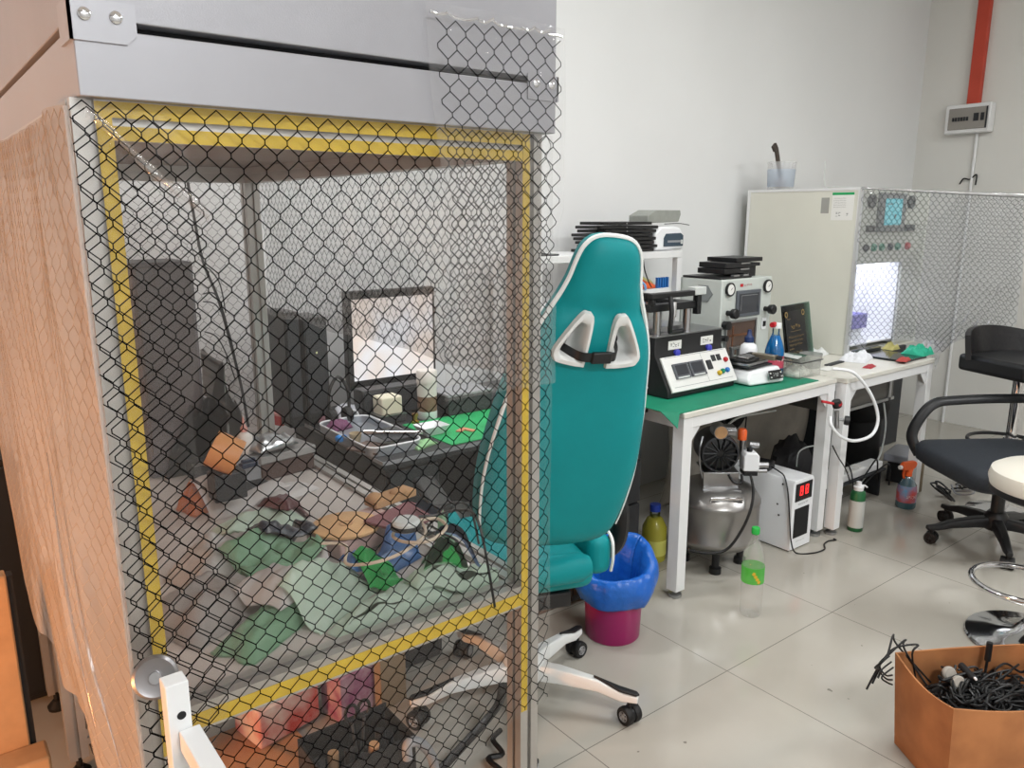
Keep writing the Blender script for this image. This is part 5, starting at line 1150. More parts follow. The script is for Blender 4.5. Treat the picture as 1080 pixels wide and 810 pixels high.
part('screen_icon', MB().box(4.205, 4.22, fy - .0205, fy - .020, 1.475, 1.495).box(4.13, 4.18, fy - .0205, fy - .020, 1.545, 1.55), M_ink, s_)
for x in (3.985, 4.40): part('dial', MB().lathe([(.022, 0), (.034, 0), (.034, .014), (.026, .014), (.022, .010), (0, .010)], (x, fy, 1.56), 24, (0, -1, 0)), M_black, tm)
for x0_, x1_ in ((3.96, 4.03), (4.36, 4.46)): part('black_switch', MB().box(x0_, x1_, fy - .012, fy, 1.405, 1.44), M_black, tm)
for k, (x, m) in enumerate(((3.97, M_black), (4.05, M_green), (4.13, M_green), (4.22, M_black), (4.30, M_green), (4.41, M_red))): part('push_button', MB().lathe([(0, 0), (.020, 0), (.020, .010), (.015, .016), (0, .016)], (x, fy, 1.325), 16, (0, -1, 0)), m, tm)
lb = part('side_label', MB().box(mx0 - .0012, mx0 - .0002, 2.165, 2.285, 1.465, 1.605), M_label, tm); lb2 = part('label_band', MB().box(mx0 - .0016, mx0 - .0012, 2.165, 2.285, 1.592, 1.605), M_greenb, lb)
Ml = basis((mx0 - .0014, 2.225, 1.535), (0, -1, 0), (0, 0, 1)); mb = MB()
for k in range(5): glyphs(mb, Ml @ Matrix.Translation((-.015, .04 - k * .011, 0)), .07, .004, 9, 30 + k, .0003)
glyphs(mb, Ml @ Matrix.Translation((-.02, -.04, 0)), .03, .022, 2, 40, .0003); glyphs(mb, Ml @ Matrix.Translation((.03, -.04, 0)), .016, .018, 1, 41, .0003)
part('label_print', mb, M_ink, lb)
part('second_label', MB().box(mx0 - .0012, mx0 - .0002, 2.30, 2.345, 1.50, 1.58), film_mat('clear_label', 'e6e6e2', gloss=.1, haze=.35), tm)
# clear tub of tools on top
c = (4.02, 2.56)
c = at(827, 196, z=1.631); c = (max(c.x + .42, 3.95), c.y + .27)
p = at(827, 197, y=2.60); c = (p.x, 2.60); zt_ = mz1 + .004
c = (3.975, 2.66)
t = thing('clear_tool_tub', 'clear tub holding a dark tool on top of the tall beige machine', 'tub', (c[0], c[1], zt_))
part('tub_wall', MB().lathe([(0, zt_), (.070, zt_), (.077, zt_ + .15), (.075, zt_ + .15), (.068, zt_ + .004), (0, zt_ + .004)], (c[0], c[1], 0), 24), film_mat('tub_wall_film', 'ffffff', gloss=.04, haze=.28, hazecol='f0f2f4'), t)
part('paper_label', MB().lathe([(.0715, zt_ + .015), (.0768, zt_ + .11)], (c[0], c[1], 0), 24, caps=False).xf(Matrix.Identity(4)), film_mat('pale_blue_label', 'f8fbff', gloss=.03, haze=.35, hazecol='d8e6f6'), t)
solo('dark_hand_tool', 'dark folding tool leaning in the clear tub on the tall machine', 'tool', MB().cbox((c[0] - .03, c[1], zt_ + .13), (.026, .014, .20), 0, 0, -.36).cbox((c[0] - .078, c[1], zt_ + .225), (.036, .016, .036), 0, 0, -.7), mat('brown_steel', '4e4640', .4, .5), bevel=.003)
solo('brown_scrap', 'brownish scrap at the bottom of the clear tool tub', 'scrap', MB().ball((c[0], c[1], zt_ + .035), (.04, .04, .028)), mat('brown_scrap', '8a6f60', .7, var=.4, vscale=50))
# film over the front
def path(u):               # plan of the film from the machine corner out to the right
    P = [(3.862, 2.118), (4.10, 1.99), (4.35, 1.80), (4.50, 1.60)]
    L = [0]
    for a, b in zip(P, P[1:]): L.append(L[-1] + math.dist(a, b))
    s = u
    for i in range(3):
        if s <= L[i + 1] or i == 2:
            k = (s - L[i]) / (L[i + 1] - L[i]); return P[i][0] + (P[i + 1][0] - P[i][0]) * k, P[i][1] + (P[i + 1][1] - P[i][1]) * k
UW = .85
def mcur(u, v):
    x, y = path(u); n = .022 * N3(u * 5, v * 3, 77) * min(1, v * 3); k = min(1, v / .9)
    return (x - .5 * n, y - n - .03 * k * u, 1.628 - .045 * u - v + .03 * N3(u * 5, v * 4, 71) * k)
def mbot(u): return .80 + .07 * N3(u * 7, 0, 2) + .10 * math.sin(u * 4) * (1 if u < .5 else .2) - .45 * max(0, u - .48) - (max(0, .80 + .07 * N3(u * 7, 0, 2) + .10 * math.sin(u * 4) - (.835 if u < .1 else .775)) if u < .48 else 0)
fm = thing('machine_curtain', 'crumpled clear hexagon grid film hanging before the lit machine window', 'curtain', (4.2, 1.95, .8))
part('film', MB().sheet(lambda u, v: mcur(u * UW, v * mbot(u * UW)), 60, 60), film_mat('machine_film', 'f6f8fa', gloss=.06, haze=.2, rough=.10, bump=.5, bscale=13, hazecol='e2e5e8'), fm, ang=3.2)
part('hexagon_grid', hexgrid(mcur, UW, 1.0, inside=lambda u, v: v < mbot(u), wid=.0016, jit=.003, off=-.0012), M_grid, fm)
def mcur2(u, v): x, y, z = mcur(u, v); n = .012 * N3(u * 4 + 5, v * 3, 9); return (x + .012 + n, y + .024, z + n)
part('hexagon_grid', hexgrid(mcur2, UW, 1.0, inside=lambda u, v: v < mbot(u) - .03 and u > .24 + .5 * abs(N3(v * 4, u, 3)), wid=.0013, jit=.003), M_grid, fm)
rp = [mcur(u * UW / 12, .004) for u in range(13)]
part('rolled_top_edge', MB().tube(rp, lambda k: .006 + .013 * max(0, k - .4), 10), film_mat('roll_silver', 'd0d4d8', gloss=.5, haze=.5, rough=.12, bump=.6, bscale=30), fm)
def scrn(u, v):
    return (3.86 - .004 - .01 * N3(u * 5, v * 4, 5), 2.112 + .10 * u, 1.63 - v)
part('film_side_fold', MB().sheet(lambda u, v: (3.872 - .006 * abs(N3(u * 9, v * 6, 5)), 2.105 + .045 * u * (.6 + .4 * v), 1.63 - v * .86), 8, 40), film_mat('side_fold_film', 'f2f2f2', gloss=.12, haze=.08, bump=.6, bscale=18), fm)
mb = MB()
for a in range(7):
    u0 = .58 + .22 * random.random(); v0 = .42 + .33 * random.random(); ln = .04 + .07 * random.random()
    q = [mcur(u0 - .35 * ln * k / 4, min(v0 + ln * k / 4, mbot(u0) - .01)) for k in range(5)]
    mb.tube([(x - .004, y - .006, z) for x, y, z in q], lambda k: .0010 + .002 * math.sin(PI * k), 5)
part('shiny_crease', mb, film_mat('silver_crease', 'eeeeee', gloss=.6, haze=.5, rough=.1), fm)
solo('wire_stub', 'thin twisted wire standing up behind the top left of the film', 'wire', MB().tube([(3.96, 2.22, mz1 + .005), (3.94, 2.30, mz1 + .012), (3.93, 2.36, mz1 + .02), (3.93, 2.37, mz1 + .14)], .003, 5), M_lgrey)
# dark gear under the film at the machine foot, and table top clutter
solo('dark_glass_panel', 'dark glass panel lying in front of the lit machine window', 'panel', MB().box(3.93, 4.16, 1.845, 2.10, T + .001, T + .012), mat('dark_glass_panel', '1c2022', .12), bevel=.002)
q = at(935, 361, z=T + .02); t = thing('dark_tray', 'dark flat tray with steel edge at the foot of the machine window', 'tray', (4.03, 2.10, T)); 
part('tray_body', MB().box(3.91, 4.19, 2.105, 2.128, T + .001, T + .028), M_dark, t, bevel=.002); part('steel_edge', MB().box(3.91, 4.19, 2.1035, 2.105, T + .022, T + .03), M_steel, t)
def crumple(name, lab, cat, px, py, lx, ly, h, m, seed, rz=0, z=T + .001):
    p = at(px, py, z=z); mb = MB().pouch(p, lx, ly, h, rz, seed, nu=34, nv=28, crease=1.5)
    for v in mb.v:
        d = Vector((v.x * 17, v.y * 17, seed)); v.z = z + (v.z - z) * (.5 + .9 * abs(noise.noise(d)) + .35 * abs(noise.noise(d * 2.3)))
    solo(name, lab, cat, mb, m, ang=1.0)
crumple('green_cloth', 'crumpled bright green cloth on the dark glass panel', 'cloth', 968, 373, .13, .12, .055, mat('teal_green_cloth', '1fa07f', .6), 91, z=T + .013)
crumple('clear_bag', 'crumpled clear film scrap beside the bright green cloth', 'bag', 985, 368, .12, .12, .06, B_white, 92, z=T + .013)
crumple('red_cloth', 'small red cloth in front of the green cloth', 'cloth', 953, 380, .10, .05, .02, mat('brick_red', 'a8433c', .6), 93, .2, z=T + .013)
crumple('white_tissue', 'crumpled white tissue on the table left of the dark glass panel', 'tissue', 903, 379, .20, .13, .045, mat('tissue', 'd6d8dc', .75), 94, .3)
crumple('red_wrapper', 'flat red wrapper at the table edge under the white tissue', 'wrapper', 917, 387, .10, .04, .012, mat('dark_red', 'a03038', .5), 95, .2)
crumple('yellow_scrap', 'pale yellow scrap behind the bright green cloth', 'scrap', 940, 368, .09, .06, .03, mat('pale_yellow_scrap', 'b8ae6a', .6), 96, z=T + .013)
crumple('paper_sheet', 'crumpled white paper behind the clear acrylic box', 'paper', 860, 374, .16, .10, .03, mat('paper', 'd3d5d4', .75), 97, .2)
q = at(880, 384, z=T); solo('dark_ruler', 'dark flat strip lying at the gap between the two white tables', 'strip', MB().cbox(q + Vector((0, 0, .004)), (.16, .03, .006), .1), M_dark, bevel=.001)
q = at(873, 390, z=T); solo('pale_card', 'pale printed card at the front edge beside the acrylic box', 'card', MB().cbox(q + Vector((.02, .01, .003)), (.12, .05, .002), .15), M_label)
# ---------------------------------------------------------------- air line, regulator and hose at the table joint
rg = at(884, 433, y=1.795)
t = thing('air_regulator', 'red and black air regulator fixed at the front of the table joint', 'regulator', rg)
part('body', MB().lathe([(0, -.03), (.018, -.03), (.02, -.025), (.02, .0), (.016, .004), (0, .004)], rg + Vector((-.01, 0, .02)), 18, (.35, -.1, -.9)), M_black, t); part('red_band', MB().lathe([(.021, -.01), (.021, .0), (.0205, .001)], rg + Vector((-.01, 0, .028)), 18, (.35, -.1, -.9), caps=False), M_red, t)
part('red_lever', MB().tube([rg + Vector((-.09, .03, .05)), rg + Vector((-.05, .01, .04)), rg + Vector((-.012, 0, .03))], .006, 8), M_red, t)
part('gauge', MB().lathe([(0, -.012), (.020, -.012), (.022, 0), (.020, .010), (0, .012)], rg + Vector((.03, -.03, -.045)), 20, (.5, -.8, -.1)), M_black, t); part('fitting', MB().cyl(rg + Vector((-.01, 0, -.0)), rg + Vector((.0, -.0, -.08)), .010, n=12).cyl(rg + Vector((.0, 0, -.04)), rg + Vector((.03, -.03, -.045)), .007, n=10), M_steel, t)
hz = [(878, 389, 1.86), (900, 393, 1.80), (918, 415, 1.76), (926, 440, 1.74), (920, 458, 1.74), (902, 465, 1.75), (886, 460, 1.76), (877, 449, 1.775), (876, 440, 1.79)]
solo('white_air_hose', 'white air hose looping from the table edge down to the red regulator', 'hose', MB().tube([at(x, y, y=yy) for x, y, yy in hz], .0075, 9), M_whitep)
solo('clear_thin_hose', 'thin pale hose dropping behind the white air hose to the floor', 'hose', MB().tube([at(x, y, y=2.0) for x, y in [(932, 425), (934, 450), (928, 480), (915, 500), (905, 512)]], .005, 7), M_lgrey)
solo('table_joint_cable', 'thin dark cable hanging between the two white table legs', 'cable', MB().tube([at(x, y, y=1.80) for x, y in [(878, 470), (884, 482), (892, 495), (897, 510)]], .003, 6), M_cable)
# ================================================================ things under the tables
cx, cy = 2.675, 2.005
cpz = thing('air_compressor', 'silver tank air compressor with black fan motor under the white table', 'compressor', (cx, cy, 0))
M_tank = mat('tank_silver', '9a9896', .3, .85, var=.06, vscale=5)
r_ = .188
part('tank', MB().lathe([(0, .085), (.10, .088), (.155, .10), (r_, .135), (r_ + .003, .14), (r_ + .003, .15), (r_, .155), (r_, .29), (r_ + .003, .295), (r_ + .003, .305), (r_, .31), (.165, .345), (.12, .365), (.05, .378), (0, .38)], (cx, cy, 0), 48), M_tank, cpz)
for k in range(4):
    a = PI / 4 + PI / 2 * k; px_, py_ = cx + .12 * math.cos(a), cy + .12 * math.sin(a)
    part('leg', MB().cyl((px_, py_, .03), (px_, py_, .11), .016, n=12).lathe([(0, 0), (.026, 0), (.026, .025), (.016, .03), (0, .03)], (px_, py_, 0), 16), M_black, cpz)
tw = Vector((-.62, -.78, 0)); sd = Vector((.78, -.62, 0))
bp0 = Vector((cx, cy, .378)) + tw * .05
RM = Matrix(((sd.x, -tw.x, 0, bp0.x), (sd.y, -tw.y, 0, bp0.y), (0, 0, 1, bp0.z), (0, 0, 0, 1)))   # x to the viewer's right, y away, z up
def cpart(n, mb, m, parent=cpz, **k): return part(n, mb.xf(RM), m, parent, **k)
cpart('motor_bracket', MB().box(-.075, .075, -.03, -.024, -.02, .055).box(-.075, .075, -.03, .12, .052, .058).box(-.08, .08, -.06, -.03, -.022, -.012), M_steel, bevel=.002)
cpart('carry_bar', MB().tube([(-.06, -.10, -.055), (-.06, -.115, -.03), (.07, -.115, -.03), (.07, -.10, -.055)], .007, 8, smooth=False), M_chrome)
mo = cpart('motor', MB().lathe([(0, -.03), (.055, -.03), (.078, -.02), (.080, .0), (.080, .12), (.06, .16), (0, .16)], (-.01, 0, .140), 30, (0, 1, 0)), M_black)
cpart('fan_guard', MB().lathe([(.070, -.040), (.078, -.038), (.082, -.02), (.076, -.02), (.070, -.034)], (-.01, 0, .140), 30, (0, 1, 0), caps=False), M_darkmetal, mo)
mb = MB()
for k in range(14):
    a = 2 * PI * k / 14; i = mb.mark(); mb.box(.016, .070, -.0025, .0025, 0, .008); mb.xf(Matrix.Translation((-.01, -.032, .140)) @ Matrix.Rotation(PI / 2, 4, 'X') @ Matrix.Rotation(a, 4, 'Z') @ Matrix.Rotation(.5, 4, 'X'), i)
cpart('fan_blades', mb, mat('fan_dark', '1d1e20', .5), mo)
cpart('filter_cap', MB().lathe([(0, -.045), (.028, -.045), (.032, -.04), (.032, .02), (.028, .03), (0, .03)], (-.015, .0, .235), 24, (0, 1, 0)), M_steel); cpart('cap_face', MB().lathe([(0, -.0465), (.026, -.0465), (.026, -.045), (0, -.045)], (-.015, .0, .235), 20, (0, 1, 0)), M_tan)
cpart('cylinder_head', MB().box(-.02, .06, .0, .06, .21, .245).cyl((.02, .0, .232), (.06, .0, .232), .007, n=10), M_steel, bevel=.003)
cpart('pipe', MB().tube([(-.075, .02, .20), (-.088, 0, .15), (-.085, 0, .08), (-.07, 0, .02)], .005, 8), M_steel)
ps = cpart('pressure_switch', MB().prism([(.088, -.04, .065), (.155, -.04, .065), (.155, -.04, .13), (.142, -.04, .145), (.10, -.04, .145), (.088, -.04, .13)], (0, .07, 0)), M_whitep, bevel=.005)
cpart('switch_base', MB().box(.092, .150, -.038, .026, .045, .065), M_black, ps, bevel=.002); cpart('pull_knob', MB().lathe([(0, .145), (.012, .145), (.012, .16), (0, .16)], (.118, -.01, 0), 14), M_black, ps)
cpart('safety_valve', MB().cyl((.10, .03, .12), (.10, .03, .185), .014, n=14).cyl((.12, .01, .17), (.16, .01, .165), .014, n=12), M_steel); cpart('orange_knob', MB().lathe([(0, .185), (.019, .185), (.019, .225), (.014, .232), (0, .232)], (.095, .03, 0), 18), M_orange)
cpart('outlet_tap', MB().cyl((.15, -.01, .085), (.20, -.01, .085), .013, n=14).cyl((.15, -.01, .06), (.195, -.01, .06), .010, n=12), M_steel)
cpart('power_cable', MB().tube([(.12, -.04, .05), (.12, -.09, .0), (.10, -.14, -.06), (.06, -.17, -.14), (.0, -.19, -.215), (-.07, -.19, -.235), (-.15, -.16, -.235)], .006, 8), M_cable)
cpart('short_cable', MB().tube([(.085, -.03, .05), (.08, -.05, .02), (.05, -.045, .02), (.03, -.03, .05)], .006, 8), M_cable)
solo('clear_air_tube', 'curved pale air tube rising above the compressor motor', 'tube', MB().tube([at(x, y, y=2.10) for x, y in [(761, 458), (768, 448), (780, 440), (800, 436), (818, 433)]], .005, 8), M_lgrey)
solo('hanging_cable', 'black cable hanging from the table behind the orange knob', 'cable', MB().tube([at(x, y, y=2.2) for x, y in [(783, 425), (787, 436), (786, 452), (784, 468)]], .004, 6), M_cable)
q = at(757, 465, y=2.36)
mb = MB()
for k in range(10): mb.tube([(q.x + .03 + (.10 + .012 * math.sin(k * 2)) * math.cos(a), 2.33 + .05 * math.sin(k * 1.3) * .6, .56 + (.10 + .01 * math.cos(k * 3)) * math.sin(a)) for a in [2 * PI * j / 14 for j in range(14)]], .010, 6, closed=True, k=3)
solo('black_cable_coil', 'big black cable coil hanging behind the compressor motor', 'cable', mb, M_blackm)
# pale sack and dark bag at the back under the table
def sack(u, v):
    x = 2.92 + 1.22 * u; return (x, 2.53 + .02 * N3(u * 4, v * 4, 5) - .06 * math.sin(PI * v), -.0 + .03 + .62 * v + .03 * N3(u * 3, v * 2, 8))
solo('pale_cloth_sack', 'pale wrinkled cloth hanging under the back of the compressor table', 'cloth', MB().sheet(sack, 30, 24, .01), mat('pale_sack', 'aaa49a', .85, var=.12, vscale=7), ang=3.2)
q = at(850, 475, y=2.25)
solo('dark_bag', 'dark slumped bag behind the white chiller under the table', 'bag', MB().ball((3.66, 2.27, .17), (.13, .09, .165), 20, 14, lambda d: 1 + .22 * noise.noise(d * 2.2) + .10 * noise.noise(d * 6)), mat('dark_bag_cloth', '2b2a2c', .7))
solo('pale_hose', 'pale thin hose arching over the dark bag', 'hose', MB().tube([at(x, y, y=2.18) for x, y in [(840, 492), (842, 478), (850, 472), (860, 470)]], .004, 6), M_lgrey)
# white chiller with red digits
kx0, kx1, ky0, ky1, kz = 3.02, 3.185, 1.845, 2.20, .335
kc = thing('white_chiller', 'white boxy chiller with red number display beside the compressor', 'chiller', ((kx0 + kx1) / 2, 2.0, 0))
part('casing', MB().prism([(kx0, ky0, .006), (kx1, ky0, .006), (kx1, ky0, kz - .02), (kx1 - .012, ky0, kz), (kx0 + .012, ky0, kz), (kx0, ky0, kz - .02)], (0, ky1 - ky0, 0)), M_whitep, kc, bevel=.002)
part('display', MB().box(kx0 + .018, kx1 - .018, ky0 - .0025, ky0, .235, .318), M_black, kc)
M_led = mat('red_digits', '300404', .4, emit='ff2a2a', estr=2.2)
def seg7(ch, M, w, h, t=.004):
    S_ = {'8': 'abcdefg', '0': 'abcdef', '1': 'bc', '2': 'abged', '3': 'abgcd', '5': 'afgcd', '6': 'afgedc', '4': 'fgbc', '7': 'abc', '9': 'abcdfg'}[ch]; mb = MB()
    B = {'a': (-w / 2, w / 2, h / 2 - t, h / 2), 'd': (-w / 2, w / 2, -h / 2, -h / 2 + t), 'g': (-w / 2, w / 2, -t / 2, t / 2), 'f': (-w / 2, -w / 2 + t, 0, h / 2), 'b': (w / 2 - t, w / 2, 0, h / 2), 'e': (-w / 2, -w / 2 + t, -h / 2, 0), 'c': (w / 2 - t, w / 2, -h / 2, 0)}
    for s in S_: x0, x1, y0, y1 = B[s]; mb.box(x0, x1, y0, y1, 0, .0006)
    return mb.xf(M)
for k, chh in enumerate('88'): part('red_digit', seg7(chh, basis((kx0 + .062 + k * .042, ky0 - .0028, .282), (1, 0, 0), (0, 0, 1)), .024, .044, .006), M_led, kc)
part('display_print', glyphs(MB(), basis(((kx0 + kx1) / 2, ky0 - .0028, .248), (1, 0, 0), (0, 0, 1)), .07, .006, 9, 3), mat('red_print', '8c3038', .5), kc)
part('grille_window', MB().box(kx0 + .022, kx1 - .03, ky0 - .002, ky0, .06, .20), M_blackm, kc); part('front_print', glyphs(MB(), basis(((kx0 + kx1) / 2, ky0 - .0006, .219), (1, 0, 0), (0, 0, 1)), .08, .008, 8, 5), M_grey, kc); part('lower_print', glyphs(MB(), basis(((kx0 + kx1) / 2, ky0 - .0006, .040), (1, 0, 0), (0, 0, 1)), .07, .006, 8, 6), M_lgrey, kc)
for y, z in ((1.90, .31), (1.92, .21), (1.91, .16)): part('screw', MB().lathe([(0, 0), (.005, 0), (.004, .002), (0, .002)], (kx0, y, z), 10, (-1, 0, 0)), M_ink, kc)
t = thing('black_adapter', 'black power adapter lying on the white chiller', 'adapter', (3.08, 2.05, kz)); part('case', MB().cbox((3.07, 2.06, kz + .0215), (.075, .12, .04), .2), M_black, t, bevel=.008)
part('cable', MB().tube([(3.075, 2.0, kz + .02), (3.06, 1.95, kz + .014), (3.025, 1.90, kz + .012), (3.008, 1.87, kz - .03), (3.010, 1.86, .25), (3.012, 1.845, .14), (3.012, 1.832, .06), (3.03, 1.815, .006), (3.09, 1.77, .004), (3.17, 1.76, .004), (3.22, 1.79, .004), (3.27, 1.80, .004), (3.31, 1.785, .004), (3.315, 1.80, .004)], .0034, 6), M_cable, t)
# bottles and cans on the floor
q = at(791, 647, z=0)
t = thing('water_bottle', 'clear water bottle with green cap and green label on the floor', 'bottle', q); zz = .0005
wb = [(0, .004), (.020, 0), (.036, .0), (.041, .01), (.041, .04), (.0395, .05), (.041, .06), (.041, .11), (.0405, .135), (.042, .14), (.042, .20), (.041, .205), (.041, .225), (.036, .255), (.020, .295), (.014, .305), (.014, .33)]
part('bottle_shell', MB().lathe([(r, zz + z) for r, z in wb], q, 30, caps=False), film_mat('bottle_shell_film', 'ffffff', gloss=.05, haze=.10, rough=.08, bump=.25, bscale=30, hazecol='f4f8f6'), t)
part('green_label', MB().lathe([(.0424, .138), (.0424, .202)], q, 30, caps=False), film_mat('green_label_film', 'a8e8a0', gloss=.08, haze=.8, bump=.2, hazecol='5cd050'), t, label='green label with yellow mark')
for k in range(4): a = -2.45 + .16 * k; part('yellow_mark', MB().cbox((0, 0, 0), (.010, .0008, .012), 0, 0, .5).xf(Matrix.Translation((q.x + .0431 * math.cos(a), q.y + .0431 * math.sin(a), .182 - .011 * k)) @ Matrix.Rotation(a + PI / 2, 4, 'Z')), M_yellow, t)
part('green_cap', MB().lathe([(0, .352), (.014, .352), (.0155, .348), (.0155, .330), (.014, .330), (.014, .326)], q, 22), mat('green_cap', '24a845', .4), t)
q = at(700, 596, z=0); q = Vector((2.335, 2.03, 0)); q = at(701, 590, z=0) + Vector((-.03, .04, 0))
t = thing('yellow_liquid_bottle', 'bottle of yellow liquid with blue cap behind the front table leg', 'bottle', q)
part('bottle_body', MB().lathe([(0, .0), (.05, 0), (.054, .006), (.054, .15), (.035, .19), (.022, .20), (0, .2)], q, 26), mat('yellow_liquid', 'c2bb48', .2, trans=.2), t); part('bottle_shoulder', MB().lathe([(.022, .20), (.022, .225), (0, .225)], q, 18, caps=False), M_clear, t); part('blue_cap', MB().lathe([(0, .225), (.024, .225), (.024, .255), (0, .256)], q, 18), mat('royal_blue', '2743a8', .4), t); part('label', MB().lathe([(.0545, .03), (.0545, .10)], q, 26, caps=False), mat('yellow_label', 'd0cf6a', .5), t)
q = at(901, 556, z=0); q = Vector((3.505, 1.80, 0))
t = thing('green_spray_can', 'dark green can with white nozzle by the leg of the right table', 'can', q)
part('can_body', MB().lathe([(0, 0), (.033, 0), (.035, .004), (.035, .185), (.030, .198), (.018, .203), (0, .203)], q, 28), mat('dark_green_can', '1f5c35', .35), t); part('paper_label', MB().lathe([(.0355, .02), (.0355, .155)], q, 28, caps=False), mat('grey_white_label', 'b9bcb8', .55), t) 
lbp = t.children[-1]
part('nozzle', MB().lathe([(0, .203), (.022, .203), (.024, .222), (.013, .226), (.012, .245), (0, .246)], q, 20).tube([(q.x, q.y, .226), (q.x + .03, q.y - .01, .222), (q.x + .05, q.y - .015, .21)], .0045, 8), M_whitep, t)
q = Vector((4.005, 1.80, 0))
t = thing('trigger_spray_bottle', 'spray bottle with orange trigger and blue liquid by the right table leg', 'bottle', q)
part('bottle_body', MB().lathe([(0, .0), (.044, 0), (.048, .006), (.048, .09), (.043, .125), (.022, .16), (.014, .17), (0, .17)], q, 28), film_mat('spray_shell', 'c8dbe2', gloss=.15, haze=.5, hazecol='7fa8b8'), t); part('blue_liquid', MB().lathe([(0, .002), (.042, .002), (.045, .008), (.045, .03), (0, .03)], q, 24), mat('teal_liquid', '2f8f9c', .15), t)
part('label', MB().lathe([(.0485, .035), (.0485, .09), (.044, .122)], q, 28, caps=False), mat('blue_red_label', '5f9cc4', .45, col2='c4504c', vscale=16), t); 
lb = MB()
for k in range(6): a = -2.6 + k * .2; glyphs(lb, basis((q.x + .0492 * math.cos(a), q.y + .0492 * math.sin(a), .068), (-math.sin(a), math.cos(a), .25), (0, 0, 1)), .010, .018, 1, 60 + k)
part('label_letters', lb, M_label, t)
part('neck', MB().lathe([(0, .17), (.017, .17), (.017, .20), (.014, .205), (0, .205)], q, 20), M_orange, t)
hd = part('spray_head', MB().prism([(-.055, 0, .235), (-.05, 0, .205), (-.02, 0, .205), (-.015, 0, .19), (.015, 0, .19), (.018, 0, .205), (.035, 0, .215), (.042, 0, .235), (.03, 0, .248), (-.04, 0, .248)], (0, .026, 0)).xf(Matrix.Translation(q) @ Matrix.Rotation(-.3, 4, 'Z') @ Matrix.Translation((0, -.013, 0))), M_orange, t, bevel=.005)
part('trigger', MB().tube([(-.03, 0, .205), (-.036, 0, .185), (-.03, 0, .16)], .006, 8).xf(Matrix.Translation(q) @ Matrix.Rotation(-.3, 4, 'Z')), M_orange, t); part('nozzle_tip', MB().lathe([(0, 0), (.011, 0), (.011, .012), (0, .012)], q + Vector((-.053, .016, .222)), 12, (-.95, .3, 0)), M_whitep, t)
t = thing('power_strip', 'long white power strip on a ledge under the right table', 'power strip', (3.75, 2.0, .17))
part('strip_body', MB().box(3.44, 4.05, 1.96, 2.03, .16, .20), M_white, t, bevel=.006); 
for x in (3.52, 3.62, 3.72, 3.82): part('socket', MB().box(x, x + .05, 1.97, 2.02, .20, .206), M_label, t)
part('shelf_bracket', MB().box(3.42, 4.07, 1.95, 2.10, .148, .158), M_dark, t); 
for x in (3.43, 4.05): part('bracket_leg', MB().box(x, x + .012, 1.97, 2.09, 0, .148), M_dark, t)
for k, (x, m) in enumerate(((3.55, M_whitep), (3.66, M_black))): solo('power_plug', ['white', 'black'][k] + ' plug pushed into the power strip under the right table', 'plug', MB().box(x - .02, x + .025, 1.975, 2.015, .207, .235).tube([(x, 1.99, .235), (x + .01, 1.97, .27), (x + .04, 1.95, .22), (x + .05, 1.93, .12)], .004, 6), m, bevel=.002)
us = thing('steel_drawer_unit', 'dull steel box hanging under the right table', 'box', (3.9, 2.1, .52)); part('box_body', MB().box(3.56, 4.12, 1.98, 2.38, .53, T - .067), mat('dull_steel_box', '6a6864', .45, .5, var=.06, vscale=5), us, bevel=.004); part('front_edge', MB().box(4.06, 4.085, 1.972, 1.98, .53, T - .067).box(3.56, 4.12, 1.972, 1.979, .53, .545), M_steel, us)
solo('black_vacuum_pump', 'black rounded pump standing under the steel box', 'pump', MB().ball((4.36, 2.25, .40), (.16, .13, .105), 24, 12).cyl((4.36, 2.25, .0), (4.36, 2.25, .34), .10, n=24), M_blackm)
solo('dark_backing_box', 'big dark box enlarged as a dark backing under the back of the right table', 'box', MB().box(4.24, 5.15, 2.42, 2.66, .002, .66), M_dark, bevel=.004)  # box enlarged as a dark backing, standing in for shade under the table
solo('card_roll', 'brown cardboard tube standing at the right of the right table leg', 'tube', MB().lathe([(0, .0), (.042, 0), (.042, .17), (.036, .17), (.036, .01), (0, .01)], (4.30, 1.90, 0), 28), mat('kraft_tube', '7d705c', .8, var=.12, vscale=25))
t = thing('white_router', 'flat whitish plastic box under the right end of the table', 'box', (4.45, 2.05, 0)); part('case', MB().cbox((4.44, 2.02, .145), (.26, .18, .045), .2), mat('bluish_white', 'a9adb8', .4), t, bevel=.008); part('base', MB().cbox((4.44, 2.02, .061), (.20, .14, .12), .2), M_dark, t)
for k in range(7):
    bx, by = 4.26 + .075 * k, 1.72 + .05 * math.sin(k * 2)
    pts = [(bx + .05 * math.cos(a * 1.1 + k), by + .06 * math.sin(a * 1.5 + k * .7), .008 + .05 * abs(math.sin(a * .9 + k))) for a in range(9)]
    solo('tangled_cable', 'tangled dark and grey cables on the floor right of the table leg', 'cable', MB().tube(pts, .005, 6), [M_cable, M_dark, M_grey][k % 3], 'tangled cables under the right table')
for k, (a, b) in enumerate((((900, 520), (925, 485)), ((910, 512), (938, 490)))):
    pa, pb = at(*a, y=1.93), at(*b, y=1.93); solo('strip_cable', ['left', 'right'][k] + ' black cable wound over the front of the power strip', 'cable', MB().tube([pa, (pa + pb) / 2 + Vector((0, -.01, .03)), pb, pb + Vector((.02, .0, -.12))], .0045, 6), M_cable)
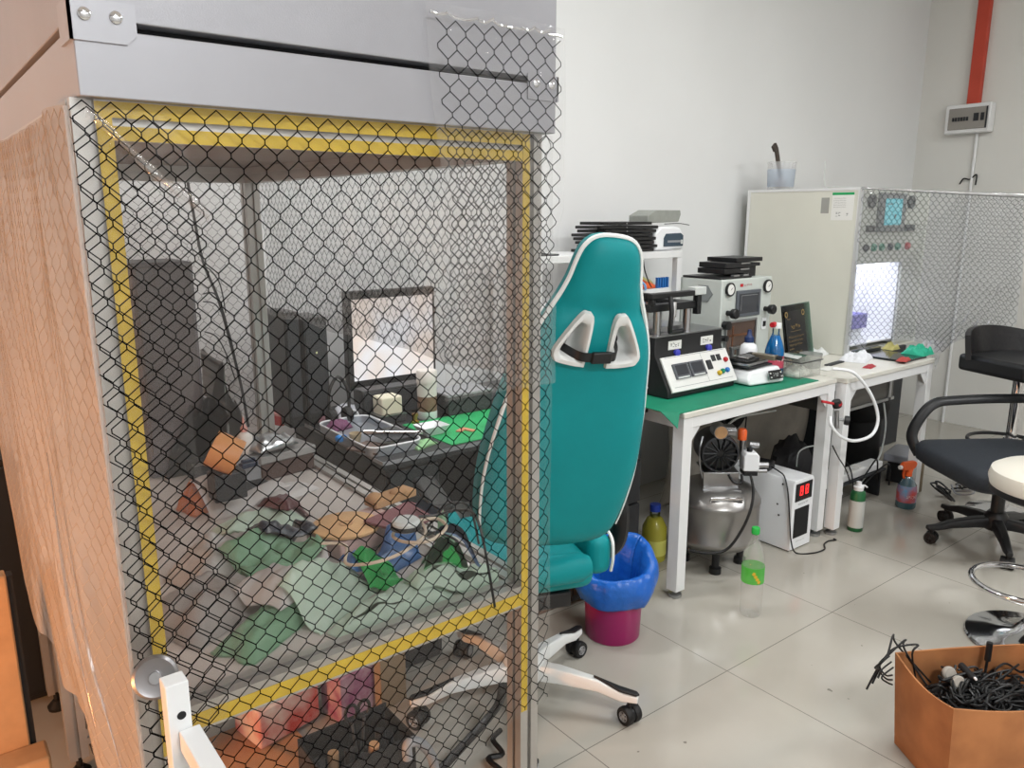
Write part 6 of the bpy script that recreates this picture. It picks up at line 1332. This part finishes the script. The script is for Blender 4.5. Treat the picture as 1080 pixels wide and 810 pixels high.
# ================================================================ bin, cartons, stools and the office chair
bc = Vector((1.895, 1.84, 0))
t = thing('magenta_bin', 'magenta plastic waste bin with blue liner beside the teal chair', 'bin', bc)
part('bin_body', MB().lathe([(0, .004), (.088, .004), (.094, 0), (.098, .006), (.106, .22), (.111, .235), (.107, .235), (.101, .22), (.092, .014), (0, .014)], bc, 44), mat('magenta_plastic', '97195e', .32), t)
def liner(u, v):
    a = 2 * PI * u; w = N3(math.cos(a) * 1.6, math.sin(a) * 1.6, v * 2.0 + 3)
    if v < .12: r = .080 * v / .12; z = .05 + .01 * w
    elif v < .45: k = (v - .12) / .33; r = .080 + .016 * k + .020 * k ** 8; z = .05 + .245 * k
    elif v < .62: k = (v - .45) / .17; r = .116 + .030 * k; z = .295 + .012 * math.sin(PI * k) - .01 * k
    else: k = (v - .62) / .38; r = .146 + .012 * math.sin(PI * k) - .012 * k; z = .285 - .10 * k
    z += .022 * N3(math.cos(a) * 1.3, math.sin(a) * 1.3, 9) * (1 if v > .3 else 0) + (.038 * math.sin(a + .8) if v > .3 else 0) * (1 - .5 * max(0, v - .6))
    r += .010 * w + .006 * N3(math.cos(a) * 6, math.sin(a) * 6, v * 3)
    return (bc.x + r * math.cos(a), bc.y + r * math.sin(a), z)
part('bin_liner', MB().sheet(liner, 80, 36, .0012), mat('blue_liner', '1a5cb4', .3, var=.10, vscale=14, bump=.35, bscale=45), t, ang=3.2)
solo('brown_carton', 'small brown carton with dark printed marks behind the bin', 'box', MB().box(1.74, 1.88, 2.10, 2.26, .001, .12), mat('brown_carton', '6e5648', .8, var=.08, vscale=20), bevel=.003)
bx_ = bpy.data.objects[-1] if False else None
ct = [o for o in COL.objects if o.name == 'brown_carton'][0]
mb = MB()
for k in range(4): i = mb.mark(); mb.lathe([(.008, 0), (.013, 0), (.013, .0006), (.008, .0006)], (-.025 + .035 * (k % 2), -.018 + .035 * (k // 2), 0), 10, caps=False); mb.xf(basis((1.82, 2.0992, .062), (1, 0, 0), (0, 0, 1)), i)
o = mb.build('printed_mark', M_ink, ct.location); o.parent = ct
# ---------------------------------------------------------------- open carton of cables, bottom right
zc = .285
A = at(944, 688, z=zc); Bc = at(1006, 748, z=zc); Cc = at(1052, 681, z=zc); 
uX = (Cc - A).normalized(); Dn = Bc - A; 
Lx = .42; P4 = [A, A + Dn, A + Dn + uX * Lx, A + uX * Lx]
t = thing('open_carton', 'open brown carton full of black cables in the bottom right corner', 'box', ((A.x + P4[2].x) / 2, (A.y + P4[2].y) / 2, 0))
M_kraft = mat('kraft_board', 'a97145', .8, vscale=10, col2='94613a'); M_kraftshade = mat('kraft_inside_shade', '6b4632', .85, var=.1, vscale=14)  # second one is a darker copy, with the carton's inner shade in its colour
cen = sum(P4, Vector((0, 0, 0))) / 4
names = ('left_panel', 'front_panel', 'right_panel', 'back_panel')
for k in range(4):
    a, b = P4[k], P4[(k + 1) % 4]; nrm = (b - a).cross(Vector((0, 0, 1))).normalized()
    if nrm.dot(cen - a) > 0: nrm = -nrm
    def wall(u, v, a=a, b=b, nrm=nrm, k=k):
        sag = -.022 * math.sin(PI * u) * (v ** 3) if k in (0, 1) else .004 * math.sin(PI * u) * v
        tap = 1 - .10 * (1 - v)
        p = cen + ((a + (b - a) * u) - cen) * tap + nrm * (.012 * math.sin(PI * u) * math.sin(PI * v))
        return (p.x, p.y, .002 + (zc - .002) * v + sag)
    part('carton_wall', MB().sheet(wall, 14, 8, .005 if k != 9 else .005), M_kraft, t, ang=.9)
part('bottom_panel', MB().prism([cen.lerp(Vector((p.x, p.y, cen.z)), .88) + Vector((0, 0, -zc + .003)) for p in P4], (0, 0, .004)), M_kraftshade, t)
part('tape_strip', MB().sheet(lambda u, v: tuple((P4[1] + (P4[2] - P4[1]) * (.0 + .98 * u)) * 1.0 - Vector((0, 0, zc - .03 - .055 * v)) + Vector((-.004, -.006, 0)) + (cen - P4[1]) * 0), 6, 2) if False else MB().prism([cen + (P4[1] + (P4[2] - P4[1]) * u - cen) * .925 + Vector((-.012, -.014, 0)) - Vector((0, 0, z)) for u, z in ((.0, .215), (.95, .215), (.95, .27), (.02, .27))], (.001, .001, 0)), mat('brown_tape', 'b07a34', .35), t)
rnd = random.Random(4)
zf = zc - .115
base = cen.copy(); vX = (P4[1] - P4[0])
def inbox(u, v, z): p = P4[0] + (P4[3] - P4[0]) * u + vX * v; return Vector((p.x, p.y, z))
solo('cable_heap', 'deep heap of dark cables filling the open carton', 'cables', MB().sheet(lambda u, v: tuple(inbox(.15 + .7 * u, .15 + .7 * v, zf - .03 + .03 * N3(u * 6, v * 5, 2))), 24, 18, .05), M_blackm, ang=3.2)
for k in range(44):
    u0, v0 = rnd.uniform(.25, .78), rnd.uniform(.25, .75); ru, rv2 = rnd.uniform(.06, .18), rnd.uniform(.06, .20); ph = rnd.uniform(0, 6)
    pts = [inbox(max(.10, min(.90, u0 + ru * math.cos(2 * PI * j / 10 * (1 + .2 * (k % 3)) + ph))), max(.10, min(.9, v0 + rv2 * math.sin(2 * PI * j / 10 + ph))), zf + .018 + .035 * rnd.random() + .012 * (k % 4)) for j in range(11)]
    solo('coiled_cable', 'black cable looped among others in the open carton', 'cable', MB().tube(pts, .0034, 6), M_cable, 'cables in the open carton')
for k, (a, b) in enumerate((((.02, .06), 0), ((.07, .20), 1), ((.14, -.0), 2))):
    p0 = inbox(a[0] + .10, a[1] + .1, zf + .03)
    q = [p0, at(962 - 8 * k, 690 - 5 * k, z=zc + .02), at(968 - 13 * k, 680 - 5 * k, z=zc + .045), at(945 - 5 * k, 683 + 5 * k, z=zc + .035), at(933 - 5 * k, 694 + k * 5, z=zc - .01), at(925 + 2 * k, 706, z=zc - .05), at(914 + 6 * k, 727 - 6 * k, z=zc - .11 + .02 * k)]
    solo('spilling_cable', ['longest', 'second', 'shortest'][k] + ' black cable spilling over the left corner of the open carton', 'cable', MB().tube(q, .003, 6), M_cable)
for k in range(3):
    q = [at(938 + 2 * k, 692 + 6 * k, z=zc - .02), at(928 + k, 702 + 6 * k, z=zc - .03), at(934 + k, 712 + 4 * k, z=zc - .05), at(941, 712 + 5 * k, z=zc - .06)]
    solo('cable_loop', 'small loop of cable hanging outside the left corner of the open carton', 'cable', MB().tube(q, .0025, 6), M_cable, 'loops outside the open carton')
for k, (px, py) in enumerate(((1002, 711), (1012, 721))):
    q = at(px, py, z=zf + .075); d = Vector((-.4, -.75, .5)).normalized()
    t2 = thing('earphone_pad', ['upper left', 'lower right'][k] + ' grey round ear pad of the pair in the open carton', 'earphone', q)
    part('pad', MB().lathe([(0, -.012), (.018, -.012), (.021, -.006), (.021, 0), (.016, .005), (0, .006)], q, 22, d), mat('ear_pad_grey%d' % k, '8f8a82', .7), t2); part('shell', MB().lathe([(0, -.028), (.010, -.026), (.017, -.012), (0, -.012)], q, 18, d), M_black, t2)
q0, q1 = at(1014, 702, z=zf + .085), at(1028, 717, z=zf + .085)
t2 = thing('black_white_cable_plug', 'black plug with white stripe lying across the cable heap', 'plug', q0); part('plug_body', MB().cyl(q0, q1, .010, n=12), M_black, t2); part('white_stripe', MB().cyl(q0 + Vector((-.006, -.006, .006)), q1 + Vector((-.006, -.006, .006)), .0035, n=8), M_whitep, t2)
q0 = inbox(.62, .12, zf + .03); solo('upright_plug', 'black plug standing up at the back of the open carton', 'plug', MB().cyl(q0, q0 + Vector((.004, 0, .085)), .004, n=8).cyl(q0 + Vector((.004, 0, .06)), q0 + Vector((.005, 0, .115)), .0085, n=12), M_black)
# ---------------------------------------------------------------- office chair
oc = Vector((3.855, 1.32, 0)); sc_ = Vector((3.73, 1.29, 0))
of = thing('office_chair', 'black office chair with dark blue seat in front of the right table', 'chair', oc)
M_navyseat = mat('dark_seat_fabric', '23282f', .75, var=.1, vscale=60)
ang_ = -.60
def seatf(s):
    return Matrix.Translation((sc_.x, sc_.y, 0)) @ Matrix.Rotation(ang_, 4, 'Z')
sv = MB()
o_ = rr(-.27, .27, -.26, .26, .09, 6); n = len(o_)
rows = [(.88, .365), (1.0, .39), (1.02, .44), (.97, .462), (.80, .470), (.4, .466)]
sv.add([(x * k, y * k, z) for k, z in rows for x, y in o_], [(i + n * j, (i + 1) % n + n * j, (i + 1) % n + n * (j + 1), i + n * (j + 1)) for j in range(len(rows) - 1) for i in range(n)] + [tuple(range(n))[::-1], tuple(range((len(rows) - 1) * n, len(rows) * n))]).xf(seatf(0))
part('seat', sv, M_navyseat, of, ang=1.2)
M4 = seatf(0)
for s in (1, -1):
    e = 0 if s > 0 else .22
    ar = [(-.22 + e, s * .25, .39), (-.245 + e, s * .285, .47), (-.21 + e, s * .29, .56), (-.15 + e, s * .29, .625), (-.05 + e, s * .29, .64), (.20, s * .29, .645), (.36, s * .285, .63), (.37, s * .28, .52), (.27, s * .26, .41), (.12, s * .2, .385)]
    part('armrest', MB().tube([M4 @ Vector(p) for p in ar], .017, 10, flat=1.5), M_black, of)
part('seat_pan', MB().box(-.12, .14, -.22, .22, .355, .394).xf(M4), M_black, of, bevel=.006)
part('gas_cylinder', MB().cyl(oc + Vector((0, 0, .09)), oc + Vector((0, 0, .24)), .028, n=18).cyl(oc + Vector((0, 0, .24)), oc + Vector((-.03, .03, .36)), .019, n=18), M_black, of)
part('base_hub', MB().lathe([(0, .075), (.045, .075), (.05, .09), (.05, .14), (.035, .16), (0, .16)], oc, 24), M_black, of)
a0 = math.atan2(1.506 - oc.y, 3.636 - oc.x)
star(of, oc, a0, .285, M_black, .135, .085, None, .05, .034, wheel=.028, hubm=M_black)
bt = M4 @ Vector((.30, .0, 0))
part('back_post', MB().prism([M4 @ Vector(p) for p in ((.20, -.03, .37), (.28, -.03, .42), (.31, -.03, .78), (.295, -.03, .78), (.262, -.03, .43), (.19, -.03, .385))], M4.to_3x3() @ Vector((0, .06, 0))), M_black, of, bevel=.004)
part('backrest', MB().sheet(lambda u, v: tuple(M4 @ Vector((.30 + .03 * v + .05 * math.cos((u - .5) * PI) * -.6 + .03, (u - .5) * .42 * (1 - .18 * v * v), .60 + .42 * v))), 12, 10, .03), M_navyseat, of, ang=1.0)
# ---------------------------------------------------------------- white round stool on a chrome disc
wc = Vector((3.03, .875, 0))
ws = thing('white_stool', 'white padded stool on a round chrome base at the right edge', 'stool', wc)
part('seat_pad', MB().lathe([(0, .565), (.17, .565), (.19, .575), (.197, .60), (.190, .63), (.165, .645), (.05, .650), (0, .650)], wc, 44), mat('cream_leather', 'd8d4c8', .4), ws); part('seat_rim', MB().lathe([(0, .545), (.175, .545), (.192, .555), (.192, .575), (.17, .575), (0, .566)], wc, 44), M_black, ws)
part('gas_column', MB().cyl(wc + Vector((0, 0, .04)), wc + Vector((0, 0, .34)), .030, n=24).cyl(wc + Vector((0, 0, .34)), wc + Vector((0, 0, .546)), .02, n=20), M_chrome, ws)
part('base_disc', MB().lathe([(0, .0), (.205, .0), (.21, .006), (.205, .014), (.14, .026), (.06, .045), (.035, .075), (0, .075)], wc, 60), M_chrome, ws)
ft = [wc + Vector((.13 * math.cos(a) * 1.25, .13 * math.sin(a), .23)) for a in [2 * PI * k / 16 for k in range(16)]]
part('foot_ring', MB().tube([Vector((wc.x - .055, wc.y + .035, .23)) + Vector((.155 * math.cos(a), .155 * math.sin(a), 0)) for a in [2 * PI * k / 20 for k in range(20)]], .011, 10, closed=True, k=2), M_chrome, ws)
# ---------------------------------------------------------------- black bar stool behind, under the hanging film
sb_ = Vector((4.31, 1.46, 0)); p = at(1050, 430, y=1.5); 
bs = thing('black_bar_stool', 'black bar stool with chrome pole behind the office chair', 'bar stool', sb_)
part('base_disc', MB().lathe([(0, 0), (.15, 0), (.16, .006), (.10, .02), (.04, .04), (0, .045)], sb_, 44), M_chrome, bs)
part('pole', MB().cyl(sb_ + Vector((0, 0, .04)), sb_ + Vector((0, 0, .40)), .034, n=24).cyl(sb_ + Vector((0, 0, .40)), sb_ + Vector((0, 0, .724)), .024, n=20), M_chrome, bs)
part('foot_ring', MB().tube([sb_ + Vector((-.03 + .16 * math.cos(a), .02 + .16 * math.sin(a), .38)) for a in [2 * PI * k / 18 for k in range(18)]], .009, 8, closed=True, k=2), M_black, bs)
Mb = Matrix.Translation(sb_) @ Matrix.Rotation(-.35, 4, 'Z')
part('seat', MB().box(-.20, .20, -.19, .19, .725, .81).xf(Mb), M_black, bs, bevel=.02, seg=3)
part('backrest', MB().sheet(lambda u, v: tuple(Mb @ Vector((-.21 + .42 * u, .20 + .02 * v - .10 * (2 * u - 1) ** 2, .79 + .15 * v - .03 * (2 * u - 1) ** 2 * v))), 16, 8, .025), mat('black_leather', '141315', .35, bump=.2, bscale=40), bs, ang=1.0)
# ---------------------------------------------------------------- clutter on the floor below the bench
q = at(385, 770, z=.0)
sbx = at(392, 745, z=.30)
t = thing('black_tool_bag', 'open black box of tools on the floor under the bench', 'box', (sbx.x, sbx.y, 0))
pts_ = [at(x, y, z=.26) for x, y in ((318, 757), (441, 757), (441, 775), (345, 815))]
xa, xb = pts_[0].x, pts_[1].x; 
R_ = Matrix.Translation((.765, 1.625, 0))
w_, d_, h_ = .125, .078, .20
mb = MB().box(-w_, w_, -d_, -d_ + .006, .004, h_).box(-w_, w_, d_ - .006, d_, .004, h_ + .01).box(-w_, -w_ + .006, -d_ + .006, d_ - .006, .004, h_).box(w_ - .006, w_, -d_ + .006, d_ - .006, .004, h_).box(-w_, w_, -d_, d_, 0, .004)
part('box_body', mb.xf(R_), M_black, t, bevel=.001)
for k in range(7): part('tool', MB().cyl(R_ @ Vector((-.095 + .032 * k, .02 * math.sin(k * 2), .012)), R_ @ Vector((-.095 + .032 * k + .005, .03 * math.cos(k), h_ - .035 + .012 * (k % 3))), .014, n=10), [M_dark, M_tan, M_darkmetal][k % 3], t)
q = R_ @ Vector((.02, .03, h_ + .02))
t2 = thing('black_scissors', 'scissors with black ring handles standing in the black tool box', 'scissors', (q.x, q.y, .06))
for s in (-1, 1):
    c = R_ @ Vector((.02 + s * .018, .03, h_ + .055)); part('ring_handle', MB().tube([c + Vector((.016 * math.cos(a), 0, .022 * math.sin(a))) for a in [2 * PI * k / 12 for k in range(12)]], .0045, 8, closed=True, k=2), M_black, t2)
    part('blade', MB().cyl(c - Vector((0, 0, .02)), R_ @ Vector((.02, .03, .06)), .004, n=6), M_steel, t2)
solo('grey_vacuum_hose', 'grey ribbed hose curving down in front of the black tool box', 'hose', MB().tube([at(x, y, z=z) for x, y, z in ((430, 800, .15), (430, 785, .19), (442, 783, .18), (455, 797, .12), (460, 822, .02))], .013, 12), M_grey)
a, b = at(532, 738, z=.14), at(470, 812, z=.02)
solo('black_strap_bar', 'black flat bar slanting down beside the right bench post', 'bar', MB().tube([at(531, 722, z=.22), at(526, 742, z=.13), at(508, 765, z=.075), at(455, 822, z=.02)], .014, 8, flat=.5, k=3), M_black)
solo('black_cable_clump', 'small clump of black cable beside the right bench post', 'cable', MB().tube([at(x, y, z=.03) for x, y in ((528, 770), (520, 780), (530, 795), (515, 800), (528, 812))], .008, 6), M_cable)
solo('red_package', 'red and white package lying on the floor under the bench', 'package', MB().cbox((.72, 2.06, .077), (.20, .14, .12), .2), mat('red_package', 'c03a30', .5, col2='d8d2d0', vscale=9), bevel=.006)
solo('magenta_carton', 'small pale carton with magenta edge beside the red package', 'box', MB().cbox((.93, 2.02, .075), (.13, .10, .15), .2), mat('pale_magenta', 'b9a0b0', .5, col2='8c3f74', vscale=16), bevel=.003)
solo('tan_board', 'tan board standing under the bench behind the black tool box', 'board', MB().cbox((1.045, 1.96, .09), (.10, .03, .176), .2), mat('tan_dull', '8a785f', .7))

solo('flat_cardboard', 'flattened brown cardboard on the floor glowing orange under the bench', 'cardboard', MB().cbox((.53, 1.90, .005), (.46, .46, .006), .05).cbox((.54, 1.88, .013), (.30, .34, .006), .4), mat('flat_kraft', 'b07a4a', .8, var=.08, vscale=12))
# ================================================================ camera and rendering look
cam = bpy.data.cameras.new('camera'); cam.sensor_width = 36; cam.lens = FPX / 1080 * 36; cam.clip_start = .02
co = bpy.data.objects.new('camera', cam); COL.objects.link(co); co.location = (0, 0, CAMH)
f = Vector((FW[0] * math.cos(PIT), FW[1] * math.cos(PIT), -math.sin(PIT)))
co.rotation_euler = (PI / 2 - PIT, 0, AZ - PI / 2)
SC.camera = co
w = bpy.data.worlds.new('World'); SC.world = w; w.use_nodes = True
w.node_tree.nodes['Background'].inputs['Color'].default_value = (.8, .85, .9, 1); w.node_tree.nodes['Background'].inputs['Strength'].default_value = .3
SC.view_settings.view_transform = 'Standard'; SC.view_settings.look = 'None'; SC.view_settings.gamma = 1; SC.view_settings.use_curve_mapping = False
SC.view_settings.exposure = 0.2
SC.cycles.use_denoising = True
SC.cycles.max_bounces = 10; SC.cycles.transparent_max_bounces = 40; SC.cycles.diffuse_bounces = 4; SC.cycles.glossy_bounces = 4
SC.cycles.sample_clamp_indirect = 8
